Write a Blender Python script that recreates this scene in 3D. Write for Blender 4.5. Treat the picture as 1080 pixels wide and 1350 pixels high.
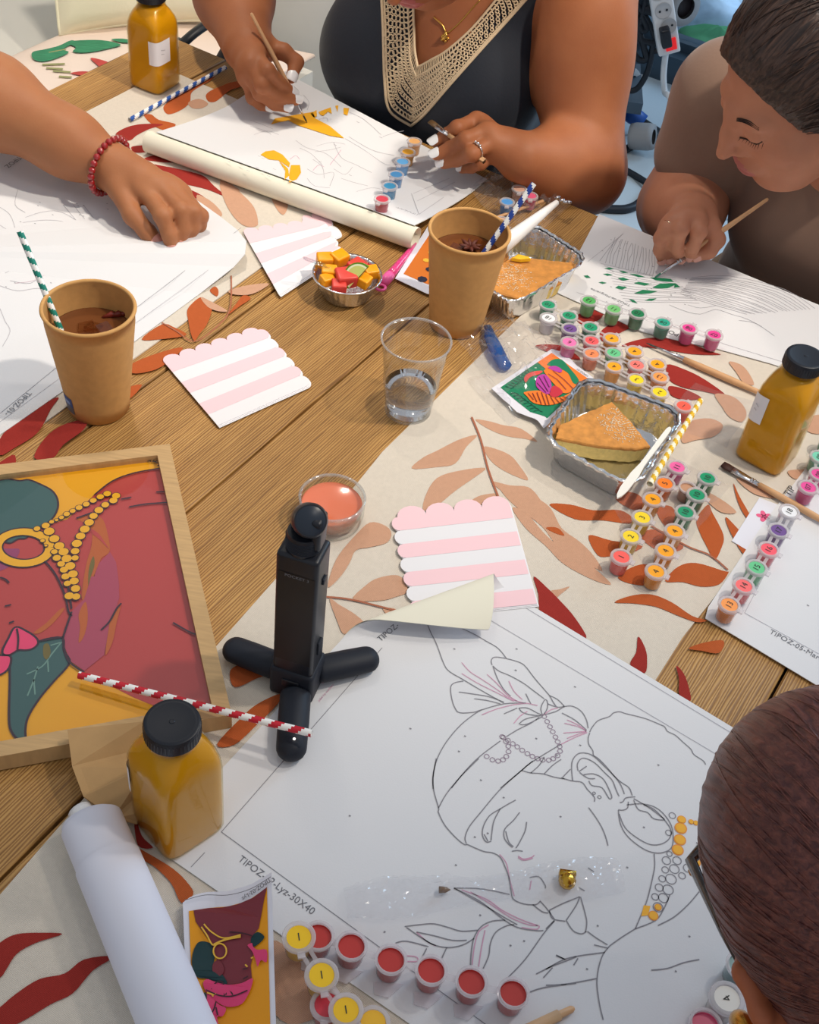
import bpy, bmesh, math, random
import numpy as np
from mathutils import Vector, Matrix, Quaternion, noise
from mathutils.geometry import tessellate_polygon
import openvdb

for o in list(bpy.data.objects):
    bpy.data.objects.remove(o)
SC = bpy.context.scene
COL = SC.collection
random.seed(7)
TZ = 0.75                       # height of the table top

# ------------------------------------------------------------------ camera
FPX, PITCH, ROLL, CAMH = 1635.6, math.radians(45.48), math.radians(7.892), 0.83526
FW = Vector((0, math.cos(PITCH), -math.sin(PITCH)))
_up = Vector((0, math.sin(PITCH), math.cos(PITCH)))
_rt = Vector((1, 0, 0))
RT = math.cos(ROLL) * _rt + math.sin(ROLL) * _up
UP = -math.sin(ROLL) * _rt + math.cos(ROLL) * _up
CAMP = Vector((0, 0, TZ + CAMH))
cd = bpy.data.cameras.new('camera')
cam = bpy.data.objects.new('camera', cd)
COL.objects.link(cam)
cd.sensor_fit = 'HORIZONTAL'
cd.sensor_width = 36.0
cd.lens = FPX / 1080 * 36.0
cd.clip_start = 0.02
m3 = Matrix((RT, UP, -FW)).transposed()
cam.matrix_world = Matrix.Translation(CAMP) @ m3.to_4x4()
SC.camera = cam

# ------------------------------------------------------------------ view and light
SC.view_settings.view_transform = 'Standard'
SC.view_settings.look = 'None'
SC.view_settings.gamma = 1.0
SC.view_settings.use_curve_mapping = False
SC.view_settings.exposure = 0.0

w = bpy.data.worlds.new('room_air')
SC.world = w
w.use_nodes = True
bg = w.node_tree.nodes['Background']
bg.inputs[0].default_value = (0.86, 0.92, 1.0, 1)
bg.inputs[1].default_value = 0.47

def lamp(name, loc, target, energy, size, color, kind='AREA', spread=180, spot=90, blend=.6, sy=None):
    l = bpy.data.lights.new(name, kind)
    l.energy = energy
    l.color = color
    if kind == 'AREA':
        l.shape = 'DISK' if sy is None else 'RECTANGLE'
        l.size = size
        if sy: l.size_y = sy
        l.spread = math.radians(spread)
    else:
        l.shadow_soft_size = size
        if kind == 'SPOT':
            l.spot_size = math.radians(spot)
            l.spot_blend = blend
    o = bpy.data.objects.new(name, l)
    COL.objects.link(o)
    o.location = loc
    d = Vector(target) - Vector(loc)
    o.rotation_euler = d.to_track_quat('-Z', 'Y').to_euler()
    return o

WARM = (1.0, 0.90, 0.76)
lamp('ceiling_spot_main', (0.95, 0.82, 2.65), (-0.28, 1.50, TZ), 124, .05, WARM, 'SPOT', spot=64, blend=1.0)
lamp('ceiling_spot_side', (1.15, 1.45, 2.65), (0.1, 1.25, TZ), 32, .07, (1.0, .93, .84), 'SPOT', spot=80, blend=.9)
lamp('ceiling_spot_front', (0.75, 0.15, 2.65), (-0.05, 0.5, TZ), 7, .07, (1.0, .95, .90), 'SPOT', spot=85, blend=.9)
lamp('added_corner_fill', (-0.45, 1.75, 2.65), (-0.7, 1.85, .8), 80, .06, WARM, 'SPOT', spot=90, blend=1.0)  # added fill, no known fixture: brightens the corner wall and far table end
lamp('window_daylight', (2.6, 3.6, 1.9), (0.5, 2.4, 0.2), 70, 1.2, (.62, .80, 1.0), sy=1.6)

# ------------------------------------------------------------------ helpers
def lin(c):
    return tuple((v / 255 / 12.92) if v / 255 <= .04045 else ((v / 255 + .055) / 1.055) ** 2.4 for v in c)

def P(px, py, z=0.0):
    """point of the ray through photo pixel (px, py) at height z over the table top"""
    d = FW + RT * ((px - 540) / FPX) - UP * ((py - 675) / FPX)
    t = (z - CAMH) / d.z
    return CAMP + d * t

def PD(px, py, y):
    """point of that ray at world depth y"""
    d = FW + RT * ((px - 540) / FPX) - UP * ((py - 675) / FPX)
    return CAMP + d * (y / d.y)

def T(ox, oy, s, txt):
    out = []
    for t in txt.split():
        a, b = t.split(',')
        out.append((ox + float(a) / s, oy + float(b) / s))
    return out

def cat(pts, closed=False, n=5):
    """Catmull-Rom through 2-D or 3-D points"""
    m = len(pts)
    if m < 3: return list(pts)
    out = []
    rng = range(m) if closed else range(m - 1)
    for i in rng:
        if closed:
            a, b, c, d = pts[i - 1], pts[i], pts[(i + 1) % m], pts[(i + 2) % m]
        else:
            a, b, c, d = pts[max(i - 1, 0)], pts[i], pts[i + 1], pts[min(i + 2, m - 1)]
        for k in range(n):
            t = k / n
            out.append(tuple(.5 * (2 * b[j] + (c[j] - a[j]) * t + (2 * a[j] - 5 * b[j] + 4 * c[j] - d[j]) * t * t
                                   + (3 * b[j] - a[j] - 3 * c[j] + d[j]) * t ** 3) for j in range(len(b))))
    if not closed: out.append(tuple(pts[-1]))
    return out

# ---- materials
MATS = {}
def mat(name, rgb=(200, 200, 200), rough=.55, metal=0, spec=.5, trans=0, ior=1.45, sss=0, coat=0, emit=0,
        noise_amt=0, noise_scale=40, bump=0, bump_scale=200, alpha=1, sheen=0, stretch=None):
    if name in MATS: return MATS[name]
    m = bpy.data.materials.new(name)
    m.use_nodes = True
    nt = m.node_tree
    b = nt.nodes['Principled BSDF']
    c = lin(rgb)
    b.inputs['Base Color'].default_value = (*c, 1)
    b.inputs['Roughness'].default_value = rough
    b.inputs['Metallic'].default_value = metal
    b.inputs['Specular IOR Level'].default_value = spec
    b.inputs['Transmission Weight'].default_value = trans
    b.inputs['IOR'].default_value = ior
    b.inputs['Subsurface Weight'].default_value = sss
    if sss: b.inputs['Subsurface Radius'].default_value = (.012, .005, .003)
    if sss: b.inputs['Subsurface Scale'].default_value = .6
    b.inputs['Coat Weight'].default_value = coat
    b.inputs['Coat Roughness'].default_value = .08
    b.inputs['Alpha'].default_value = alpha
    b.inputs['Sheen Weight'].default_value = sheen
    if emit:
        b.inputs['Emission Color'].default_value = (*c, 1)
        b.inputs['Emission Strength'].default_value = emit
    if noise_amt or bump:
        tc = nt.nodes.new('ShaderNodeTexCoord')
        mp = nt.nodes.new('ShaderNodeMapping')
        nt.links.new(tc.outputs['Object'], mp.inputs[0])
        if stretch: mp.inputs['Scale'].default_value = stretch
    if noise_amt:
        n = nt.nodes.new('ShaderNodeTexNoise')
        n.inputs['Scale'].default_value = noise_scale
        n.inputs['Detail'].default_value = 5
        nt.links.new(mp.outputs[0], n.inputs['Vector'])
        r = nt.nodes.new('ShaderNodeValToRGB')
        k = 1 - noise_amt
        r.color_ramp.elements[0].position = .3
        r.color_ramp.elements[1].position = .7
        r.color_ramp.elements[0].color = (c[0] * k, c[1] * k, c[2] * k, 1)
        r.color_ramp.elements[1].color = tuple(min(1, v * (1 + noise_amt * .6)) for v in c) + (1,)
        nt.links.new(n.outputs['Fac'], r.inputs[0])
        nt.links.new(r.outputs[0], b.inputs['Base Color'])
    if bump:
        n2 = nt.nodes.new('ShaderNodeTexNoise')
        n2.inputs['Scale'].default_value = bump_scale
        n2.inputs['Detail'].default_value = 3
        nt.links.new(mp.outputs[0], n2.inputs['Vector'])
        bp = nt.nodes.new('ShaderNodeBump')
        bp.inputs['Strength'].default_value = bump
        bp.inputs['Distance'].default_value = .002
        nt.links.new(n2.outputs['Fac'], bp.inputs['Height'])
        nt.links.new(bp.outputs[0], b.inputs['Normal'])
    MATS[name] = m
    return m

def film(name, tint=(245, 248, 250), gloss=.12, rough=.06, milk=0.0, milk_rgb=(255, 255, 255), ior=1.35):
    """thin clear plastic: see-through with a fresnel gloss, optionally a little milky"""
    if name in MATS: return MATS[name]
    m = bpy.data.materials.new(name)
    m.use_nodes = True
    nt = m.node_tree
    for n in list(nt.nodes):
        if n.type == 'BSDF_PRINCIPLED': nt.nodes.remove(n)
    out = [n for n in nt.nodes if n.type == 'OUTPUT_MATERIAL'][0]
    tr = nt.nodes.new('ShaderNodeBsdfTransparent')
    tr.inputs[0].default_value = (*lin(tint), 1)
    gl = nt.nodes.new('ShaderNodeBsdfGlossy')
    gl.inputs['Roughness'].default_value = rough
    lw = nt.nodes.new('ShaderNodeLayerWeight')
    lw.inputs[0].default_value = .5
    pw = nt.nodes.new('ShaderNodeMath'); pw.operation = 'POWER'; pw.inputs[1].default_value = 3.5
    nt.links.new(lw.outputs['Facing'], pw.inputs[0])
    ad = nt.nodes.new('ShaderNodeMath')
    ad.operation = 'MULTIPLY_ADD'
    ad.inputs[1].default_value = .55
    ad.inputs[2].default_value = gloss * .14
    nt.links.new(pw.outputs[0], ad.inputs[0])
    mx = nt.nodes.new('ShaderNodeMixShader')
    nt.links.new(ad.outputs[0], mx.inputs[0])
    src = tr.outputs[0]
    if milk:
        df = nt.nodes.new('ShaderNodeBsdfDiffuse')
        df.inputs[0].default_value = (*lin(milk_rgb), 1)
        tl = nt.nodes.new('ShaderNodeBsdfTranslucent')
        tl.inputs[0].default_value = (*lin(milk_rgb), 1)
        m1 = nt.nodes.new('ShaderNodeMixShader')
        m1.inputs[0].default_value = .4
        nt.links.new(df.outputs[0], m1.inputs[1]); nt.links.new(tl.outputs[0], m1.inputs[2])
        m0 = nt.nodes.new('ShaderNodeMixShader')
        m0.inputs[0].default_value = milk
        nt.links.new(src, m0.inputs[1]); nt.links.new(m1.outputs[0], m0.inputs[2])
        src = m0.outputs[0]
    nt.links.new(src, mx.inputs[1])
    nt.links.new(gl.outputs[0], mx.inputs[2])
    nt.links.new(mx.outputs[0], out.inputs[0])
    MATS[name] = m
    return m

# ---- mesh builder
_TXT = {}
class MB:
    def __init__(s):
        s.v, s.f, s.m, s.mats = [], [], [], []
    def mi(s, m):
        if m not in s.mats: s.mats.append(m)
        return s.mats.index(m)
    def add(s, vs, fs, m):
        k = len(s.v); i = s.mi(m)
        s.v += [tuple(p) for p in vs]
        for f in fs:
            s.f.append([a + k for a in f]); s.m.append(i)
    def poly(s, pts, m, down=False):
        pts = [Vector(p) for p in pts]
        tris = tessellate_polygon([[Vector((p.x, p.y, 0)) for p in pts]])
        fs = []
        for a, b, c in tris:
            n = (pts[b] - pts[a]).cross(pts[c] - pts[a]).z
            if (n < 0) != down: a, c = c, a
            fs.append((a, b, c))
        s.add(pts, fs, m)
    def slab(s, pts, th, m, m_side=None):
        """polygon extruded downward by th"""
        pts = [Vector(p) for p in pts]
        s.poly(pts, m)
        lo = [p - Vector((0, 0, th)) for p in pts]
        s.poly(lo, m_side or m, down=True)
        n = len(pts)
        area = sum(pts[i].x * pts[(i + 1) % n].y - pts[(i + 1) % n].x * pts[i].y for i in range(n))
        fs = []
        for i in range(n):
            j = (i + 1) % n
            fs.append((i, n + i, n + j, j) if area > 0 else (j, n + j, n + i, i))
        s.add(pts + lo, fs, m_side or m)
    def ribbon(s, pts, w, m, up=Vector((0, 0, 1))):
        pts = [Vector(p) for p in pts]
        L = []
        n = len(pts)
        for i in range(n):
            d = (pts[min(i + 1, n - 1)] - pts[max(i - 1, 0)])
            if d.length < 1e-9: d = Vector((1, 0, 0))
            sd = up.cross(d).normalized() * (w / 2)
            L += [pts[i] + sd, pts[i] - sd]
        s.add(L, [(2 * i, 2 * i + 1, 2 * i + 3, 2 * i + 2) for i in range(n - 1)], m)
    def disc(s, c, rx, m, ry=None, n=16, ax=Vector((1, 0, 0)), ay=Vector((0, 1, 0))):
        ry = ry or rx
        c = Vector(c)
        vs = [c + ax * rx * math.cos(2 * math.pi * i / n) + ay * ry * math.sin(2 * math.pi * i / n) for i in range(n)]
        s.add(vs, [tuple(range(n))], m)
    def ring(s, c, r, w, m, n=14):
        c = Vector(c)
        vs = []
        for i in range(n):
            a = 2 * math.pi * i / n
            d = Vector((math.cos(a), math.sin(a), 0))
            vs += [c + d * r, c + d * (r - w)]
        s.add(vs, [(2 * i, 2 * ((i + 1) % n), 2 * ((i + 1) % n) + 1, 2 * i + 1) for i in range(n)], m)
    def box(s, c, size, m, rot=None, bev=0):
        x, y, z = [a / 2 for a in size]
        vs = [Vector((i * x, j * y, k * z)) for i in (-1, 1) for j in (-1, 1) for k in (-1, 1)]
        if rot is not None: vs = [rot @ p for p in vs]
        vs = [p + Vector(c) for p in vs]
        s.add(vs, [(0, 1, 3, 2), (4, 6, 7, 5), (0, 4, 5, 1), (2, 3, 7, 6), (0, 2, 6, 4), (1, 5, 7, 3)], m)
    def tube(s, pts, r, m, n=10, cap=True, flat=1.0, closed=False, mfun=None):
        """round tube through 3-D points; r a number or list"""
        pts = [Vector(p) for p in pts]
        k = len(pts)
        rs = r if isinstance(r, (list, tuple)) else [r] * k
        t0 = (pts[1] - pts[0]).normalized()
        ref = Vector((0, 0, 1)) if abs(t0.z) < .9 else Vector((1, 0, 0))
        u = (ref - t0 * ref.dot(t0)).normalized()
        vs = []
        for i in range(k):
            if closed: t = (pts[(i + 1) % k] - pts[i - 1]).normalized()
            else: t = (pts[min(i + 1, k - 1)] - pts[max(i - 1, 0)]).normalized()
            u = (u - t * u.dot(t)).normalized()
            wv = t.cross(u)
            for j in range(n):
                a = 2 * math.pi * j / n
                vs.append(pts[i] + (u * math.cos(a) * flat + wv * math.sin(a)) * rs[i])
        base = len(s.v)
        s.v += [tuple(p) for p in vs]
        for i in range(k if closed else k - 1):
            i2 = (i + 1) % k
            for j in range(n):
                j2 = (j + 1) % n
                s.f.append([base + i * n + j, base + i * n + j2, base + i2 * n + j2, base + i2 * n + j])
                s.m.append(s.mi(mfun(i, j) if mfun else m))
        if cap and not closed:
            s.f.append([base + j for j in range(n)][::-1]); s.m.append(s.mi(m))
            s.f.append([base + (k - 1) * n + j for j in range(n)]); s.m.append(s.mi(m))
    def lathe(s, prof, m, c=(0, 0, 0), n=40, mfun=None, axis=None):
        """profile of (radius, height) spun about the vertical (or about a rotation matrix)"""
        c = Vector(c)
        vs = []
        for r, z in prof:
            for j in range(n):
                a = 2 * math.pi * j / n
                p = Vector((r * math.cos(a), r * math.sin(a), z))
                if axis is not None: p = axis @ p
                vs.append(p + c)
        base = len(s.v)
        s.v += [tuple(p) for p in vs]
        for i in range(len(prof) - 1):
            for j in range(n):
                j2 = (j + 1) % n
                s.f.append([base + i * n + j, base + i * n + j2, base + (i + 1) * n + j2, base + (i + 1) * n + j])
                s.m.append(s.mi(mfun(i, j) if mfun else m))
    def sphere(s, c, r, m, n=12, sc=(1, 1, 1), rot=None):
        vs, fs = [], []
        k = n // 2
        for i in range(k + 1):
            th = math.pi * i / k
            for j in range(n):
                a = 2 * math.pi * j / n
                p = Vector((sc[0] * math.sin(th) * math.cos(a), sc[1] * math.sin(th) * math.sin(a), sc[2] * math.cos(th))) * r
                if rot is not None: p = rot @ p
                vs.append(p + Vector(c))
        for i in range(k):
            for j in range(n):
                j2 = (j + 1) % n
                fs.append((i * n + j, (i + 1) * n + j, (i + 1) * n + j2, i * n + j2))
        s.add(vs, fs, m)
    def grid(s, fn, nu, nv, m, mfun=None):
        base = len(s.v)
        for i in range(nu + 1):
            for j in range(nv + 1):
                s.v.append(tuple(fn(i / nu, j / nv)))
        for i in range(nu):
            for j in range(nv):
                a = base + i * (nv + 1) + j
                s.f.append([a, a + nv + 1, a + nv + 2, a + 1])
                s.m.append(s.mi(mfun(i / nu, j / nv) if mfun else m))
    def text(s, txt, at, ux, uy, size, m, align='LEFT', lift=None):
        key = (txt, align)
        if key not in _TXT:
            cu = bpy.data.curves.new('t', 'FONT')
            cu.body = txt; cu.align_x = align; cu.size = 1; cu.resolution_u = 3
            to = bpy.data.objects.new('t', cu)
            COL.objects.link(to)
            dg = bpy.context.evaluated_depsgraph_get()
            me = to.evaluated_get(dg).to_mesh()
            _TXT[key] = ([v.co.copy() for v in me.vertices], [tuple(p.vertices) for p in me.polygons])
            to.evaluated_get(dg).to_mesh_clear()
            bpy.data.objects.remove(to); bpy.data.curves.remove(cu)
        vs, fs = _TXT[key]
        ux, uy = Vector(ux).normalized(), Vector(uy).normalized()
        out = [Vector(at) + ux * p.x * size + uy * p.y * size for p in vs]
        if lift: out = [lift(p) for p in out]
        s.add(out, fs, m)
    def build(s, name, parent=None, smooth=False, origin=None, angle=None):
        me = bpy.data.meshes.new(name)
        org = Vector(origin) if origin is not None else (Vector(s.v[0]) * 0)
        me.from_pydata([Vector(p) - org for p in s.v], [], s.f)
        for m in s.mats: me.materials.append(m)
        me.polygons.foreach_set('material_index', s.m)
        if smooth:
            me.polygons.foreach_set('use_smooth', [True] * len(s.f))
            if angle: 
                me.set_sharp_from_angle(angle=math.radians(angle))
        me.update()
        o = bpy.data.objects.new(name, me)
        COL.objects.link(o)
        o.location = org
        if parent is not None:
            o.parent = parent
            o.location = org - Vector(parent.location)
        return o

def tag(o, label, cat_, group=None, kind=None):
    o['label'] = label; o['category'] = cat_
    if group: o['group'] = group
    if kind: o['kind'] = kind
    return o

def structure(o):
    o['kind'] = 'structure'
    return o

def thing(name, loc, label, cat_, group=None):
    o = bpy.data.objects.new(name, None)
    o.empty_display_size = .02
    COL.objects.link(o)
    o.location = loc
    return tag(o, label, cat_, group)

def clone(root, loc=None, rot=None, label=None):
    r = root.copy(); COL.objects.link(r)
    if loc is not None: r.location = loc
    if rot is not None: r.rotation_euler = rot
    if label: r['label'] = label
    for ch in list(root.children):
        c = ch.copy(); COL.objects.link(c); c.parent = r
        for g in list(ch.children):
            d = g.copy(); COL.objects.link(d); d.parent = c
    return r

Z3 = Vector((0, 0, 1))
AX = math.radians(62.5)                                   # direction of the planks
SD = Vector((math.cos(AX), math.sin(AX), 0))              # along the table
TD = Vector((math.sin(AX), -math.cos(AX), 0))             # across it
def TB(s, t, z=0.0):
    return SD * s + TD * t + Vector((0, 0, TZ + z))
# ================================================================== the room
def tile_mat():
    m = bpy.data.materials.new('floor_tiles'); m.use_nodes = True
    nt = m.node_tree; b = nt.nodes['Principled BSDF']
    tc = nt.nodes.new('ShaderNodeTexCoord')
    mp = nt.nodes.new('ShaderNodeMapping'); mp.inputs['Rotation'].default_value = (0, 0, math.radians(-27))
    br = nt.nodes.new('ShaderNodeTexBrick')
    br.offset = 0
    br.inputs['Color1'].default_value = (*lin((196, 208, 216)), 1)
    br.inputs['Color2'].default_value = (*lin((188, 202, 212)), 1)
    br.inputs['Mortar'].default_value = (*lin((138, 150, 160)), 1)
    br.inputs['Scale'].default_value = 1
    br.inputs['Mortar Size'].default_value = .004
    br.inputs['Brick Width'].default_value = .42
    br.inputs['Row Height'].default_value = .42
    nt.links.new(tc.outputs['Object'], mp.inputs[0]); nt.links.new(mp.outputs[0], br.inputs[0])
    nt.links.new(br.outputs['Color'], b.inputs['Base Color'])
    b.inputs['Roughness'].default_value = .3
    return m

WHITE_WALL = mat('white_wall_paint', (226, 226, 224), .8, noise_amt=.03, noise_scale=6, bump=.1, bump_scale=90)
fl = MB(); fl.slab([(-3, -2.5, 0), (5, -2.5, 0), (5, 6, 0), (-3, 6, 0)], .1, tile_mat())
structure(fl.build('floor'))
# white walls in the far left corner: one along the bench, one across its end
def wallslab(mb, a, b, z0, z1, th, m, out):
    o = Vector(out) * th
    a0, b0 = Vector((a.x, a.y, z0)), Vector((b.x, b.y, z0))
    a1, b1 = Vector((a.x, a.y, z1)), Vector((b.x, b.y, z1))
    mb.add([a0, b0, b1, a1, a0 + o, b0 + o, b1 + o, a1 + o],
           [(0, 1, 2, 3), (4, 7, 6, 5), (0, 4, 5, 1), (3, 2, 6, 7), (0, 3, 7, 4), (1, 5, 6, 2)], m)
_d = FW + RT * ((45 - 540) / FPX) - UP * ((40 - 675) / FPX)
S_WALL = 2.02
T_WALL = (CAMP + _d * ((S_WALL - CAMP.dot(SD)) / _d.dot(SD))).dot(TD)
wl = MB(); wallslab(wl, TB(-2.6, T_WALL), TB(S_WALL, T_WALL), 0, 2.75, .12, WHITE_WALL, -TD)
structure(wl.build('wall_left'))
wl = MB(); wallslab(wl, TB(S_WALL, T_WALL - .12), TB(S_WALL, -1.20), 0, 2.75, .12, WHITE_WALL, SD)
structure(wl.build('wall_back'))

# glazed back wall (right of the women): dark rail along the floor, glass above, pale street outside
RAIL = mat('dark_grey_aluminium', (62, 78, 92), .4, .3)
WS = 2.62                                    # distance of the back wall along the table
rail = MB()
ra, rb = P(790, 78, -TZ), P(960, 138, -TZ)
rd = (rb - ra).normalized(); rn = Vector((-rd.y, rd.x, 0))
if rn.y < 0: rn = -rn
R0 = ra - rd * 3.2
R1 = rb + rd * 2.5
wallslab(rail, R0, R1, 0, .075, .16, RAIL, rn)
wallslab(rail, R0 + rn * .05, R1 + rn * .05, .075, .10, .05, RAIL, rn)
for k in (0, .33, .66, 1):
    c = R0.lerp(R1, k)
    rail.box(c + rn * .06 + Vector((0, 0, 1.3)), (.07, .07, 2.5), RAIL)
wallslab(rail, R0 + rn * .04, R1 + rn * .04, 2.5, 2.6, .07, RAIL, rn)
structure(rail.build('window_1'))
gl = MB()
wallslab(gl, R0 + rn * .07, R1 + rn * .07, .10, 2.5, .006, film('window_pane_glass', (236, 244, 248), .2, .02), rn)
structure(gl.build('window_2'))
out_m = mat('pale_pavement', (206, 214, 222), .8, noise_amt=.12, noise_scale=3)
pv = MB()
wallslab(pv, R0 + rn * .17, R1 + rn * .17, -.02, .02, 2.2, out_m, rn)
structure(pv.build('pavement'))

# ================================================================== the table
def wood_mat():
    m = bpy.data.materials.new('brushed_oak'); m.use_nodes = True
    nt = m.node_tree; b = nt.nodes['Principled BSDF']
    L = nt.links.new
    tc = nt.nodes.new('ShaderNodeTexCoord')
    mp = nt.nodes.new('ShaderNodeMapping')           # object x runs along the planks
    mp.inputs['Scale'].default_value = (1.1, 60, 1)
    L(tc.outputs['Object'], mp.inputs[0])
    n1 = nt.nodes.new('ShaderNodeTexNoise'); n1.inputs['Scale'].default_value = 5; n1.inputs['Detail'].default_value = 5
    n1.inputs['Roughness'].default_value = .65
    L(mp.outputs[0], n1.inputs['Vector'])
    # regular brushed lines
    mp2 = nt.nodes.new('ShaderNodeMapping'); mp2.inputs['Scale'].default_value = (.06, 1, 1)
    L(tc.outputs['Object'], mp2.inputs[0])
    wv = nt.nodes.new('ShaderNodeTexWave'); wv.wave_type = 'BANDS'; wv.bands_direction = 'Y'
    wv.inputs['Scale'].default_value = 120; wv.inputs['Distortion'].default_value = 7
    wv.inputs['Detail'].default_value = 3; wv.inputs['Detail Scale'].default_value = 1.6
    L(mp2.outputs[0], wv.inputs['Vector'])
    mp3 = nt.nodes.new('ShaderNodeMapping'); mp3.inputs['Scale'].default_value = (1.4, 9, 1)
    L(tc.outputs['Object'], mp3.inputs[0])
    n3 = nt.nodes.new('ShaderNodeTexNoise'); n3.inputs['Scale'].default_value = 2.2; n3.inputs['Detail'].default_value = 3
    L(mp3.outputs[0], n3.inputs['Vector'])
    mx = nt.nodes.new('ShaderNodeMath'); mx.operation = 'MULTIPLY_ADD'; mx.inputs[1].default_value = .5
    L(wv.outputs['Fac'], mx.inputs[0])
    m2 = nt.nodes.new('ShaderNodeMath'); m2.operation = 'MULTIPLY'; m2.inputs[1].default_value = .5
    L(n1.outputs['Fac'], m2.inputs[0]); L(m2.outputs[0], mx.inputs[2])
    r = nt.nodes.new('ShaderNodeValToRGB')
    e = r.color_ramp.elements
    e[0].position = .12; e[0].color = (*lin((120, 82, 40)), 1)
    e[1].position = .78; e[1].color = (*lin((200, 155, 90)), 1)
    k = e.new(.42); k.color = (*lin((168, 122, 64)), 1)
    L(mx.outputs[0], r.inputs[0])
    hs = nt.nodes.new('ShaderNodeMix'); hs.data_type = 'RGBA'; hs.blend_type = 'MULTIPLY'; hs.inputs[0].default_value = .8
    r2 = nt.nodes.new('ShaderNodeValToRGB')
    r2.color_ramp.elements[0].position = .3; r2.color_ramp.elements[0].color = (.70, .66, .62, 1)
    r2.color_ramp.elements[1].position = .65; r2.color_ramp.elements[1].color = (1, 1, 1, 1)
    L(n3.outputs['Fac'], r2.inputs[0]); L(r.outputs[0], hs.inputs[6]); L(r2.outputs[0], hs.inputs[7])
    L(hs.outputs[2], b.inputs['Base Color'])
    b.inputs['Roughness'].default_value = .5
    bp = nt.nodes.new('ShaderNodeBump'); bp.inputs['Strength'].default_value = .35; bp.inputs['Distance'].default_value = .0012
    L(mx.outputs[0], bp.inputs['Height']); L(bp.outputs[0], b.inputs['Normal'])
    return m
WOOD = wood_mat()
table = thing('dining_table', TB(.4, -.55) - Vector((0, 0, TZ)), 'long oak plank table covered with papers, drinks and paint pots', 'table')
table.rotation_euler = (0, 0, AX)
S_END, S_NEAR, T_L, T_R = 1.315, -.75, -1.19, .115
tt = MB()
edges = [T_L, -1.075, -.955, -.83, -.69, -.542, -.41, -.27, -.14, -.015, T_R]
DARK_GAP = mat('dark_joint', (58, 36, 18), .9)
def local(s, t, z):                                       # table frame (x along planks, y to the left)
    return Vector((s - .4, -(t + .55), z))
tt.box(local((S_END + S_NEAR) / 2, (T_L + T_R) / 2, TZ - .026), (S_END - S_NEAR - .004, T_R - T_L - .004, .03), DARK_GAP)
for i in range(len(edges) - 1):
    g = .0012
    a, b_ = edges[i] + g, edges[i + 1] - g
    x0, x1 = S_NEAR - .4, S_END - .4
    y0, y1 = -(b_ + .55), -(a + .55)
    c = .0015
    z = TZ
    prof = [(y0, z - .04), (y0, z - c), (y0 + c, z), (y1 - c, z), (y1, z - c), (y1, z - .04)]
    vs = [Vector((x0, y, q)) for y, q in prof] + [Vector((x1, y, q)) for y, q in prof]
    tt.add(vs, [(k, k + 1, k + 7, k + 6)[::-1] for k in range(5)] + [(0, 1, 2, 3, 4, 5), (11, 10, 9, 8, 7, 6)], WOOD)
o = tt.build('tabletop'); o.parent = table
for s_, t_ in ((S_END - .12, T_L + .1), (S_END - .12, T_R - .1), (S_NEAR + .1, T_L + .1), (S_NEAR + .1, T_R - .1)):
    lg = MB(); c = local(s_, t_, 0)
    lg.box(c + Vector((0, 0, .355)), (.07, .07, .71), WOOD)
    o = lg.build('leg'); o.parent = table

# ================================================================== the two printed runners
def cloth_mat(name, rgb):
    m = bpy.data.materials.new(name); m.use_nodes = True
    nt = m.node_tree; b = nt.nodes['Principled BSDF']; L = nt.links.new
    tc = nt.nodes.new('ShaderNodeTexCoord')
    mp = nt.nodes.new('ShaderNodeMapping'); mp.inputs['Rotation'].default_value = (0, 0, -AX)
    L(tc.outputs['Object'], mp.inputs[0])
    hs = []
    for d, q in (('X', 300), ('Y', 330)):
        wv = nt.nodes.new('ShaderNodeTexWave'); wv.bands_direction = d
        wv.inputs['Scale'].default_value = q; wv.inputs['Distortion'].default_value = 1.5
        wv.inputs['Detail Scale'].default_value = 2
        L(mp.outputs[0], wv.inputs['Vector']); hs.append(wv)
    ad = nt.nodes.new('ShaderNodeMath'); ad.operation = 'ADD'
    L(hs[0].outputs['Fac'], ad.inputs[0]); L(hs[1].outputs['Fac'], ad.inputs[1])
    n = nt.nodes.new('ShaderNodeTexNoise'); n.inputs['Scale'].default_value = 260; n.inputs['Detail'].default_value = 4
    L(tc.outputs['Object'], n.inputs['Vector'])
    ad2 = nt.nodes.new('ShaderNodeMath'); ad2.operation = 'ADD'
    L(ad.outputs[0], ad2.inputs[0]); L(n.outputs['Fac'], ad2.inputs[1])
    r = nt.nodes.new('ShaderNodeMapRange'); r.inputs[1].default_value = .6; r.inputs[2].default_value = 2.3
    r.inputs[3].default_value = .80; r.inputs[4].default_value = 1.08
    L(ad2.outputs[0], r.inputs[0])
    mx = nt.nodes.new('ShaderNodeMix'); mx.data_type = 'RGBA'; mx.blend_type = 'MULTIPLY'; mx.inputs[0].default_value = 1
    mx.inputs[6].default_value = (*lin(rgb), 1)
    L(r.outputs[0], mx.inputs[7]); L(mx.outputs[2], b.inputs['Base Color'])
    b.inputs['Roughness'].default_value = .9; b.inputs['Specular IOR Level'].default_value = .15
    bp = nt.nodes.new('ShaderNodeBump'); bp.inputs['Strength'].default_value = .3; bp.inputs['Distance'].default_value = .0006
    L(ad2.outputs[0], bp.inputs['Height']); L(bp.outputs[0], b.inputs['Normal'])
    return m
CREAM = cloth_mat('cream_linen', (222, 212, 198))
C_RED = cloth_mat('dark_red_print', (160, 52, 46)); C_RUST = cloth_mat('rust_print', (188, 94, 50)); C_TAN = cloth_mat('tan_print', (208, 162, 134))
C_STEM = cloth_mat('brown_stem_print', (176, 110, 84))
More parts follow.
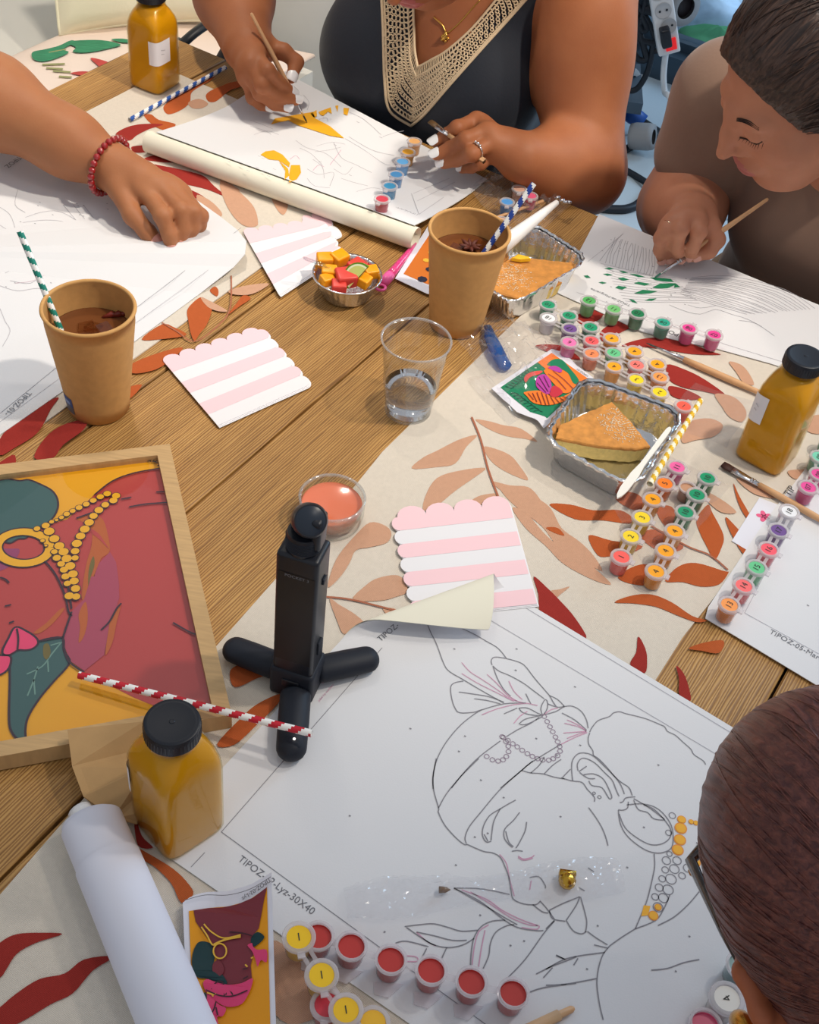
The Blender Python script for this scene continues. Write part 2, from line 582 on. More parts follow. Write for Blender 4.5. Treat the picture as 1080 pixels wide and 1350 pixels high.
def leaves(mb, lst, z):
    for i_, (c, pts) in enumerate(lst):
        zz = z + .00002 * i_
        m = {'r': C_RED, 'o': C_RUST, 't': C_TAN}[c]
        mb.poly([P(x, y, zz) for x, y in cat(pts, True, 4)], m)
RZ = .0016
ru = MB()
ru.slab([TB(S_NEAR, -1.112, RZ), TB(1.235, -1.112, RZ), TB(1.235, -.727, RZ), TB(S_NEAR, -.722, RZ)][::-1], .0015, CREAM)
A = lambda s: T(140, 60, 4.909, s)
B = lambda s: T(0, 250, 3, s)
leaves(ru, [
    ('o', A('645,322 680,290 740,265 800,240 895,228 860,270 800,290 740,340 700,365 660,360')),
    ('o', A('370,400 420,350 520,290 600,245 700,190 690,215 590,275 550,310 540,370 480,420 400,445')),
    ('t', A('530,370 600,345 660,375 620,405 560,405')),
    ('o', A('245,455 290,445 340,480 450,510 390,550 310,520')),
    ('r', A('60,575 130,530 230,508 370,510 280,540 200,580 160,612 120,610')),
    ('r', A('165,655 240,645 290,636 330,660 250,690 180,690')),
    ('r', A('245,735 300,712 390,702 520,755 400,757 320,750')),
    ('r', A('262,765 400,785 560,820 640,850 700,910 780,980 650,930 480,890 340,850 290,810')),
    ('r', A('430,895 540,930 640,985 560,985 480,940')),
    ('t', A('735,850 770,860 800,900 860,930 850,960 760,920')),
    ('t', T(240, 0, 3, '185,725 240,770 285,820 300,880 270,890 225,830')),
    ('t', T(240, 0, 3, '330,700 390,740 420,800 400,850 360,800')),
    ('t', T(0, 0, 3, '870,720 950,770 1000,830 1020,890 960,890 900,820')),
    ('t', T(0, 0, 3, '780,770 840,800 880,850 830,860 790,820')),
    ('o', B('740,480 760,450 800,425 838,465 820,530 790,570 770,598 755,570 745,520')),
    ('o', B('905,492 935,450 962,418 992,430 950,460')),
    ('t', B('905,400 980,378 1065,372 1000,412 930,415')),
    ('t', B('795,425 850,450 900,480 860,480 820,462')),
    ('o', B('830,400 850,383 864,398 858,422')),
    ('o', B('560,592 640,533 690,545 738,575 650,590')),
    ('o', B('520,690 620,648 725,625 640,700 560,725 518,722')),
    ('o', B('512,782 562,773 515,825')),
    ('r', B('0,985 60,920 130,870 230,820 200,870 150,960 60,1020 0,1050')),
    ('r', B('135,1060 180,980 250,930 340,910 330,950 250,1010 210,1060')),
    ('r', [(-60, 640), (-10, 615), (20, 600), (10, 640), (-40, 680)]),
], RZ + .0003)
ru.ribbon([P(x, y, RZ + .0014) for x, y in cat(B('640,525 700,560 770,600 860,540 910,470 915,340'))], .0016, C_STEM)
tag(ru.build('table_runner'), 'cream runner with red and rust leaf print under the far left papers', 'table runner', 'leaf print table runners')

ru = MB()
ru.slab([TB(S_NEAR, -.385, RZ), TB(.2, -.398, RZ), TB(.5, -.421, RZ), TB(.66, -.432, RZ), TB(.78, -.445, RZ), TB(1.0, -.448, RZ), TB(1.235, -.45, RZ),
         TB(1.235, -.07, RZ), TB(.75, -.104, RZ), TB(.3, -.10, RZ), TB(S_NEAR, -.09, RZ)], .0015, CREAM)
N = lambda s: T(480, 440, 4.154, s)
O = lambda s: T(640, 640, 3.375, s)
Q = lambda s: T(400, 640, 4.909, s)
R = lambda s: T(680, 360, 3.857, s)
S = lambda s: T(900, 420, 5.622, s)
U = lambda s: T(0, 1050, 2.7, s)
leaves(ru, [
    ('t', N('610,470 690,480 760,500 860,520 950,590 880,575 780,560 680,520')),
    ('t', N('655,620 720,630 800,665 850,720 900,800 830,780 750,740 690,690')),
    ('t', N('262,738 320,680 400,640 520,580 620,555 560,620 500,710 400,730')),
    ('t', N('325,965 340,880 400,790 520,750 665,735 600,790 500,860 400,940')),
    ('t', N('570,960 580,920 640,885 730,875 700,910')),
    ('t', N('700,810 800,830 900,840 960,900 1000,980 900,950 780,880')),
    ('t', O('60,0 150,15 220,50 290,100 340,190 420,250 480,310 520,380 440,340 330,280 250,180 120,80')),
    ('t', O('120,100 180,120 260,210 330,270 420,310 500,380 560,440 480,420 350,350 270,270 180,190')),
    ('t', O('290,470 330,462 375,450 340,480 310,500')),
    ('o', O('285,85 380,85 480,110 600,110 660,150 640,170 520,155 400,150')),
    ('o', O('580,60 620,30 680,40 720,90 660,110')),
    ('o', O('460,222 560,245 700,270 620,310 560,315 500,310')),
    ('o', O('690,215 760,195 850,235 880,280 800,300 720,260')),
    ('o', O('590,410 650,365 720,350 780,380 740,440 660,440')),
    ('o', O('800,425 860,360 940,345 1060,380 1082,388 1040,440 960,450 880,430')),
    ('o', O('940,150 990,85 1010,120 1060,220 1050,280 1020,330 985,270 955,210')),
    ('o', O('760,100 830,95 860,170 800,180')),
    ('o', O('575,520 650,490 740,485 830,520 920,580 985,600 940,608 860,580 760,540 660,525')),
    ('o', O('905,725 970,700 1060,690 1040,745 960,735')),
    ('o', O('270,188 320,188 352,222 310,212')),
    ('r', O('215,405 270,450 340,520 400,590 450,680 350,640 250,580 235,480')),
    ('r', O('680,672 710,720 720,770 710,835 645,798 672,740')),
    ('r', O('850,802 890,850 915,955 865,935 862,860')),
    ('t', Q('430,240 530,260 570,310 540,370 430,400 340,420 300,500 240,590 160,660 180,560 230,450 330,330')),
    ('t', Q('320,740 400,650 480,600 600,580 660,620 670,690 600,720 500,745')),
    ('t', Q('170,735 230,770 330,830 390,890 330,930 260,960 220,880')),
    ('t', Q('515,795 600,800 560,850')),
    ('r', R('310,215 410,180 450,195 420,240 340,262')),
    ('r', R('430,300 500,250 570,240 610,262 520,310 480,345 440,345')),
    ('r', R('540,370 620,340 720,328 860,350 1000,400 1040,415 900,412 760,390 650,375')),
    ('r', R('770,465 860,490 960,540 1068,622 950,600 850,580 780,540')),
    ('r', R('780,575 860,590 945,635 860,645 790,620')),
    ('r', R('100,372 180,362 260,380 330,440 220,420')),
    ('t', S('240,560 350,570 430,620 475,700 440,765 350,730 290,650')),
    ('t', S('0,830 60,760 200,740 300,790 240,870 100,900 0,920')),
    ('t', S('345,320 430,340 490,400 530,490 450,470 400,400')),
    ('t', S('860,760 960,720 1090,720 1090,830 960,850')),
    ('t', S('780,1130 900,1120 960,1150 840,1190')),
    ('t', S('400,1180 520,1210 620,1250 700,1330 560,1310 460,1250')),
    ('o', T(760, 440, 2.934, '608,578 632,630 672,700 694,748 650,700 622,640')),
    ('o', T(760, 440, 2.934, '578,708 640,770 700,830 655,860 600,775')),
    ('t', T(760, 440, 2.934, '480,600 560,640 620,690 560,690 500,640')),
    ('r', U('0,520 60,490 150,485 222,490 130,520 60,560 20,620 0,645 -80,700 -60,580')),
    ('r', U('-60,800 0,750 60,700 140,650 230,630 300,580 405,570 330,620 260,700 180,740 80,800 0,830')),
    ('o', U('480,180 540,210 620,260 670,310 688,348 645,378 610,310 550,250 490,215')),
    ('r', U('478,60 505,140 545,182 490,172')),
    ('o', T(280, 780, 3.375, '80,350 150,318 220,330 300,350 200,385 100,425')),
    ('o', T(280, 780, 3.375, '130,560 200,500 300,455 290,500 200,590 100,680 20,680')),
    ('t', [(330, 1260), (365, 1240), (405, 1280), (430, 1330), (380, 1350), (345, 1310)]),
], RZ + .0003)
for ln in (N('590,455 640,580 680,740 735,890'), Q('150,720 320,740 600,810'), O('740,180 900,270 1000,310 1080,375')):
    ru.ribbon([P(x, y, RZ + .0014) for x, y in cat(ln)], .002, C_STEM)
tag(ru.build('table_runner'), 'cream runner with tan, rust and red leaf print under the striped napkin and cake tray', 'table runner', 'leaf print table runners')
# ================================================================== paint-by-numbers sheets
PAPER = mat('white_canvas_paper', (224, 224, 227), .75, spec=.2, bump=.05, bump_scale=700)
BACK = mat('cream_paper_back', (236, 232, 214), .8, spec=.2)
INK = mat('grey_print_line', (140, 138, 144), .8)
INKL = mat('faint_grey_print_line', (180, 177, 184), .8)
INKP = mat('pink_print_line', (212, 160, 184), .8)
BLACK_INK = mat('black_print', (74, 72, 76), .8)
YEL = mat('yellow_paint', (246, 178, 32), .5)
GRN = mat('green_paint', (28, 124, 84), .5)
GREY_TXT = mat('grey_lettering', (112, 112, 118), .8)

# ---- the large near sheet with the woman's head
lz = .0028
ly = MB()
A0, B0, C0, D0 = P(292, 1097, lz), P(573, 775, lz), P(503, 1252, lz), P(877, 954, lz)
e1 = (B0 - A0).normalized(); e2 = (((C0 - A0).normalized() + (D0 - B0).normalized()) / 2).normalized()
oA = P(199, 1114, lz); oL = P(446, 848, lz); oR = P(671, 780, lz); oFar = P(940, 943, lz)
eL = (oL - oA).normalized(); eR = (oFar - oR).normalized()
low = P(525, 1348, lz); eD = (low - P(274, 1174, lz)).normalized()
# top corner of the flat sheet if it were not curled
k = ((oA - oR).cross(eL).z) / (eR.cross(eL).z)
oB = oR + eR * k
cL = oB - eL * .146; cR = oB + eR * .090                # the fold starts along cL - cR
flat = [oA, oA + eD * .50, oR + eR * .415, cR, cL]
ly.poly(flat, PAPER); ly.poly([p - Z3 * .0008 for p in flat], BACK, down=True)
# curled corner: half a turn, then lying back over the sheet
fd = (cR - cL); fl_ = fd.length; fd.normalize()
nB = Vector((-fd.y, fd.x, 0))
if nB.dot(oB - cL) < 0: nB = -nB
ub = (oB - cL).dot(fd) / fl_; wb = (oB - cL).dot(nB)
def curl(u, w_, off=0):
    uu = u / fl_
    r = .0060 + .0075 * uu
    base = cL + fd * u
    ph = min(w_ / r, 3.05)
    rest = w_ - ph * r
    c = base + Z3 * r
    p = c + (nB * math.sin(ph) - Z3 * math.cos(ph)) * (r + off)
    if rest > 0:
        R2 = .040; an = rest / R2
        p = p - nB * (R2 * math.sin(an)) * 1.12 - Z3 * (R2 * (1 - math.cos(an)) * .55)
    return p
def cf(i, j):
    l = Vector((0, 0)).lerp(Vector((ub * fl_, wb)), i); r_ = Vector((fl_, 0)).lerp(Vector((ub * fl_, wb)), i)
    return l.lerp(r_, j)
ly.grid(lambda i, j: curl(*cf(i * .99, j)), 40, 14, PAPER)
ly.grid(lambda i, j: curl(*cf(i * .99, j), .0008), 40, 14, BACK)
# prints
def ln(pts, wd=.0009, m=INK, z=lz + .0003, smooth=True):
    q = cat(pts, n=4) if smooth else pts
    ly.ribbon([P(x, y, z) for x, y in q], wd, m)
up_ = Z3 * .0003
ly.ribbon([A0 + up_, A0 + e1 * .215 + up_], .0006, INK)
ly.ribbon([A0 + up_, A0 + e2 * .42 + up_], .0006, INK)
ly.ribbon([A0 + e1 * .30 + e2 * .055 + up_, A0 + e1 * .30 + e2 * .42 + up_], .0006, INKL)
ly.ribbon([P(252, 1143, lz + .0003), P(270, 1124, lz + .0003)], .0006, INK)
ly.ribbon([oR + eR * .0 - e1 * .006 + up_, oR + eR * .41 - e1 * .006 + up_], .0006, INKL)
za = lambda s: T(540, 800, 4.5, s); zb = lambda s: T(740, 900, 4.909, s); zc = lambda s: T(560, 1000, 4.909, s)
zd = lambda s: T(720, 1060, 4.5, s); ze = lambda s: T(500, 1130, 4.154, s)
GREY_LINES = [za(s) for s in (
    '100,85 125,150 160,220 205,340 240,385 320,432 400,480 470,520 560,570', '210,80 280,115 370,155 450,200 525,245 575,305',
    '490,345 485,320 500,300 540,300 620,318 680,345 740,420 800,490 830,525 850,560 870,590', '495,350 530,380 600,410 680,455 740,500 800,545',
    '495,350 520,420 560,490 600,530', '320,440 270,450 245,475 250,540 270,600 300,628 380,625 430,610 560,575 690,570',
    '295,505 400,520 480,535 560,565', '385,545 460,555 540,575', '430,610 380,640 300,705 220,800 165,900 140,1000 140,1080',
    '650,600 700,600 760,630 790,645 720,640 670,625 650,600', '790,645 780,600 805,550 820,570 815,610 790,645', '650,695 690,665 780,645',
    '655,698 700,695 790,650', '820,575 880,595 920,590', '830,525 880,550 920,590', '800,640 870,620 920,592 970,590 1020,620 1050,670 1060,720',
    '575,770 640,730 720,690 770,655', '540,795 420,885 330,975 250,1075', '905,630 980,670 1050,730', '900,815 840,850 720,925 660,975 540,1075',
    '665,970 720,985 790,990 860,1010 920,1020', '720,985 770,940 800,890', '800,990 850,940 900,905', '560,635 640,600', '690,515 720,575')] + [zb(s) for s in (
    '185,320 200,290 240,245 310,220 340,195 380,188 420,200 540,230 640,270 670,285 690,315 740,340 790,385 840,430 860,465 920,505 935,530',
    '185,325 175,360 180,400 205,440 210,470 240,490 290,540 350,610 390,645 440,680 460,730', '75,635 68,560 75,500 110,460 160,455 210,475 270,530 330,590 380,650 410,720',
    '145,595 210,590 270,620 310,690 328,740 310,748 265,680 200,665 180,635', '110,570 105,530 125,495 160,490 220,520 280,580 330,630 355,690 375,735',
    '120,580 145,600 180,620 220,620', '0,615 70,635 135,645 170,690 215,740 215,770', '10,612 60,560', '380,775 400,770 420,745 480,738',
    '435,770 430,810 400,825 370,822', '178,808 230,880 270,950 295,1020 303,1055', '470,760 500,820 560,840 600,880 670,890', '470,750 540,790 600,830 670,885', '115,575 165,540')] + [zd(s) for s in (
    '430,35 440,110 475,180 540,240 610,280 680,290 740,265 755,210 745,130 700,60 640,15 560,-2 480,5', '435,60 470,140 540,200 620,240 690,235 735,200 740,150 700,90 640,30 580,5',
    '642,295 645,370 630,450 600,570 560,670 530,740', '530,740 450,790 380,840', '530,740 650,690 700,620 735,540', '665,720 760,670 850,590 925,500',
    '380,840 340,890 315,960 303,1040 305,1100 320,1200 340,1280', '0,980 100,925 200,900 350,880', '285,835 370,855', '60,895 110,920', '165,955 190,915',
    '0,1075 120,1068 300,1035', '625,985 720,975 820,940 910,922', '20,630 100,590 200,550', '200,550 180,600 120,690', '205,550 230,640 242,700 235,760',
    '120,690 160,750 210,770 240,755', '20,630 40,680 115,695', '0,740 50,690', '245,755 300,795 365,835', '250,378 285,402', '195,495 230,515')] + [zc(s) for s in (
    '75,0 55,120 60,210 90,320 90,350 130,430 200,510 255,555 275,555', '90,320 140,230 230,120 350,0', '700,15 600,100 480,210 370,340 290,440 262,510 270,550',
    '275,555 380,600 440,610 490,640 520,700 545,770 560,860 575,910 640,940 720,945 750,920', '590,268 540,295 490,325 420,370 380,440 375,500 400,540 430,535',
    '490,325 450,400 435,480 430,530', '615,348 575,400 520,455 515,510 540,550 570,575', '660,410 650,470 610,550 590,580', '565,600 600,595 635,600',
    '680,770 740,765 780,820 780,840', '190,838 330,840 440,855 550,880', '190,838 300,900 420,970 520,1030 600,1075', '700,945 760,990 800,1000', '750,925 790,970 840,1040',
    '385,490 410,535', '525,470 545,540 575,570')] + [ze(s) for s in (
    '140,380 220,370 300,365 380,385 450,405 540,400', '150,385 230,440 300,480 380,495 460,480 520,445', '205,410 300,430 400,455 480,455', '500,600 505,520 520,440 560,380 620,350 690,345',
    '570,610 600,540 610,470 640,410 700,375 740,370', '410,170 550,240 680,340 760,385 860,402 900,402', '90,470 150,460 270,490', '700,665 800,560 900,420 960,350',
    '860,640 940,600 1020,570 1080,545', '970,540 1020,560', '900,660 950,605', '810,745 900,715 1080,690', '340,560 370,495', '230,560 260,500')]
for l in GREY_LINES: ln(l)
for l in [za(s) for s in ('310,330 360,385 430,430 520,490 600,545 680,570', '310,395 400,450 500,500 620,560', '460,400 520,455 580,520 640,560', '590,440 620,500 670,550',
          '430,640 520,605 620,580 700,572', '690,570 760,585', '620,690 660,645 700,620', '935,670 1000,700 1050,735', '920,690 1000,710 1050,735', '915,748 1000,742 1050,738',
          '935,780 1000,755 1050,740', '900,815 980,775 1055,745', '790,645 840,610 880,600')] + [zc(s) for s in ('485,620 530,680 550,780 580,890', '605,630 640,650 690,640 710,625',
          '240,850 400,910 500,980 620,1040 730,1080', '690,790 680,850', '605,640 640,658 700,645')] + [ze(s) for s in ('510,590 520,500 545,410 600,370', '500,190 600,250 720,330 820,370 875,375 860,395 780,385',
          '205,410 260,460 310,485', '545,600 560,500 580,400', '130,540 200,545 210,570 140,570')]:
    ln(l, .0008, INKP)
def chain(pts, rr):
    q = cat(pts, n=8); last = None
    for x, y in q:
        p = P(x, y, lz + .0003)
        if last is None or (p - last).length > rr * 1.7:
            ly.ring(p, rr, .0007, mat('mauve_print_line', (160, 142, 158), .8), 8); last = p
chain(za('800,650 840,720 880,800 895,850 870,890 820,910 760,900 700,870 640,830 590,795 550,770'), .0024)
chain(za('550,770 585,820 585,870 550,910 500,910 440,875'), .0024)
for x, y, r in ((715, 335, 27), (778, 335, 27), (708, 390, 22), (762, 385, 30), (842, 380, 28), (808, 425, 22), (742, 445, 33), (690, 443, 22), (672, 495, 25), (725, 508, 32),
                (648, 550, 22), (697, 557, 30), (733, 295, 18), (750, 68, 22), (728, 170, 20), (665, 612, 30)):
    ly.ring(P(720 + x / 4.5, 1060 + y / 4.5, lz + .0003), r / 4.5 * .00060, .0007, INK, 16)
for x, y, r in ((213, 715, 12), (248, 740, 14)):
    ly.ring(P(740 + x / 4.909, 900 + y / 4.909, lz + .0003), r / 4.9 * .0006, .0007, INK)
for x, y, r in ((805, 92, 26), (800, 143, 36), (795, 212, 35), (782, 272, 34), (885, 345, 32), (665, 612, 20), (637, 662, 28), (862, 105, 16), (890, 112, 16)):
    c = P(720 + x / 4.5, 1060 + y / 4.5, lz + .0004)
    ly.disc(c, r / 4.5 * .00062, mat('orange_outline_paint', (236, 150, 60), .6)); ly.disc(c + Z3 * .0002, r / 4.5 * .0005, YEL)
ly.poly([P(x, y, lz + .0004) for x, y in zd('580,600 620,605 605,660 565,665')], YEL)
for x, y in ((598, 855), (679, 883), (612, 970), (604, 990), (633, 1028), (706, 973), (733, 995), (764, 982), (867, 1008), (663, 1051), (625, 1103), (642, 1098), (738, 1076), (848, 1090),
             (890, 1280), (918, 1111), (826, 1143), (787, 1220), (773, 1277), (600, 1140), (672, 1246), (908, 1234), (540, 960), (460, 1075), (506, 1228), (632, 1206), (690, 1240), (757, 905), (680, 855)):
    ly.ribbon([P(x, y, lz + .0003), P(x + 2.5, y + 1, lz + .0003)], .0012, INK)
dn = -(e2.cross(Z3)); dn = e1 if dn.dot(e1) < 0 else dn
tx = P(313, 1134, lz + .0003)
ly.text('TIPOZ-02-Lyz-30X40', tx, e2, e1, .0078, GREY_TXT)
ly.text('TIPOZ', P(410, 914, lz + .0003), e1, -e2, .0098, BLACK_INK)
ly.disc(P(426, 897, lz + .0004), .003, INKP)
ly.text('paint by numbers', P(421, 925, lz + .0003), e1, -e2, .003, INKP)
ly.text('TIPOZ-', P(502, 846, lz + .0006), (P(531, 822) - P(502, 846)).normalized(), (P(487, 832) - P(502, 846)).normalized(), .0078, GREY_TXT)
tag(ly.build('paint_by_numbers_sheet', smooth=True, angle=35), 'large near sheet printed with a woman in a headscarf, top corner curled over', 'canvas sheet')

# ---- generic flat sheet from pixel outline
def flat_sheet(name, outline, zf, label, marks=None, th=.0007):
    mb = MB()
    pts = [P(x, y, zf(x, y)) for x, y in outline]
    mb.poly(pts, PAPER); mb.poly([p - Z3 * th for p in pts], BACK, down=True)
    n = len(pts)
    mb.add(pts + [p - Z3 * th for p in pts], [(i, (i + 1) % n, n + (i + 1) % n, n + i) for i in range(n)], PAPER)
    if marks: marks(mb, zf)
    return tag(mb.build(name), label, 'canvas sheet')
def lines(mb, zf, lst, wd, m, n=4, dz=.0003):
    for l in lst:
        mb.ribbon([P(x, y, zf(x, y) + dz) for x, y in cat(l, n=n)], wd, m)
def fills(mb, zf, lst, m, dz=.0004):
    for l in lst:
        mb.poly([P(x, y, zf(x, y) + dz) for x, y in l], m)

# ---- left sheet under the arm
def left_marks(mb, zf):
    rnd = random.Random(3)
    B = lambda s: T(0, 250, 3, s)
    L = [B(s) for s in ('100,110 160,90 230,85 300,120 380,180 450,240 490,300', '90,130 180,120 260,130 340,180 420,240 480,300', '110,160 200,150 300,190 380,240 470,300',
         '130,200 220,190 320,230 400,260 480,310', '150,230 250,230 340,260 420,285', '290,60 330,110 380,170 430,230', '250,60 300,120 350,180', '330,60 390,140 440,220',
         '0,70 40,100 60,170 20,200', '0,140 60,180 110,220 60,260 0,240', '20,330 90,300 160,330 120,370 40,360', '0,380 70,400 150,390 210,410', '0,470 20,520 40,560 10,620',
         '400,260 470,250 500,270 490,320 430,330 360,320 300,290', '310,300 360,330 420,320', '100,90 60,60 70,0', '420,150 470,140 520,180 600,230 630,280', '430,170 500,180 570,230')]
    lines(mb, zf, L, .0006, INKL)
    lines(mb, zf, [B(s) for s in ('20,250 90,240 180,250 230,220', '60,370 130,360 190,330', '160,220 240,260 300,300')], .0006, mat('faint_pink_print_line', (216, 186, 198), .8))
    for _ in range(40):
        x, y = rnd.uniform(5, 160), rnd.uniform(262, 400)
        mb.ribbon([P(x, y, zf(x, y) + .0003), P(x + 2, y + .6, zf(x, y) + .0003)], .0008, INK)
    lines(mb, zf, [[(318, 300), (178, 407)], [(178, 407), (80, 480)], [(80, 480), (0, 545)]], .0005, INK, 1)
    lines(mb, zf, [[(310, 330), (180, 425), (0, 556)]], .0005, INKL, 1)
    lines(mb, zf, [[(306, 322), (320, 330)], [(278, 338), (291, 315)]], .0005, INK, 1)
    d = (P(0, 545) - P(35, 512)).normalized()
    mb.text('TIPOZ-01-', P(36, 516, .004), d, Vector((-d.y, d.x, 0)), .0085, GREY_TXT)
    a = P(24, 216, .004); d2 = (P(0, 222) - P(24, 205)).normalized()
    mb.text('TIPOZ', P(24, 206, .004), d2, Vector((-d2.y, d2.x, 0)), .010, GREY_TXT)
def zl(x, y):
    k = max(0, (x - 262) / 60)
    return .0030 + .016 * k * k
flat_sheet('paint_by_numbers_sheet', [(-230, 330), (22, 176), (110, 192), (200, 226), (266, 268), (290, 285), (313, 303), (325, 318), (323, 335), (308, 352), (262, 388), (180, 448), (0, 573), (-90, 585)],
           zl, 'white sheet with faint line drawing under the arm with the red bead bracelet', left_marks)

# ---- far sheet of the woman in navy: slopes down from its rolled front edge
far_a, far_b = P(371, 93, .003), P(642, 236, .003)
RR = .0145
near_a, near_b = P(206, 177, 2 * RR), P(546, 300, 2 * RR)
f_dir = (near_b - near_a).normalized(); f_n = Vector((-f_dir.y, f_dir.x, 0))
if f_n.dot(far_a - near_a) < 0: f_n = -f_n
def zfar(x, y):
    # intersect the pixel ray with the sloping sheet
    z = .02
    for _ in range(25):
        p = P(x, y, z)
        w_ = (p - near_a).dot(f_n)
        z = .5 * z + .5 * (2 * RR * max(0, 1 - max(w_, 0) / .16) ** 1.3 + .003)
    return z
fs = MB()
wf = max((far_a - near_a).dot(f_n), (far_b - near_b).dot(f_n))
def sheetpt(i, j):
    p = near_a.lerp(near_b, j); q = far_a.lerp(far_b, j)
    r = p.lerp(q, i)
    w_ = (r - near_a).dot(f_n)
    r.z = TZ + 2 * RR * max(0, 1 - max(w_, 0) / .16) ** 1.3 + .003
    return r
fs.grid(sheetpt, 24, 12, PAPER)
fs.grid(lambda i, j: sheetpt(i, j) - Z3 * .0008, 24, 12, BACK)
# the roll in front: spiral of paper
roll_a, roll_b = near_a - f_dir * .012, near_b + f_dir * .004
roll_a.z = roll_b.z = TZ + RR + .001
def spiral(i, j):
    ph = math.pi / 2 + i * 3.4 * math.pi
    r = RR * (1 - .10 * i * 1.7)
    c = roll_a.lerp(roll_b, j)
    return c + (f_n * math.cos(ph) + Z3 * math.sin(ph)) * r
fs.grid(spiral, 60, 2, BACK)
Y4 = lambda s: T(330, 110, 4, s)
fills(fs, zfar, [Y4(s) for s in ('110,215 130,185 200,172 270,160 330,150 345,185 420,225 495,288 420,275 330,245 250,220 200,195 150,205',
      '318,158 350,140 352,172 335,180', '360,150 425,125 430,160 410,148 385,170 370,165', '448,118 465,115 460,150', '492,128 522,130 512,168 492,160',
      '55,375 80,358 125,352 170,375 210,420 205,440 170,418 150,405 100,400', '150,405 200,450 205,485 180,510 185,460',
      '215,430 262,430 268,470 245,505 205,522 205,480')], YEL, .0009)
fs_l = [Y4(s) for s in ('0,195 60,215 120,240', '0,225 80,250 110,270', '20,270 90,250 150,270', '280,60 310,100 300,140', '350,330 430,310 500,320', '340,360 420,350 480,335', '520,150 600,190 690,270',
        '500,290 600,350 700,420 740,430', '520,280 640,350 760,380', '440,310 480,390 560,430 640,470', '300,450 360,480 440,470 420,540', '330,400 380,440 390,500', '440,450 500,480 540,440',
        '480,500 540,520 620,540', '560,570 640,550 700,560', '240,300 300,340 400,370 480,440', '260,340 320,370 380,430', '700,280 760,260 810,250', '360,190 400,180 410,200', '860,580 980,530 1050,500 ',
        '880,620 1000,560 1080,520', '850,580 890,690', '890,690 1020,600', '300,500 340,540 420,550')]
lines(fs, zfar, fs_l, .0006, INKL)
lines(fs, zfar, [Y4('480,350 450,390 420,430'), Y4('330,460 360,430 390,440'), Y4('210,400 240,380 260,400')], .0006, INKP)
for _ in range(30):
    x, y = 330 + random.uniform(0, 100) * 1.2, 110 + random.uniform(100, 135)
for x, y in ((338, 220), (345, 226), (352, 231), (340, 205), (360, 222), (300, 212), (316, 217), (325, 224), (345, 208), (420, 212), (440, 190), (470, 160), (500, 180), (460, 230)):
    fs.ribbon([P(x, y, zfar(x, y) + .0003), P(x + 4, y + 2, zfar(x, y) + .0003)], .0008, INKL)
d = -f_dir
fs.text('TIPOZ-04-', P(553, 283, zfar(553, 283) + .001), d, -f_n, .007, INKL)
tag(fs.build('paint_by_numbers_sheet', smooth=True), 'white sheet with rolled front edge and yellow painted patches before the woman in navy', 'canvas sheet')

# ---- right sheet of the woman in taupe
def right_marks(mb, zf):
    G = lambda s: T(740, 300, 4.909, s)
    fills(mb, zf, [G(s) for s in ('280,262 310,258 345,266 310,272', '375,280 405,282 438,295 400,294', '440,298 490,302 545,320 500,320', '272,300 300,297 335,306 300,312', '365,328 400,322 440,336 400,344',
          '145,312 170,308 192,324 165,326', '242,355 265,350 295,358 270,364', '350,390 370,376 428,386 395,402', '470,360 500,350 580,364 540,376', '575,322 640,325 710,332 730,352 660,348 610,340',
          '590,388 640,362 740,360 770,384 730,390 735,372 690,392 620,394', '472,425 530,402 625,412 580,425 520,430', '540,472 570,460 618,458 590,474', '440,462 470,468 495,490 460,482')], GRN)
    rnd = random.Random(11)
    L = []
    for k in range(16):
        x = 350 + k * 17; y = 60 + k * 6
        L.append(G(f'{x},{y} {x - 25 + k * 2},{y + 60} {x - 45 + k * 3},{y + 110} {x - 60 + k * 3},{y + 170}'))
    for k in range(14):
        L.append(G(f'{260 + k * 12},{230 + k * 19} {380 + k * 14},{262 + k * 17} {560 + k * 14},{300 + k * 14} {740 + k * 12},{330 + k * 12}'))
    for k in range(18):
        a = k / 17
        L.append(G(f'{770 + 4 * k},{430 - 6 * k} {880 + 12 * k},{470 - 9 * k} {1040 + 24 * k},{520 - 7 * k} {1200 + 26 * k},{560 - 2 * k}'))
    L = [[(x + rnd.uniform(-1.2, 1.2), y + rnd.uniform(-.9, .9)) for x, y in l] for l in L]
    L += [G('700,500 800,540 900,560 1000,530 1100,560 1200,590 1300,640'), G('820,500 900,520 1000,505'), G('1150,600 1260,620 1380,700'), G('250,215 330,110 400,40')]
    lines(mb, zf, L, .0007, mat('soft_grey_print_line', (176, 174, 180), .8), 3)
    for _ in range(46):
        x, y = 740 + rnd.uniform(250, 900) / 4.909, 300 + rnd.uniform(60, 500) / 4.909
        mb.ribbon([P(x, y, zf(x, y) + .0003), P(x + 2, y + .7, zf(x, y) + .0003)], .0008, INK)
    d = (P(770, 378) - P(828, 403)).normalized()
    mb.text('TIPOZ-06-Marguerite', P(832, 402, .0037), d, Vector((-d.y, d.x, 0)), .0058, GREY_TXT)
    d = (P(884, 437) - P(915, 450)).normalized()
    mb.text('TIPOZ', P(905, 444, .0038), d, Vector((-d.y, d.x, 0)), .0095, BLACK_INK)
    lines(mb, zf, [[(775, 345), (822, 308)], [(760, 385), (960, 455), (1075, 490)]], .0005, INKL, 1)
zr = lambda x, y: .0034
flat_sheet('paint_by_numbers_sheet', [(790, 282), (1080, 402), (1250, 470), (1200, 545), (1080, 500), (1016, 479), (947, 460), (903, 451), (846, 437), (784, 408), (735, 386)],
           zr, 'white sheet with small green painted leaves under the hand of the woman in taupe', right_marks)

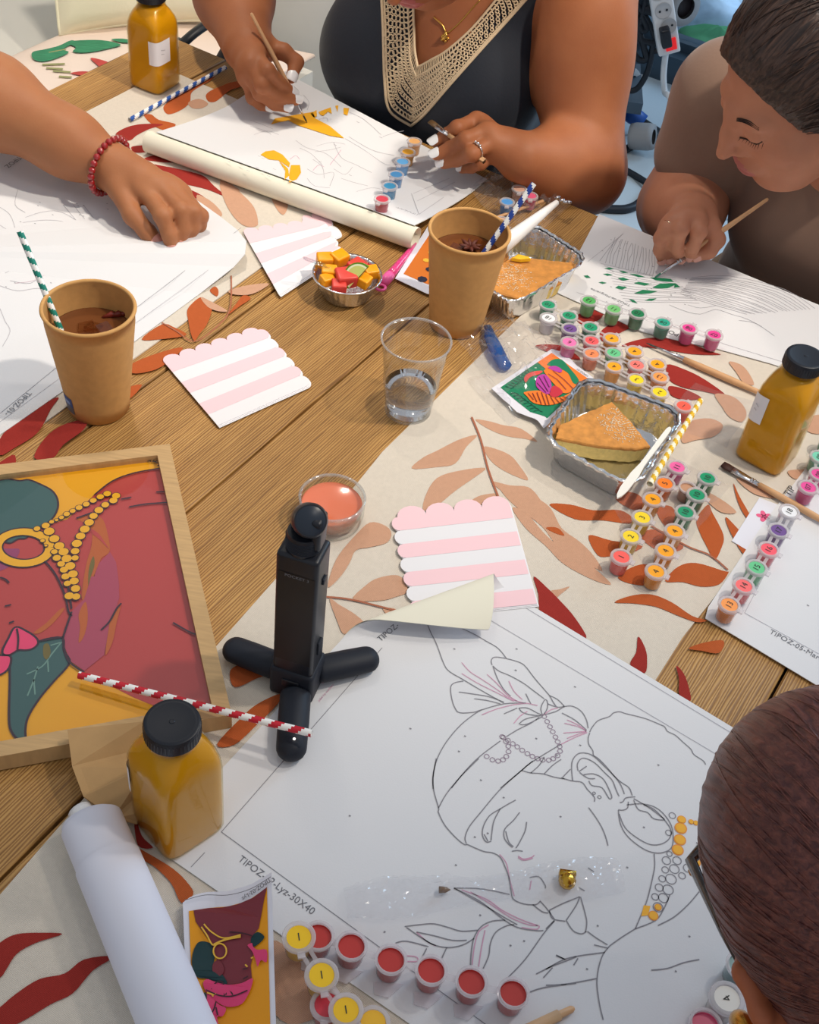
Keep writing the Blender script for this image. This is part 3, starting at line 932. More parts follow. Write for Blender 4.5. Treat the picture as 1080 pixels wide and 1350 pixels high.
# ---- lower right sheet with the pot strip on its edge
def mare_marks(mb, zf):
    d = (P(1080, 868) - P(1016, 833)).normalized(); n_ = Vector((-d.y, d.x, 0))
    mb.text('TIPOZ-05-Mare-30X40', P(1014, 834, .0034), d, n_, .0078, GREY_TXT)
    lines(mb, zf, [[(982, 808), (1030, 715), (1075, 640)], [(982, 808), (1080, 862)]], .0005, INKL, 1)
    lines(mb, zf, [[(1064, 797), (1067, 799)]], .001, INK, 1)
    mb.text('TIP', P(1042, 655, .0034), (P(1052, 640) - P(1042, 655)).normalized(), (P(1030, 648) - P(1042, 655)).normalized(), .011, BLACK_INK)
flat_sheet('paint_by_numbers_sheet', [(1082, 592), (1165, 640), (1190, 968), (1080, 905), (969, 838), (930, 815), (934, 800), (1010, 685)], lambda x, y: .0030,
           'white sheet at the right edge printed TIPOZ-05-Mare, strip of pots along it', mare_marks)

# ================================================================== framed painting
FZ = .020
OAK = mat('pale_oak_frame', (196, 160, 112), .55, noise_amt=.14, noise_scale=30, stretch=(1, 12, 1))
TR, BR = P(223.7, 585, FZ), P(305.6, 942, FZ)
fx = (BR - TR).normalized()                                # towards the viewer
fy = Vector((-fx.y, fx.x, 0))
if fy.x > 0: fy = -fy                                       # towards the left
FLn, FWd = (BR - TR).length, .43
fr = thing('framed_painting', (TR + BR) / 2 + fy * FWd / 2 - Z3 * FZ, 'framed painting of a red-skinned woman with gold beads lying flat on the table', 'framed picture')
bw = .0135
def fpt(a, b, z): return TR + fx * a + fy * b + Z3 * (z - FZ)
mb = MB()
def bar(a0, a1, b0, b1, cut):
    z0, z1 = .002, FZ
    pts = [fpt(*q, z1) for q in cut]
    mb.slab(pts, z1 - z0, OAK)
bar(0, 0, 0, 0, [(0, 0), (bw, bw), (bw, FWd - bw), (0, FWd)])
bar(0, 0, 0, 0, [(FLn, 0), (FLn, FWd), (FLn - bw, FWd - bw), (FLn - bw, bw)])
bar(0, 0, 0, 0, [(0, 0), (FLn, 0), (FLn - bw, bw), (bw, bw)])
bar(0, 0, 0, 0, [(0, FWd), (bw, FWd - bw), (FLn - bw, FWd - bw), (FLn, FWd)])
mb.build('frame', fr)
AZ = .0125
art = MB()
A_Y = mat('art_yellow', (238, 168, 8), .5); A_R = mat('art_red_skin', (186, 62, 60), .5); A_O = mat('art_orange_streak', (188, 92, 30), .5)
A_M = mat('art_magenta', (172, 66, 92), .5); A_G = mat('art_teal', (52, 92, 92), .5); A_P = mat('art_pink', (236, 62, 112), .5); A_K = mat('art_dark_outline', (52, 26, 44), .6)
A_B = mat('art_gold', (240, 176, 20), .5); A_OL = mat('art_olive', (112, 98, 40), .5); A_RV = mat('art_purple', (150, 58, 104), .5)
inner = [(bw, bw), (FLn - bw, bw), (FLn - bw, FWd - bw), (bw, FWd - bw)]
art.poly([fpt(a, b, AZ) for a, b in inner], A_Y)
def ap(pts, m, lv, smooth=True, outline=False):
    q = cat(pts, True, 4) if smooth else pts
    w3 = [P(x, y, AZ + .00025 * lv) for x, y in q]
    # clip to the opening
    ws = []
    for p in w3:
        d_ = p - TR; a = min(max(d_.dot(fx), bw), FLn - bw); b = min(max(d_.dot(fy), bw), FWd - bw)
        ws.append(fpt(a, b, AZ + .00025 * lv))
    art.poly(ws, m)
    if outline: art.ribbon([p + Z3 * .0001 for p in ws] + [ws[0] + Z3 * .0001], .0018, A_K)
def al(pts, wd=.0016, m=None, lv=8):
    art.ribbon([P(x, y, AZ + .00025 * lv) for x, y in cat(pts, n=4)], wd, m or A_K)
zf_ = lambda s: T(0, 580, 6.1375, s); zg = lambda s: T(0, 760, 5.4, s); zh = lambda s: T(0, 560, 3.375, s)
# shoulder and neck, then face
ap(zh('420,312 500,250 600,213 720,192 800,180 960,900 980,1000 1000,1230 900,1235 715,1262 600,1215 500,1165 380,1102 320,1055 283,980 283,950 315,850 250,660 300,430'), A_R, 1, False)
ap(zh('-300,520 -100,480 0,490 100,500 200,450 300,420 420,312 420,500 350,640 320,850 285,945 170,965 65,902 20,1000 -60,1080 -300,1100'), A_R, 2, False)
ap(zf_('620,640 740,600 800,620 850,680 890,890 820,960 770,1080 700,1290 660,1260 700,1000 740,860 740,720 660,660'), A_O, 3)
ap(zf_('740,720 800,760 850,830 880,880 800,800 750,760'), A_R, 4)
ap(zf_('755,940 765,1010 730,1120 715,1180 720,1040'), A_OL, 4)
ap(zg('650,0 840,0 850,150 775,390 740,560 600,672 500,602 450,480 460,380 510,250 600,160'), A_M, 4, False)
ap(zf_('890,905 940,990 965,1180 950,1350 640,1420 700,1250 720,1200 800,1000'), A_M, 3, False)
ap(zg('560,270 610,180 625,300 600,420 560,470 570,360'), A_O, 5)
ap(zg('860,200 830,330 800,470 750,560 770,400 790,300'), A_O, 5)
ap(zg('420,240 460,230 380,330 290,400 240,400 330,330'), A_O, 4)
ap(zf_('-200,880 60,880 160,890 100,1000 0,1060 -200,1100'), A_RV, 3)
ap(zf_('-250,520 -200,360 -80,320 0,325 60,315 160,330 230,322 330,360 420,410 465,480 465,560 420,640 340,700 270,740 210,795 150,800 80,835 0,815 -100,830 -220,700'), A_G, 4, outline=True)
ap(zg('75,560 130,525 230,515 280,460 440,435 455,530 495,615 380,750 280,870 200,1000 180,1100 185,1180 140,1170 85,1110 65,1020 70,760'), A_G, 4, outline=True)
ap(zg('110,360 60,440 20,520 25,555 70,558 130,525 180,525 230,515 270,480 260,440 200,395'), A_P, 5, outline=True)
ap(zg('-60,540 0,560 75,570 65,650 0,700 -80,690'), A_P, 5, outline=True)
ap(zg('310,490 345,480 360,540 340,590 310,570'), A_OL, 5)
for s in ('440,465 370,550 300,640 190,695', '340,600 345,680', '270,640 240,740 195,850', '240,730 250,840', '430,470 360,490'):
    al(zg(s), .0012, mat('art_pale_vein', (112, 150, 140), .6), 5)
wrapp = [(.075, .225), (.10, .30), (.15, .335), (.21, .32), (.235, .26), (.225, .215), (.15, .245)]
art.poly([fpt(a, b, AZ + .0019) for a, b in cat(wrapp, True, 5)], A_P)
art.mi(A_K)
ec = (190, 870)
def ering(rx, ry, w_, m, lv):
    pts = [(ec[0] + rx * math.cos(t), ec[1] + ry * math.sin(t)) for t in [2 * math.pi * i / 40 for i in range(41)]]
    art.ribbon([P(x / 6.1375, 580 + y / 6.1375, AZ + .00025 * lv) for x, y in pts], w_, m)
ering(214, 128, .0105, A_K, 6); ering(214, 128, .0078, A_B, 7)
BEADS = ((868, 435, 34), (940, 452, 36), (918, 490, 36), (812, 460, 32), (755, 490, 30), (698, 520, 30), (640, 548, 30), (588, 575, 26), (540, 600, 28), (498, 628, 22), (458, 648, 16), (418, 663, 22),
         (370, 693, 34), (300, 718, 28), (398, 740, 44), (440, 800, 42), (480, 858, 42), (440, 905, 28), (515, 905, 42), (460, 955, 34), (608, 955, 30), (540, 960, 42), (495, 1003, 32), (568, 1020, 42), (518, 1050, 34),
         (590, 1085, 40), (530, 1105, 34), (600, 1142, 38), (545, 1162, 30), (612, 1203, 38), (560, 1262, 38), (617, 1268, 34), (852, 525, 34), (800, 568, 38), (757, 615, 36), (722, 668, 40), (686, 722, 42),
         (652, 778, 40), (622, 838, 42), (608, 900, 36), (345, 815, 20), (372, 855, 14))
for i, (x, y, r) in enumerate(BEADS):
    z = AZ + .0021 + i * .00001
    c = P(x / 6.1375, 580 + y / 6.1375, z)
    art.disc(c, (r + 5) / 6.1375 * .00066, A_K, n=14); art.disc(c + Z3 * .0002, (r - 2) / 6.1375 * .00066, A_B, n=14)
for s in ('510,250 460,400 450,450 460,530 495,610 600,685', '280,460 360,445 450,430', '720,380 780,320 830,230 864,190', '35,210 80,200', '65,330 100,318', '120,370 130,440 125,520', '0,5 40,20 65,45', '480,30 510,230'):
    al(zg(s))
for s in ('200,605 250,670 290,760 305,830 320,850', '575,365 650,352 750,345', '770,880 850,925 890,935', '695,298 750,298', '420,312 500,250 600,213 720,192', '540,330 585,322', '340,415 410,390'):
    al(zh(s))
SG = mat('signature_black', (40, 30, 20), .6)
for s in ('650,155 665,160 690,148 680,165 700,160', '690,165 712,175 700,182 720,180', '660,150 672,166'):
    al(zh(s), .0009, SG, 9)
art.build('painting', fr)
g = MB()
g.poly([fpt(a, b, .0165) for a, b in inner], film('picture_glass', (250, 250, 250), .5, .03))
g.build('glass_pane', fr)
# ================================================================== things on the table
KRAFT = mat('kraft_card', (202, 154, 96), .75, noise_amt=.07, noise_scale=120, spec=.2)
KRAFT_IN = mat('kraft_card_inside', (192, 142, 80), .6)
CLEAR = film('clear_plastic', (250, 251, 252), .35, .06)
CLEAR2 = film('crinkled_clear_film', (253, 253, 254), .28, .12, .07)
BLACKP = mat('black_plastic', (22, 25, 34), .35)
WHITEP = mat('white_plastic', (238, 238, 238), .4)
STEEL = mat('brushed_steel', (205, 205, 210), .25, 1)
FOIL = mat('aluminium_foil', (228, 228, 230), .22, 1, bump=.5, bump_scale=140)
BEECH = mat('beech_wood', (214, 166, 120), .5, noise_amt=.08, noise_scale=60)

def hw(px_top, base, z0=0, z1=.3):
    """height at which the vertical over base meets pixel row"""
    lo, hi = z0, z1
    for _ in range(40):
        m = (lo + hi) / 2
        p = base + Z3 * m - CAMP
        y = 675 - FPX * p.dot(UP) / p.dot(FW)
        if y > px_top: lo = m
        else: hi = m
    return lo

# ---- kraft cups
def kraft_cup(px, label, group, tea):
    c = P(*px, .0016)
    t = thing('kraft_cup', c, label, 'cup', group)
    b = MB()
    H, r1, r0 = .1195, .0434, .0298
    prof = [(0, .003), (r0 - .002, .003), (r0 - .0012, 0), (r0, 0)]
    prof += [(r0 + (r1 - r0) * k / 8, H * k / 8) for k in range(1, 9)]
    prof[-1] = (r1 - .0014, H - .0022)
    for k in range(9):
        a = -1.2 + k / 8 * (math.pi + 1.6)
        prof.append((r1 - .0012 + .0019 * math.cos(a), H - .0006 + .0019 * math.sin(a)))
    prof += [(r0 + (r1 - r0) * k / 8 - .0012, H * k / 8) for k in (7.6, 6, 4, 2, .4)] + [(0, .004)]
    b.lathe(prof, KRAFT, c, 56)
    b.build('cup', t, True, c)
    d = MB()
    zl_ = .0905
    rl = r0 + (r1 - r0) * zl_ / H - .0016
    d.lathe([(rl, zl_ - .01), (rl, zl_), (rl * .97, zl_ - .0006), (rl * .6, zl_ - .0005), (0, zl_ - .0005)], tea, c, 40)
    d.build('drink', t, True, c)
    return t, c, zl_
TEA = mat('iced_tea', (108, 62, 34), .06, spec=.7, coat=1)
ICE = film('ice', (240, 225, 210), .3, .1)
def ice(c, n, seed, t):
    rnd = random.Random(seed)
    b = MB()
    for k in range(n):
        a = rnd.uniform(0, 6.28); r = rnd.uniform(.004, .026)
        b.box(c + Vector((r * math.cos(a), r * math.sin(a), .0005)), (.013, .014, .006), ICE, Matrix.Rotation(a * 2, 3, 'Z') @ Matrix.Rotation(.25, 3, 'X'))
    b.build('ice', t)
cupA, cA, zA = kraft_cup((130.5, 534), 'kraft paper cup of iced tea with green striped straw', 'kraft cups', TEA)
ice(cA + Z3 * zA, 3, 4, cupA)
st = MB()
BLUE_ST = mat('blue_sticker', (52, 84, 140), .5); GREY_ST = mat('grey_sticker', (92, 92, 100), .5)
def wrap_patch(mb, c, a0, a1, z0, z1, rf, m, n=8):
    mb.grid(lambda i, j: c + Vector((rf(z0 + (z1 - z0) * j) * math.cos(a0 + (a1 - a0) * i), rf(z0 + (z1 - z0) * j) * math.sin(a0 + (a1 - a0) * i), z0 + (z1 - z0) * j)), n, 3, m)
rc = lambda z: .0298 + (.0434 - .0298) * z / .1195 + .0004
wrap_patch(st, cA, math.radians(214), math.radians(240), .016, .028, rc, BLUE_ST)
wrap_patch(st, cA, math.radians(214), math.radians(240), .007, .016, rc, GREY_ST)
wrap_patch(st, cA, math.radians(219), math.radians(234), .019, .0235, lambda z: rc(z) + .0002, mat('pale_blue_mark', (130, 160, 205), .5))
st.build('sticker', cupA, True, cA)
cupB, cB, zB = kraft_cup((601, 425), 'kraft paper cup of iced tea with star anise and blue striped straw', 'kraft cups', TEA)
ice(cB + Z3 * zB, 2, 9, cupB)
ANISE = mat('star_anise_brown', (92, 40, 28), .6, noise_amt=.2, noise_scale=300)
def anise(c, label, s=1):
    b = MB()
    for k in range(8):
        a = k * math.pi / 4 + .2
        d = Vector((math.cos(a), math.sin(a), .25 + .1 * (k % 2)))
        q = c + Z3 * .001
        b.tube([q + d * .001, q + d * .005 * s, q + d * .009 * s, q + d * .0125 * s], [.0012, .0026 * s, .0021 * s, .0003], ANISE, 6)
    return tag(b.build('star_anise', smooth=True), label, 'star anise')
q = P(620, 327, zB + .0016); anise(q, 'dark star anise floating in the middle kraft cup')
b = MB(); q = P(150, 417, zA + .0016)
for k in range(3):
    b.tube([q + Vector((-.010 + .006 * k, -.004 + .003 * k, 0)), q + Vector((-.002 + .006 * k, .001 + .002 * k, .0015)), q + Vector((.006 + .004 * k, .0015 + .003 * k, 0))], [.001, .0035, .001], mat('dark_red_peel', (112, 34, 22), .4), 7)
tag(b.build('dried_petal', smooth=True), 'dark red dried petal floating in the left kraft cup', 'garnish')

# ---- striped straws
def straw(pa, pb, rgb, label, r=.0030, turns=13, white=(242, 242, 240)):
    pa, pb = Vector(pa), Vector(pb)
    n, k = 16, turns * 8
    m1 = mat('straw_stripe_%d_%d_%d' % rgb, rgb, .55); m0 = mat('straw_white_%d' % white[2], white, .6)
    b = MB()
    pts = [pa.lerp(pb, i / k) for i in range(k + 1)]
    b.tube(pts, r, m0, n, False, mfun=lambda i, j: m1 if ((i + j * 8 / n) % 8) < 4 else m0)
    b.tube([pa.lerp(pb, i / 4) for i in range(5)], r * .82, m0, n, False)
    return tag(b.build('paper_straw', smooth=True), label, 'straw', 'striped paper straws')
straw(P(26, 305, .172), P(82, 440, .088), (18, 128, 112), 'green and white striped straw in the left kraft cup', turns=8)
straw(P(704, 242, .168), P(632, 342, .088), (34, 66, 150), 'blue and white striped straw standing in the middle kraft cup', turns=6)
straw(P(171, 158, .0050), P(297, 89, .0050), (44, 90, 170), 'blue and white striped straw lying on the far runner edge', turns=11)
straw(P(104, 890, .0238), P(411, 967, .0345), (196, 28, 48), 'red and white striped straw lying across the painting and the tripod leg', turns=12)
straw(P(924, 528, .0415), P(857, 638, .0405), (226, 178, 20), 'yellow and white striped straw along the cake tray', turns=12, white=(246, 240, 214))

# ---- juice bottles
JUICE = mat('orange_juice', (212, 154, 6), .3, coat=.3)
BSHELL = film('bottle_plastic', (252, 246, 225), .08, .05)
def sq(r, k, rot, n=48):
    out = []
    for j in range(n):
        a = 2 * math.pi * j / n
        c_, s_ = math.cos(a), math.sin(a)
        e = 2 + k
        rr = r / (abs(c_) ** e + abs(s_) ** e) ** (1 / e)
        out.append((rr * math.cos(a + rot), rr * math.sin(a + rot)))
    return out
def bottle(px, rot, label, sticker=None, sc=1.0):
    c = P(*px, .0018)
    t = thing('juice_bottle', c, label, 'bottle', 'orange juice bottles')
    def loft(mb, prof, m):
        base = len(mb.v); n = 48
        for r, z, k in prof:
            mb.v += [tuple(c + Vector((x, y, z))) for x, y in sq(r, k, rot, n)]
        for i in range(len(prof) - 1):
            for j in range(n):
                j2 = (j + 1) % n
                mb.f.append([base + i * n + j, base + i * n + j2, base + (i + 1) * n + j2, base + (i + 1) * n + j]); mb.m.append(mb.mi(m))
        mb.f.append([base + j for j in range(n)][::-1]); mb.m.append(mb.mi(m))
    h = .0262 * sc
    P_ = [(h * .86, 0, 4), (h * .96, .0015, 4.5), (h, .005, 5), (h, .04, 5), (h, .082, 5), (h * .985, .089, 4), (h * .93, .096, 2.6), (h * .83, .103, 1.2), (h * .715, .1085, .4), (.0178, .113, 0), (.0172, .117, 0)]
    b = MB(); loft(b, P_, BSHELL); b.build('bottle', t, True, c)
    b = MB(); loft(b, [(r - .0009, max(z, .0012) if z < .1 else z, k) for r, z, k in P_[:-2]] + [(.0160, .112, 0), (.001, .1121, 0)], JUICE); b.build('juice', t, True, c)
    b = MB()
    r = .0194; z0, z1 = .117, .1304
    prof = [(r * .9, z0), (r, z0 + .0006), (r, z1 - .0022), (r - .0007, z1 - .0006), (r - .0022, z1), (r - .004, z1 - .0003), (.002, z1 - .0003), (.0015, z1 + .0002), (0, z1 + .0002)]
    b.lathe(prof, BLACKP, c, 60)
    for k in range(48):
        a = 2 * math.pi * k / 48
        b.box(c + Vector((r * math.cos(a), r * math.sin(a), (z0 + z1) / 2 - .001)), (.0005, .0009, .009), BLACKP, Matrix.Rotation(a, 3, 'Z'))
    b.lathe([(.0176, z0 - .003), (.0186, z0 - .003), (.0186, z0 - .0006), (.0176, z0 - .0006)], BLACKP if False else BSHELL, c, 40)
    b.build('cap', t, True, c, 40)
    if sticker:
        a0, a1, z0, z1 = sticker
        b = MB()
        def rr(a):
            c_, s_ = abs(math.cos(a - rot)), abs(math.sin(a - rot)); e = 7
            return (h + .0004) / (c_ ** e + s_ ** e) ** (1 / e)
        LBL = mat('white_bottle_label', (236, 234, 238), .6)
        b.grid(lambda i, j: c + Vector((rr(a0 + (a1 - a0) * i) * math.cos(a0 + (a1 - a0) * i), rr(a0 + (a1 - a0) * i) * math.sin(a0 + (a1 - a0) * i), z0 + (z1 - z0) * j)), 12, 2, LBL)
        am = (a0 + a1) / 2
        for q_, wd in ((.62, .009), (.45, .006)):
            zc_ = z0 + (z1 - z0) * q_
            b.grid(lambda i, j: c + Vector(((rr(am) + .0006) * math.cos(am), (rr(am) + .0006) * math.sin(am), 0)) + Vector((-math.sin(am), math.cos(am), 0)) * wd * (i - .5) + Z3 * (zc_ + .0009 * j), 1, 1, INKL)
        b.build('label', t, True, c)
    return t
bottle((236, 1084), math.radians(47), 'orange juice bottle with black cap beside the framed painting', (math.radians(150), math.radians(192), .045, .075))
bottle((1009, 600), math.radians(-33), 'orange juice bottle with black cap behind the flat brush at the right', (math.radians(182), math.radians(216), .052, .085))
bottle((205, 111), math.radians(-24), 'orange juice bottle with a white label standing at the far table end', (math.radians(272), math.radians(338), .042, .074))

# ---- clear cup of water
c = P(537.5, 541, .0004); hc = hw(447, c + Z3 * 0)
t = thing('plastic_cup', c, 'clear plastic cup of water standing by the kraft cup', 'cup')
b = MB(); r0, r1 = .0232, .0338
pr = [(0, .004), (r0 - .002, .003), (r0 - .0008, 0), (r0, .0005)] + [(r0 + (r1 - r0) * k / 6, hc * k / 6) for k in range(1, 7)]
pr += [(r1 + .0012, hc + .0002), (r1 + .0014, hc - .0012), (r1 + .0005, hc - .002)]
b.lathe(pr, CLEAR, c, 56)
CUPR = film('cup_rim_plastic', (252, 252, 252), .9, .08, .22)
b.lathe([(r1 - .0004, hc - .0022), (r1 + .0013, hc - .0012), (r1 + .0015, hc), (r1 + .0004, hc + .0008), (r1 - .0008, hc)], CUPR, c, 56)
b.lathe([(r0 - .0006, .0004), (r0 + .0004, .0006), (r0 + .0007, .0035)], CUPR, c, 56)
b.lathe([(r0 + (r1 - r0) * k - .0008, hc * k) for k in (.02, .5, .98)], CLEAR, c, 56)
for k in range(1, 4):
    z = .030 + .004 * k; rr_ = r0 + (r1 - r0) * z / hc
    b.lathe([(rr_ + .0002, z - .0005), (rr_ + .0007, z), (rr_ + .0002, z + .0005)], CLEAR, c, 48)
b.build('cup', t, True, c)
WATER = mat('water', (250, 252, 255), .0, trans=1, ior=1.33)
b = MB(); zw = .034
rw = lambda z: r0 + (r1 - r0) * z / hc - .0012
b.lathe([(0, .0042), (rw(.004), .0042), (rw(.02), .02), (rw(zw), zw), (rw(zw) * .9, zw - .0004), (0, zw - .0004)], WATER, c, 48)
b.build('water', t, True, c)

# ---- tumbler of pink juice
c = P(436, 686, .0004); ht = hw(655, c)
t = thing('glass_tumbler', c, 'round glass tumbler of pink juice behind the small tripod', 'glass')
PINKJ = mat('pink_grapefruit_juice', (226, 122, 88), .15, sss=.1, coat=1)
b = MB(); r1 = .0308; r0 = .0285
pr = [(0, .001), (r0 - .004, 0), (r0, .003), (r1 - .0005, ht * .4), (r1, ht - .001), (r1 - .0009, ht), (r1 - .002, ht - .001), (r1 - .0024, ht * .5), (r0 - .003, .006), (0, .006)]
GLASS = film('tumbler_glass', (246, 250, 250), .7, .05, ior=1.45)
b.lathe(pr, GLASS, c, 56)
b.lathe([(r1 + .0002, ht - .002), (r1 + .0004, ht - .0003), (r1 - .0008, ht + .0006), (r1 - .0024, ht - .0003), (r1 - .0026, ht - .002)], CUPR, c, 56)
b.build('tumbler', t, True, c)
b = MB(); zj = ht * .70
b.lathe([(0, .0064), (r0 - .0032, .0064), (r1 - .0027, .02), (r1 - .0027, zj + .0006), (r1 - .004, zj), (0, zj)], PINKJ, c, 48); b.build('juice', t, True, c)

# ---- foil fruit bowl
c = P(456, 388, .0004); hb = hw(361, c)
t = thing('foil_bowl', c, 'round foil bowl of cut fruit beside a striped napkin', 'bowl')
b = MB(); r0, r1 = .0265, .0362
def rip(z): return .0007 * min(1, z / .01)
n = 120
prof = [(0, .0012), (r0 * .6, .0010), (r0, .001), (r0 + .001, .003)] + [(r0 + (r1 - r0) * k / 5, hb * k / 5) for k in range(1, 6)] + [(r1 + .0025, hb + .0012), (r1 + .0032, hb - .0002), (r1 + .002, hb - .0012)]
base = len(b.v)
for i, (r, z) in enumerate(prof):
    for j in range(n):
        a = 2 * math.pi * j / n
        rr_ = r + (.0006 * math.cos(30 * a) if 3 < i < 9 else 0)
        b.v.append(tuple(c + Vector((rr_ * math.cos(a), rr_ * math.sin(a), z))))
for i in range(len(prof) - 1):
    for j in range(n):
        j2 = (j + 1) % n
        b.f.append([i * n + j, i * n + j2, (i + 1) * n + j2, (i + 1) * n + j]); b.m.append(b.mi(FOIL))
b.build('bowl', t, True, c)
def chunk(px, z, size, m, name, label, cat_, rot=0, group=None, tilt=.2):
    bb = MB(); q = P(*px, z)
    x, y, h = size
    R_ = Matrix.Rotation(rot, 3, 'Z') @ Matrix.Rotation(tilt, 3, 'X')
    bm = bmesh.new(); bmesh.ops.create_cube(bm, size=1)
    bmesh.ops.scale(bm, vec=(x, y, h), verts=bm.verts)
    bmesh.ops.bevel(bm, geom=bm.edges[:], offset=min(x, y, h) * .16, segments=3, profile=.6, affect='EDGES')
    bb.add([R_ @ v.co + q for v in bm.verts], [[v.index for v in f.verts] for f in bm.faces], m); bm.free()
    return tag(bb.build(name, smooth=True), label, cat_, group)
MANGO = mat('mango_flesh', (248, 164, 12), .35, sss=.15, noise_amt=.08, noise_scale=150); MELON = mat('watermelon_flesh', (222, 70, 60), .35, sss=.15, noise_amt=.1, noise_scale=150)
for i, (x, y, z, s_, r_) in enumerate(((428, 343, .030, .018, .3), (447, 341, .031, .019, .9), (434, 359, .031, .017, .1), (431, 369, .028, .015, .7), (489, 359, .030, .016, .5), (481, 371, .029, .015, 1.2))):
    chunk((x, y), z, (s_, s_ * .8, s_ * .8), MANGO, 'mango_cube', ['mango cube at the back left of the fruit bowl', 'mango cube at the back middle of the fruit bowl', 'upper mango cube at the left rim of the fruit bowl',
          'lower mango cube at the left rim of the fruit bowl', 'upper mango cube right of the lime wedge', 'lower mango cube right of the lime wedge'][i], 'fruit', r_, 'mango cubes')
for i, (x, y, z, s_, r_) in enumerate(((456, 366, .031, .023, .4), (470, 353, .026, .020, 1.0), (447, 377, .027, .016, .2))):
    chunk((x, y), z, (s_, s_ * .85, s_ * .75), MELON, 'watermelon_chunk', ['largest watermelon chunk in the middle of the fruit bowl', 'watermelon chunk behind the lime wedge', 'watermelon chunk at the front of the fruit bowl'][i], 'fruit', r_, 'watermelon chunks')
# lime wedge
q = P(473, 366, .034)
t = thing('lime_wedge', q, 'green lime wedge standing in the fruit bowl', 'fruit')
def lime(r, m, thk, name):
    bb = MB(); pts = []
    for k in range(17):
        a = math.radians(60) + math.pi * k / 16
        pts.append((r * math.cos(a), r * math.sin(a)))
    R_ = Matrix.Rotation(math.radians(-10), 3, 'Z') @ Matrix.Rotation(math.radians(58), 3, 'X')
    f = [q + R_ @ Vector((x, y, thk)) for x, y in pts]; g = [q + R_ @ Vector((x, y, -thk)) for x, y in pts]
    k = len(f)
    bb.add(f + g, [tuple(range(k)), tuple(range(2 * k - 1, k - 1, -1))] + [(i, k + i, k + (i + 1) % k, (i + 1) % k) for i in range(k)], m)
    bb.build(name, t, False, q)
lime(.0165, mat('lime_rind', (92, 138, 22), .4), .0036, 'rind'); lime(.0148, mat('lime_pith', (232, 238, 200), .5), .0038, 'pith'); lime(.0128, mat('lime_flesh', (206, 214, 120), .3), .0040, 'flesh')
b = MB(); FK = film('clear_fork_plastic', (240, 244, 246), .4, .05)
pa, pb = P(400, 340, .047), P(445, 356, .034)
for s_ in (-1, 1):
    off = Vector((-.3, .9, 0)) * .0025 * s_
    b.tube([pa + off * .4, pa.lerp(pb, .1) + off, pa.lerp(pb, .6) + off, pb + off], .0010, FK, 6)
b.ribbon([pa, pa.lerp(pb, .5), pb], .006, FK)
tag(b.build('plastic_fork', smooth=True), 'clear plastic fork handle sticking out of the fruit bowl', 'fork')

# ---- foil trays
def tray(rim_px, zr, base_in, label, seed):
    rim = [P(x, y, zr) for x, y in rim_px]
    cen = sum(rim, Vector()) / 4
    c0 = Vector((cen.x, cen.y, TZ + .0012))
    t = thing('foil_tray', c0, label, 'foil tray', 'square foil trays')
    rnd = random.Random(seed)
    n = 160
    def outline(f, z, wob):
        pts = [cen + (p - cen) * f for p in rim]
        out = []
        # rounded quad by Bezier corners
        per = n // 4
        for i in range(4):
            a, b_, c_ = pts[i - 1], pts[i], pts[(i + 1) % 4]
            s0 = b_.lerp(a, .5); s1 = b_.lerp(c_, .5)
            k0 = b_.lerp(a, .24); k1 = b_.lerp(c_, .24)
            for k in range(per):
                u = k / per
                if u < .3: p = s0.lerp(k0, u / .3)
                elif u < .7:
                    v = (u - .3) / .4
                    p = k0 * (1 - v) ** 2 + b_ * 2 * v * (1 - v) + k1 * v * v
                else: p = k1.lerp(s1, (u - .7) / .3)
                d = (p - cen); d.z = 0; d.normalize()
                q_ = p + d * wob(len(out))
                q_.z = TZ + z + (rnd.uniform(-.0004, .0004) if z > .02 else 0)
                out.append(q_)
        return out
    rp = lambda a: (lambda k: a * math.cos(k * 2 * math.pi / 5) + rnd.uniform(-a, a) * .3)
    levels = [outline(.02, .0022, lambda k: 0), outline(base_in - .05, .0022, lambda k: 0), outline(base_in, .003, rp(.0003))]
    for k in range(1, 6):
        levels.append(outline(base_in + (.92 - base_in) * k / 5, .003 + (zr - .003) * k / 5, rp(.0007)))
    levels += [outline(.955, zr, rp(.0006)), outline(1.0, zr - .0008, rp(.0009)), outline(1.01, zr + .0022, rp(.0008)), outline(.985, zr + .0030, rp(.0007)), outline(.965, zr + .0012, rp(.0006))]
    b = MB()
    for L_ in levels: b.v += [tuple(p) for p in L_]
    for i in range(len(levels) - 1):
        for j in range(n):
            j2 = (j + 1) % n
            b.f.append([i * n + j, i * n + j2, (i + 1) * n + j2, (i + 1) * n + j]); b.m.append(b.mi(FOIL))
    b.build('tray', t, True, c0, 50)
    return t
tray([(711, 578), (770, 494), (907, 545), (838, 648)], .034, .80, 'near foil tray with a cake slice and a white knife', 1)
tray([(627, 372), (700, 292), (780, 343), (676, 404)], .034, .80, 'far foil tray with a cake slice behind the kraft cup', 2)
CRUST = mat('golden_cake_top', (206, 140, 66), .7, noise_amt=.22, noise_scale=130, bump=.4, bump_scale=300); CRUMB = mat('yellow_cake_crumb', (238, 206, 124), .8, noise_amt=.10, noise_scale=220, bump=.5, bump_scale=350)
SUGAR = mat('icing_sugar', (246, 232, 208), .9)
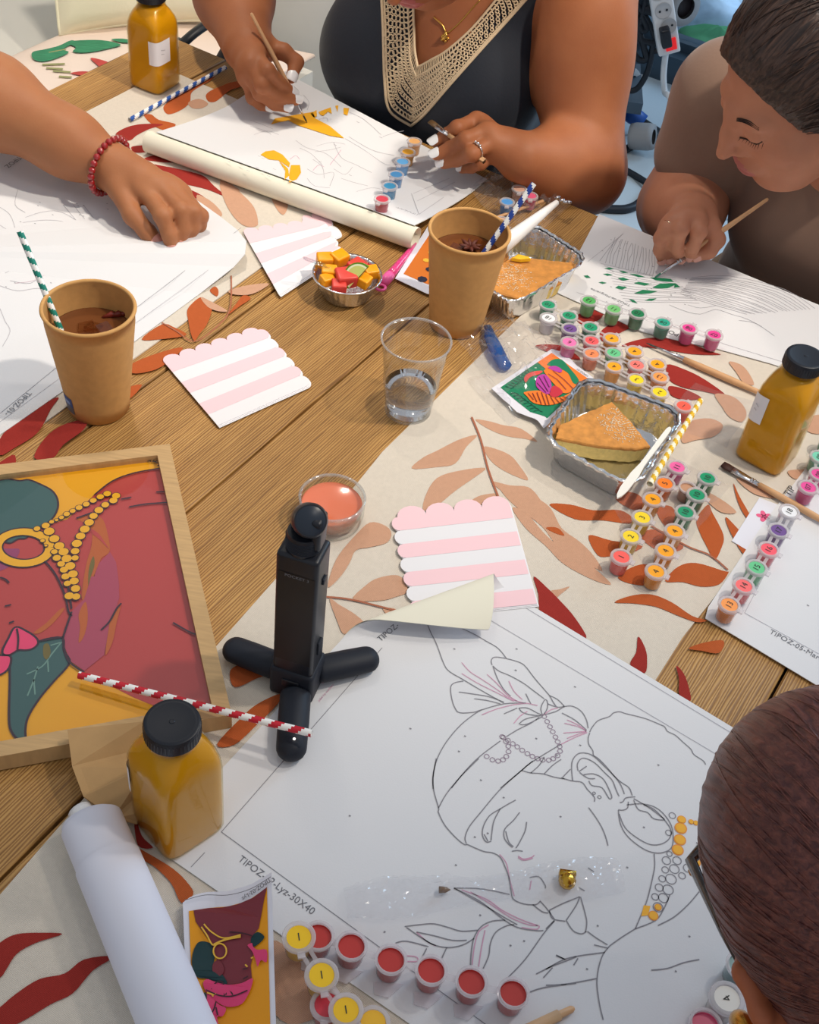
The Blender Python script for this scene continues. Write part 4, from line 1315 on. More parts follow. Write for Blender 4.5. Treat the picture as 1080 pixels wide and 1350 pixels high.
def cake(top_px, zt, zb, label, seed, sugar_at):
    t = thing('cake_slice', sum((P(x, y, zb) for x, y in top_px), Vector()) / len(top_px), label, 'cake', 'cake slices')
    top = [P(x, y, zt) for x, y in top_px]
    # finer outline with a little wobble
    out = []
    rnd = random.Random(seed)
    for i in range(len(top)):
        a, b_ = top[i], top[(i + 1) % len(top)]
        for k in range(10):
            p = a.lerp(b_, k / 10)
            if k: p += Vector((rnd.uniform(-.0005, .0005), rnd.uniform(-.0005, .0005), 0))
            out.append(p)
    cen = sum(out, Vector()) / len(out)
    b = MB()
    mid = [Vector((p.x, p.y, TZ + zt - .0035)) for p in out]; low_ = [cen + (p - cen) * .93 for p in mid]
    for p in low_: p.z = TZ + zb
    n = len(out)
    b.add(mid + low_, [(i, n + i, n + (i + 1) % n, (i + 1) % n) for i in range(n)], CRUMB)
    b.poly(low_, CRUMB, down=True)
    b.build('crumb', t)
    b = MB()
    bev = [cen + (p - cen) * 1.004 for p in out]
    for p in bev: p.z -= .0012
    b.add(bev + [p + Vector((0, 0, 0)) for p in mid], [(i, n + i, n + (i + 1) % n, (i + 1) % n) for i in range(n)], CRUST)
    inn = [cen + (p - cen) * .975 for p in out]
    b.add(bev + inn, [(i, (i + 1) % n, n + (i + 1) % n, n + i) for i in range(n)][::-1], CRUST)
    b.poly(inn, CRUST)
    b.build('crust', t, True)
    b = MB()
    for k in range(1500):
        a = abs(rnd.gauss(0, .55)); th_ = rnd.uniform(0, 6.28)
        u = rnd.random(); v = rnd.random()
        i = rnd.randrange(1, n - 1)
        p = cen.lerp(out[rnd.randrange(n)], math.sqrt(rnd.random()) * .95)
        sp = P(*sugar_at, zt)
        if (p - sp).length > rnd.uniform(.006, .030): continue
        p.z = TZ + zt + .0002
        b.sphere(p, rnd.uniform(.0005, .0011), SUGAR, 4, (1, 1, .5))
    o = b.build('icing_sugar', t, True); o['kind'] = 'stuff'
cake([(733, 577), (738, 560), (775, 543), (807, 529), (830, 553), (858, 588), (838, 592), (790, 588)], .024, .004, 'cake slice dusted with sugar in the near foil tray', 5, (825, 560))
cake([(648, 383), (655, 352), (676, 338), (700, 340), (762, 347), (740, 372), (693, 396)], .022, .004, 'sugar topped cake slice in the far foil tray behind the kraft cup', 6, (675, 366))
b = MB()
q = T(600, 220, 3, '225,360 250,345 290,355 300,362 260,366')
b.slab([P(x, y, .028) for x, y in q], .004, mat('yellow_cream', (238, 190, 40), .4))
tag(b.build('custard_blob'), 'yellow custard blob at the back of the far cake slice', 'custard')
def knife(pa, pb, wd, label, name='wooden_knife', m=None):
    b = MB()
    pa, pb = Vector(pa), Vector(pb)
    d = (pb - pa); L_ = d.length; d.normalize(); sd = Z3.cross(d).normalized(); up = d.cross(sd)
    sh = [(0, .25), (.03, .55), (.12, .62), (.45, .55), (.55, .62), (.68, 1.0), (.88, .95), (.96, .6), (1, .1)]
    l = [pa + d * L_ * u + sd * wd * w_ for u, w_ in sh]; r = [pa + d * L_ * u - sd * wd * w_ for u, w_ in sh]
    k = len(sh); vs = l + r + [p - up * .0018 for p in l + r]
    fs = []
    for i in range(k - 1):
        fs += [(i, i + 1, k + i + 1, k + i)[::-1], (2 * k + i, 3 * k + i, 3 * k + i + 1, 2 * k + i + 1)[::-1], (i, 2 * k + i, 2 * k + i + 1, i + 1)[::-1], (k + i, k + i + 1, 3 * k + i + 1, 3 * k + i)[::-1]]
    fs += [(0, k, 3 * k, 2 * k), (k - 1, 3 * k - 1, 4 * k - 1, 2 * k - 1)]
    b.add(vs, fs, m or mat('off_white_cutlery', (238, 234, 226), .5))
    return tag(b.build(name), label, 'cutlery')
knife(P(884, 563, .040), P(814, 656, .040), .0042, 'off-white knife resting across the near foil tray')

# white utensil handle rolled in wrap over far tray
b = MB()
pa, pb = P(660, 326, .042), P(734, 267, .040)
b.tube([pa, pa.lerp(pb, .3), pa.lerp(pb, .7), pb], [.0098, .0085, .0058, .0034], WHITEP, 14)
tag(b.build('rolled_napkin', smooth=True), 'tightly rolled white napkin leaning on the far foil tray', 'napkin')

# ---- striped napkins
NP = mat('napkin_pink', (244, 206, 213), .85); NW = mat('napkin_white', (232, 231, 235), .85)
def napkin(cr, na, nb, z, label, edges_=(True, False, False, True), layers=3, ns=7):
    """corners TL, TR, BR, BL; stripes run along TL-TR; scallops on chosen edges (top, right, bottom, left)"""
    TL, TR_, BR_, BL = [P(x, y, z) for x, y in cr]
    def q(u, v): return TL.lerp(TR_, u).lerp(BL.lerp(BR_, u), v)
    b = MB()
    for L_ in range(layers):
        dz = -Z3 * .0006 * L_ + Vector((.0011, -.0008, 0)) * L_
        sx, sy = 1 / na, 1 / nb
        per = []
        K = 8
        def edge(n, fn, on):
            for i in range(n):
                for k in range(K):
                    th_ = math.pi * k / K
                    u = (i + .5 - .5 * math.cos(th_)) / n
                    per.append(fn(u, (.42 / n * math.sin(th_)) if on else 0))
        edge(na, lambda u, o_: (u, -o_), edges_[0]); edge(nb, lambda u, o_: (1 + o_, u), edges_[1])
        edge(na, lambda u, o_: (1 - u, 1 + o_), edges_[2]); edge(nb, lambda u, o_: (-o_, 1 - u), edges_[3])
        pts = [q(u, v) + dz for u, v in per]
        b.slab(pts, .0005, NW)
        if L_ == 0:
            for s_ in range(0, ns, 2):
                v0, v1 = s_ / ns, (s_ + 1) / ns
                poly = []
                if s_ == 0: poly = [(u, v) for u, v in per[:na * K]] + [(1, 0)]
                else: poly = [(0, v0), (1, v0)]
                def side(right):
                    r_ = []
                    on = edges_[1] if right else edges_[3]
                    src = [(u, v) for u, v in per[na * K:na * K + nb * K]] if right else [(u, v) for u, v in per[2 * na * K + nb * K:]]
                    return [(u, v) for u, v in src if v0 - 1e-6 < v < v1 + 1e-6]
                rs, ls = side(True), side(False)
                poly = poly + rs + [(1, v1), (0, v1)] + ls
                # drop duplicates
                pp = []
                for a in poly:
                    if not pp or (abs(a[0] - pp[-1][0]) + abs(a[1] - pp[-1][1])) > 1e-5: pp.append(a)
                b.poly([q(u, v) + dz + Z3 * .0002 for u, v in pp], NP)
    return tag(b.build('paper_napkin'), label, 'napkin', 'pink striped napkins')
napkin([(216, 477), (340, 435), (404, 509), (287, 561)], 6, 6, .0035, 'pink striped napkin with scalloped edges on the bare wood left of the water cup', (True, True, False, False), ns=6)
napkin([(400, 292), (425, 284), (448, 312), (424, 322)], 2, 2, .0024, 'scalloped napkin half hidden under the one by the fruit bowl', (True, True, False, False), 2, 2)
napkin([(322, 308), (417, 291), (446, 338), (368, 389)], 5, 4, .0052, 'pink striped napkin with scalloped edges behind the foil fruit bowl', (True, True, False, False), ns=6)
napkin([(524, 682), (672, 665), (708, 796), (552, 812)], 4, 7, .0048, 'pink striped napkin with scalloped edges under the curled sheet corner', (True, False, False, True), ns=7)
# ================================================================== paint pots
FROST = film('frosted_pot_plastic', (252, 250, 252), .2, .12, .12, (246, 244, 246)); RIMF = film('frosted_lid_plastic', (250, 248, 250), .3, .12, .55, (246, 242, 244))
NUM = mat('pot_number_ink', (48, 50, 44), .6)
def shade(c, k): return tuple(max(0, min(255, int(v * k))) for v in c)
PH = .0185
def pot(par, c, rgb, num=None, ux=None, tilt=None, lid=True, open_=False, s=1.0, lip=None):
    """one pot: paint filled cup and a lid with a number"""
    c = Vector(c)
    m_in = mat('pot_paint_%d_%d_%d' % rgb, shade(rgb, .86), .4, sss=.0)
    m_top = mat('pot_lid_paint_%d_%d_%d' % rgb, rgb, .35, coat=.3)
    Rm = Matrix.Identity(3) if tilt is None else tilt
    b = MB(); r = .0086 * s; h = PH * s
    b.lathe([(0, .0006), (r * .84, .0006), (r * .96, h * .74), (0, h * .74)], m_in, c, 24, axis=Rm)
    b.lathe([(0, 0), (r * .88, 0), (r * .92, .001), (r * 1.03, h * .86), (r * 1.12, h * .87), (r * 1.12, h * .90)], FROST, c, 24, axis=Rm)
    o = b.build('paint_pot', par, True, c, 40)
    if lid or open_:
        l = MB()
        if open_:
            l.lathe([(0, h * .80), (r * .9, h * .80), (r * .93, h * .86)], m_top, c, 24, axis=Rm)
            l.lathe([(r * .93, h * .80), (r * .95, h * .98), (r * 1.16, h * .98), (r * 1.16, h * .88), (r * 1.04, h * .87)], RIMF, c, 24, axis=Rm)
            nm = 'paint_surface'
        else:
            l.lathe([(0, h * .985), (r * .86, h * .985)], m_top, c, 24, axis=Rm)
            l.lathe([(r * .86, h * .975), (r * .90, h * 1.03), (r * 1.14, h * 1.03), (r * 1.20, h * 1.0), (r * 1.20, h * .90), (r * 1.12, h * .87)], RIMF, c, 24, axis=Rm)
            if ux is not None:
                u = Vector(ux); u.z = 0; u.normalize()
                for sg in (1,):
                    q = c + Rm @ (u * 0 + Z3 * h * .93)
                    l.box(q + Rm @ (Vector((-u.y, u.x, 0)) * -r * 1.28), (.0052, .0045, .0018), RIMF, Matrix.Rotation(math.atan2(u.y, u.x), 3, 'Z'))
                if num:
                    uy = Vector((-u.y, u.x, 0))
                    l.text(num, c + Rm @ (Z3 * (h * .985 + .0003) - uy * .0026), Rm @ u, Rm @ uy, .0080, NUM, 'CENTER')
            nm = 'lid'
        o2 = l.build(nm, None, True, c, 40)
        o2.parent = o; o2.location = (0, 0, 0)
    return o
def strip(pots, label, z=.0022, group='strips of paint pots', bridges=True, ud=None, **kw):
    """pots: (px, py, rgb, number); px of the lid centre"""
    cs = []
    for x, y, rgb, num in pots:
        p = P(x, y, z + PH); p.z = TZ + z
        cs.append(p)
    t = thing('paint_pot_strip', sum(cs, Vector()) / len(cs), label, 'paint pots', group)
    u = (cs[-1] - cs[0]).normalized()
    if ud is not None: u = ud
    for c, (x, y, rgb, num) in zip(cs, pots): pot(t, c, rgb, num, u, **kw)
    if bridges:
        b = MB(); n_ = Vector((-u.y, u.x, 0))
        for a, c in zip(cs, cs[1:]):
            d = (c - a).normalized(); n_ = Vector((-d.y, d.x, 0))
            for sg in (-1, 1):
                b.ribbon([a + d * .009 + n_ * .003 * sg + Z3 * PH * .88, c - d * .009 + n_ * .003 * sg + Z3 * PH * .88], .003, RIMF)
        b.build('bridge', t)
    return t
ORA = (250, 168, 28); ORL = (252, 158, 82); YE = (248, 216, 40); PK = (240, 92, 160); RDO = (252, 104, 92); GR = (28, 152, 108); GRL = (104, 200, 140); PUR = (112, 76, 144); WHT = (236, 236, 240)
SAL = (252, 124, 116); TEAL = (40, 164, 138); MAG = (232, 72, 152)
def rev(l): return l[::-1]
strip(rev([(893, 615.5, (240, 104, 170), '11'), (877, 637, (250, 132, 40), '5'), (861, 658, ORA, '4'), (847, 682, YE, '3'), (832, 707, YE, '2'), (819.5, 734, (252, 100, 92), '1')]),
      'strip of six pots running from pink to red below the yellow straw')
strip(rev([(933, 630, GR, '10'), (919, 652, GR, '10'), (904, 675, GR, '10'), (890, 700, ORA, '4'), (878, 726, ORA, '4'), (865, 753, ORA, '4')]), 'strip of three green and three orange pots numbered 10 and 4')
strip(rev([(1041, 674, WHT, '18'), (1027, 699, PUR, '17'), (1014, 724, (250, 92, 108), '16'), (998, 748, GRL, '15'), (981, 772, (252, 112, 112), '14'), (962, 797, ORL, '13')]), 'strip numbered 13 to 18 on the right sheet, white pot at its top', .0042)
strip(rev([(1094, 578, TEAL, '09'), (1081, 602, (120, 210, 180), '08'), (1080, 625, MAG, '08'), (1066, 642, MAG, '07')]), 'strip of pink and mint pots cut by the right picture edge', .0042)
# three crowded rows and the row on the green sheet: numbers seen upside down
ud = -(P(867, 480) - P(723, 401)).normalized()
strip([(723, 401.5, GR, '10'), (750.5, 416, GR, '10'), (779, 431, GR, '10'), (807, 446, ORA, '4'), (837, 463, ORA, '4'), (867, 480, ORA, '4')], 'far strip of the crowded rows, three green then three orange pots', ud=ud)
strip([(723.5, 419, WHT, '18'), (752, 433, PUR, '17'), (780.6, 449, (252, 92, 96), '16'), (809.6, 465, GRL, '15'), (840, 481, SAL, '14'), (870.5, 497, ORL, '13')], 'middle strip of the crowded rows, white and purple pots at its end', ud=ud)
strip([(751, 451, (246, 120, 180), '6'), (780.6, 466, (252, 140, 90), '5'), (810, 483, ORA, '4'), (839.5, 500, YE, '3'), (870, 517, YE, '2'), (901.7, 535, (252, 100, 84), '1')], 'near strip of the crowded rows, pink to red beside the cake tray', ud=ud)
strip([(777, 396, (84, 180, 92), '12'), (809.6, 407, (116, 196, 116), '11'), (841, 413, (24, 124, 78), '10'), (875, 425, TEAL, '09'), (908.7, 432.6, MAG, '08'), (942, 441, MAG, '07')],
      'strip of green, teal and pink pots along the edge of the taupe woman sheet', .0046, ud=ud)
# on the rolled sheet of the woman in navy
lst = [(546.5, 186, (252, 190, 120)), (538, 200, (250, 180, 50)), (531, 213, (100, 178, 238)), (522.5, 230, (76, 148, 206)), (514, 245, (64, 150, 196)), (504, 262, (206, 66, 84))]
cs = []
for x, y, rgb in lst:
    z = zfar(x, y + 10) + .0006
    cs.append(P(x, y, z + PH * .98) - Z3 * PH * .98)
t = thing('paint_pot_strip', cs[3], 'curved strip of orange, blue and red pots on the sheet with the rolled edge', 'paint pots', 'strips of paint pots')
for c, (x, y, rgb) in zip(cs, lst): pot(t, c, rgb, None, f_dir, s=.98)
# open red pots on the near sheet, lids tipped back
lst = [(419.6, 1237), (463, 1250), (515, 1268), (568, 1282), (621, 1297), (676, 1312)]
cs = [P(x, y, lz + PH * .9) - Z3 * PH * .9 for x, y in lst]
t = thing('paint_pot_strip', cs[2] * 1, 'strip of six open red paint pots on the large near sheet', 'paint pots', 'strips of paint pots')
for c in cs: pot(t, c + Z3 * .0008, (198, 52, 46), open_=True, s=1.12)
b = MB()
for a, c in zip(cs, cs[1:]):
    d = (c - a).normalized()
    b.ribbon([a + d * .010 + Z3 * PH * .92, c - d * .010 + Z3 * PH * .92], .005, RIMF)
    b.slab([a + d * .012 + Z3 * .002 + Vector((-d.y, d.x, 0)) * -.006, a + d * .004 + Z3 * .002 + Vector((-d.y, d.x, 0)) * -.018, a - d * .006 + Z3 * .002 + Vector((-d.y, d.x, 0)) * -.018, a - d * .008 + Z3 * .002 + Vector((-d.y, d.x, 0)) * -.010][::-1], .0012, RIMF)
b.build('bridge', t)
ux1 = (P(460, 1250) - P(400, 1230)).normalized(); ux1 = Vector((ux1.x, ux1.y, 0))
strip([(394, 1237, (250, 200, 16), '1'), (424, 1287, (250, 200, 16), '1'), (456, 1333, (250, 196, 16), '1'), (490, 1384, (250, 196, 16), '1')], 'strip of yellow pots numbered 1 at the lower picture edge', .012, ud=Matrix.Rotation(math.radians(28), 3, 'Z') @ ux1, s=1.12)
def single(x, y, z, rgb, num, label, **kw):
    c = P(x, y, z + PH); c.z = TZ + z
    t = thing('loose_paint_pot', c, label, 'paint pot', 'loose paint pots')
    pot(t, c, rgb, num, kw.pop('ux', Vector((1, 0, 0))), **kw)
single(431, 1326, .0030, (206, 50, 64), None, 'red paint pot under the yellow pots at the lower edge', s=1.1)
single(492, 1349, .0065, (250, 190, 40), None, 'yellow orange paint pot cut by the lower picture edge', s=1.1)
single(978, 1274, .0034, (128, 170, 172), None, 'open grey-teal paint pot beside the near person ear', open_=True, s=1.15)
single(957, 1319, .0040, (236, 234, 226), '4', 'white lidded pot numbered 4 near the near person ear', s=1.2, ux=Vector((-.6, .8, 0)))
single(930, 1352, .0034, (222, 92, 130), None, 'pink open paint pot at the lower edge near the earring', open_=True, s=1.15)
# ghostly ring of a lidless pot between the columns
single(908, 640, .0022, (196, 150, 120), None, 'empty clear pot between the two columns of pots', open_=True, s=.9)

# ================================================================== brushes
def brush(tip, tail, label, r=.0031, flat=False, hair=(60, 40, 30), ferrule=.030, hl=.012, tipped=None):
    tip, tail = Vector(tip), Vector(tail)
    d = (tail - tip); L_ = d.length; d.normalize()
    t = thing('paint_brush', (tip + tail) / 2, label, 'paint brush', 'paint brushes')
    pt = lambda u: tip + d * u
    b = MB(); s0 = hl + ferrule
    b.tube([pt(s0), pt(s0 + .02), pt(s0 + .06), pt(L_ * .8), pt(L_ - .002), pt(L_)], [r * .9, r * 1.1, r * 1.12, r * .85, r * .72, r * .4], BEECH, 10)
    b.build('handle', t, True)
    b = MB()
    if flat: b.tube([pt(hl), pt(hl + .010), pt(s0)], [.0048, .0042, r], STEEL, 12, flat=.45)
    else: b.tube([pt(hl), pt(hl + .012), pt(s0)], [.0011, .0019, r * .92], STEEL, 12)
    for u in (hl + ferrule * .7, hl + ferrule * .8): b.tube([pt(u), pt(u + .001)], [r * 1.04, r * 1.04], STEEL, 12)
    b.build('ferrule', t, True)
    b = MB(); hm = mat('brush_hair_%d_%d_%d' % hair, hair, .6)
    if flat: b.tube([pt(0), pt(hl * .5), pt(hl)], [.0046, .0050, .0046], hm, 12, flat=.4)
    else: b.tube([pt(0), pt(hl * .4), pt(hl)], [.0003, .0011, .0011], hm, 8)
    b.build('bristles', t, True)
    return t
brush(P(953, 612, .0055), P(1130, 712, .0085), 'flat brush with dark bristles lying in front of the right juice bottle', flat=True, hair=(62, 34, 28))
brush(P(852, 452, .0060), P(1030, 530, .0068), 'wooden brush lying behind the crowded pot rows, tail behind the bottle', r=.0034, hair=(70, 66, 62), ferrule=.034)
brush(P(560, 1420, .005), P(757, 1329, .0062), 'wooden brush whose handle end shows at the lower picture edge', r=.0034)
brush(P(405, 162, zfar(405, 162) + .001), P(331, 17, .125), 'round brush held in the right hand of the woman in navy', r=.0030, hair=(60, 56, 50), hl=.010)
brush(P(567, 160, .074), P(638, 212, .060), 'flat brush held in the left hand of the woman in navy', r=.0030, flat=True, hair=(96, 70, 40), ferrule=.02)
brush(P(862, 367, .0046), P(1013, 262, .088), 'fine brush with green tip held by the woman in taupe', r=.0030, hair=(44, 110, 90), hl=.010, ferrule=.034)

# ================================================================== little tripod camera
BLK = mat('matt_black_rubber', (30, 34, 44), .55, spec=.35); BLK2 = mat('black_camera_shell', (26, 28, 36), .38); GLASSY = mat('black_lens_glass', (14, 15, 20), .4)
base = P(391, 905, 0)
base.z = TZ
t = thing('tripod_camera', base, 'small black handheld camera standing on a three legged mini tripod', 'camera')
zt = .020; ztop = hw(722, base)
def rbox(mb, c, size, m, R_=None, bev=.003):
    bm = bmesh.new(); bmesh.ops.create_cube(bm, size=1)
    bmesh.ops.scale(bm, vec=size, verts=bm.verts)
    bmesh.ops.bevel(bm, geom=bm.edges[:], offset=bev, segments=3, profile=.6, affect='EDGES')
    R_ = R_ or Matrix.Identity(3)
    mb.add([R_ @ v.co + Vector(c) for v in bm.verts], [[v.index for v in f.verts] for f in bm.faces], m); bm.free()
RZt = Matrix.Rotation(math.radians(-12), 3, 'Z')
bx = MB()
rbox(bx, base + Z3 * ((zt + ztop) / 2 + .004), (.033, .027, ztop - zt - .004), BLK2, RZt, .0035)
bx.build('handle_body', t, True, base, 40)
bx = MB()
rbox(bx, base + Z3 * (zt * .7 + .006), (.037, .031, .034), BLK, RZt, .004)
rbox(bx, base + RZt @ Vector((0, -.0160, .024)), (.014, .002, .008), BLK2, RZt, .0008)
bx.build('base_clamp', t, True, base, 40)
FACE = RZt @ Vector((0, -1, 0)); FR = RZt @ Vector((1, 0, 0))
bx = MB()
bx.text('POCKET 3', base + FACE * .0139 + Z3 * (ztop - .020) - FR * .009, FR, Z3, .0042, mat('pale_grey_print', (120, 122, 130), .5))
bx.add([base + FACE * .0138 + FR * x + Z3 * z for x, z in ((-.0145, ztop - .016), (.0145, ztop - .016), (.0145, zt + .030), (-.0145, zt + .030))], [(0, 1, 2, 3)], GLASSY)
bx.build('screen_panel', t, False, base)
bx = MB()
rbox(bx, base + FR * .0172 + Z3 * (zt + .042), (.0022, .008, .014), BLK, RZt, .0008)
rbox(bx, base + FR * .0172 + Z3 * (ztop - .028), (.0018, .006, .006), BLK, RZt, .0006)
bx.build('side_button', t, True, base)
hc_ = base + Z3 * (ztop + .012)
bx = MB()
bx.lathe([(0, -.013), (.0125, -.013), (.0130, -.010), (.0130, .004), (.0122, .0065), (0, .0065)], BLK2, hc_, 32)
for k in range(7): bx.lathe([(.0131, -.008 + k * .0017), (.0136, -.0074 + k * .0017), (.0131, -.0068 + k * .0017)], BLK, hc_, 32)
bx.build('gimbal_motor', t, True, base, 40)
bx = MB()
ch = hc_ + Z3 * .018 + FR * .003
rot = Matrix.Rotation(math.radians(25), 3, 'Y') @ Matrix.Rotation(math.radians(40), 3, 'X')
rot = RZt @ rot
bx.lathe([(0, -.013), (.0105, -.013), (.0125, -.0105), (.0128, .006), (.0115, .0095), (0, .0095)], BLK2, ch, 32, axis=rot)
rbox(bx, hc_ + Z3 * .010 + FR * .0105, (.008, .016, .030), BLK2, RZt, .003)
bx.build('camera_head', t, True, base, 40)
bx = MB()
bx.lathe([(0, .0098), (.0102, .0098), (.0108, .0092)], mat('lens_cap_black', (36, 44, 56), .3), ch, 32, axis=rot)
bx.build('lens_cap', t, True, base)
def leg(to_px, zt_, r0=.0125, r1=.0120):
    bx = MB(); q = P(*to_px, zt_); a = base + Z3 * .017
    d = q - a; L_ = d.length; dn_ = d.normalized()
    a2 = a + dn_ * .014
    n = 8; pts, rs = [], []
    for k in range(6):
        f = k / 5; pts.append(a2 + dn_ * (.006 * (1 - math.cos(f * math.pi / 2)))); rs.append(max(.0003, r0 * math.sin(f * math.pi / 2)))
    pts.append(a2.lerp(q, .5)); rs.append(r0)
    for k in range(7):
        f = k / 6; pts.append(q - dn_ * .011 * (1 - math.sin(f * math.pi / 2))); rs.append(max(.0003, r1 * math.cos(f * math.pi / 2)))
    bx.tube(pts, rs, BLK, 16, flat=.8)
    bx.build('leg', t, True, base)
    return q, dn_
leg((296, 851), .012); leg((499, 866), .012); qf, _d = leg((383, 1003), .012)
bx = MB(); bx.disc(P(388, 974, .0235), .0011, mat('white_led', (255, 246, 230), .4, emit=3), n=10); bx.build('indicator_light', t)

# ================================================================== cards, paper pieces
# folded kraft paper bag
b = MB()
KB = mat('kraft_bag_paper', (186, 148, 100), .8, noise_amt=.06, noise_scale=60, bump=.15, bump_scale=120)
lt = [(89, 962, .034), (95, 1010, .028), (110, 1050, .024), (150, 1078, .018), (180, 1086, .010)]
rt_ = [(190, 951, .036), (196, 985, .022), (192, 1012, .030), (190, 1040, .018), (186, 1070, .016)]
l = [P(x, y, z) for x, y, z in lt]; r = [P(x, y, z) for x, y, z in rt_]
vs, fs = [], []
for k in range(5): vs += [l[k], r[k]]
for k in range(1, 5):
    pass
b.add(vs, [(2 * k, 2 * k + 1, 2 * k + 3, 2 * k + 2)[::-1] for k in range(4)], KB)
b.add([p - Z3 * .0012 for p in vs], [(2 * k, 2 * k + 1, 2 * k + 3, 2 * k + 2) for k in range(4)], KB)
skirt = [l[0], l[1], l[2], l[3], l[4]]
b.add(skirt + [Vector((p.x + .004, p.y + .004, TZ + .006)) for p in skirt], [(i, i + 1, i + 6, i + 5) for i in range(4)], KB)
tag(b.build('kraft_paper_bag'), 'pleated folded kraft paper bag tucked between the painting and the juice bottle', 'paper bag')

# white rolled sheet, lower left
ROLLW = mat('rolled_white_paper', (228, 228, 240), .7, spec=.2)
b = MB()
ra_, rb_ = P(121, 1087, .024), P(262, 1420, .024)
ax = (rb_ - ra_).normalized(); sx = Z3.cross(ax).normalized()
def roll(i, j):
    ph = i * 5.3 * math.pi
    r = .0225 - .0004 * i * 5
    off = .006 * math.sin(ph * .25) if i > .4 else 0
    c_ = ra_.lerp(rb_, j) + ax * (off * (1 - j))
    return c_ + (sx * math.cos(ph) + Z3 * math.sin(ph)) * r
b.grid(roll, 130, 6, ROLLW)
def outer(i, j):
    ph = i * 2.0 * math.pi
    c_ = ra_.lerp(rb_, .17 + j * .83)
    return c_ + (sx * math.cos(ph) + Z3 * math.sin(ph)) * .0231
b.grid(outer, 48, 2, ROLLW)
tag(b.build('rolled_paper', smooth=True), 'white rolled up sheet lying in the lower left corner', 'paper roll')
b = MB()
rnd = random.Random(2)
pa, pb = P(104, 1068, .024), P(122, 1095, .024)
b.tube([pa - (pb - pa) * .02, pa, pa.lerp(pb, .3), pb], [.004, .0085, .0095, .0085], mat('crumpled_white_film', (240, 240, 242), .25, bump=.8, bump_scale=160), 14)
tag(b.build('plastic_bag_end', smooth=True), 'crumpled white plastic end poking out of the white roll', 'plastic wrap')

# reference card lower left, bent like a saddle
b = MB()
def czf(x, y):
    u = (x - 240) / 120; v = (y - 1160) / 190
    return .006 + .016 * abs(u - .35) ** 1.4 + .016 * max(0, u) * max(0, 1 - v)
ck = [(241, 1187), (270, 1176), (300, 1176), (330, 1168), (358, 1150), (360, 1230), (359, 1300), (363, 1352), (366, 1420), (250, 1420), (246, 1350), (243, 1270)]
CARDW = mat('white_card', (226, 226, 236), .5); CARDM = mat('printed_card_gold', (232, 154, 14), .4)
KN = {}
def cpoly(pts, m, lv, smooth=False):
    q = cat(pts, True, 3) if smooth else pts
    b.poly([P(x, y, czf(x, y) + .0006 * lv) for x, y in q], m)
# fine strips so that it bends
def strips_card(xl, xr, yt, yb, m, lv, nx=10, ny=8):
    def f(i, j):
        y_ = None
        x = xl(j) + (xr(j) - xl(j)) * i
        top = yt(i); bot = yb(i)
        y = top + (bot - top) * j
        return P(x, y, czf(x, y) + .0006 * lv)
    b.grid(f, nx, ny, m)
from bisect import bisect
def itp(xs, ys):
    def f(t):
        k = min(max(bisect(xs, t), 1), len(xs) - 1)
        a = (t - xs[k - 1]) / (xs[k] - xs[k - 1])
        return ys[k - 1] + (ys[k] - ys[k - 1]) * a
    return f
strips_card(lambda j: 241 + 9 * j, lambda j: 358 + 8 * j, itp([0, .1, .25, .5, .75, .9, 1], [1190, 1181, 1176, 1175, 1167, 1157, 1150]), lambda i: 1420, CARDW, 0, 14, 12)
strips_card(lambda j: 249 + 9 * j, lambda j: 352 + 6 * j, itp([0, .25, .5, .75, 1], [1201, 1197, 1195, 1188, 1170]), lambda i: 1420, CARDM, 1, 14, 12)
zi = lambda s: T(230, 1150, 6.75, s)
SK = mat('card_maroon_skin', (122, 46, 56), .45); TL_ = mat('card_dark_teal', (8, 52, 56), .45); PKC = mat('card_pink_scarf', (222, 64, 116), .45); GLD = mat('card_gold_beads', (228, 180, 60), .45); DKL = mat('card_dark_line', (60, 28, 40), .5)
cpoly(zi('170,338 300,318 430,312 560,285 700,225 825,130 800,230 770,400 750,500 690,570 690,640 705,700 680,830 685,890 690,940 600,985 480,1002 440,960 420,900 345,680 320,620 240,510 190,440'), SK, 2)
cpoly(zi('330,640 345,700 360,760 345,850 420,900 470,1000 330,960 290,945 220,940 175,900 155,800 170,700 210,625 270,615'), TL_, 3, True)
cpoly(zi('345,810 400,780 440,850 430,900 380,930 340,890'), SK, 4, True)
cpoly(zi('690,570 740,530 800,570 770,620 700,665 680,620'), TL_, 3, True)
cpoly(zi('255,985 290,950 350,970 480,1000 600,985 692,942 690,1000 660,1080 600,1170 500,1198 420,1180 340,1120 280,1060'), PKC, 4, True)
cpoly(zi('290,1080 340,1120 400,1180 460,1210 430,1280 380,1290 385,1400 200,1400 240,1280 270,1160'), PKC, 4, True)
cpoly(zi('265,1070 290,1100 280,1180 290,1250 250,1250 235,1190'), TL_, 5, True)
cpoly(zi('650,650 690,630 700,660 740,690 820,690 820,800 770,780 740,840 720,770 690,700'), PKC, 4, True)
def chline(pts, wd, m, lv=6):
    b.ribbon([P(x, y, czf(x, y) + .0006 * lv) for x, y in cat(pts, n=5)], wd, m)
for s in ('262,460 330,530 440,585 590,555', '240,485 290,560 340,645 400,620 480,595 590,575', '350,640 440,600 590,565'): chline(zi(s), .0010, GLD)
ex = [(405 + 58 * math.cos(t_), 700 + 66 * math.sin(t_)) for t_ in [2 * math.pi * k / 20 for k in range(21)]]
chline([(230 + x / 6.75, 1150 + y / 6.75) for x, y in ex], .0010, GLD)
for s in ('280,1045 400,1095 520,1100 650,1050', '330,1040 360,990 400,970 440,1000 445,1100', '455,1090 490,1050 520,1090', '610,860 650,855', '610,950 655,925', '490,530 600,540 690,565', '370,1150 350,1220 300,1300', '385,1270 370,1200'): chline(zi(s), .0009, DKL)
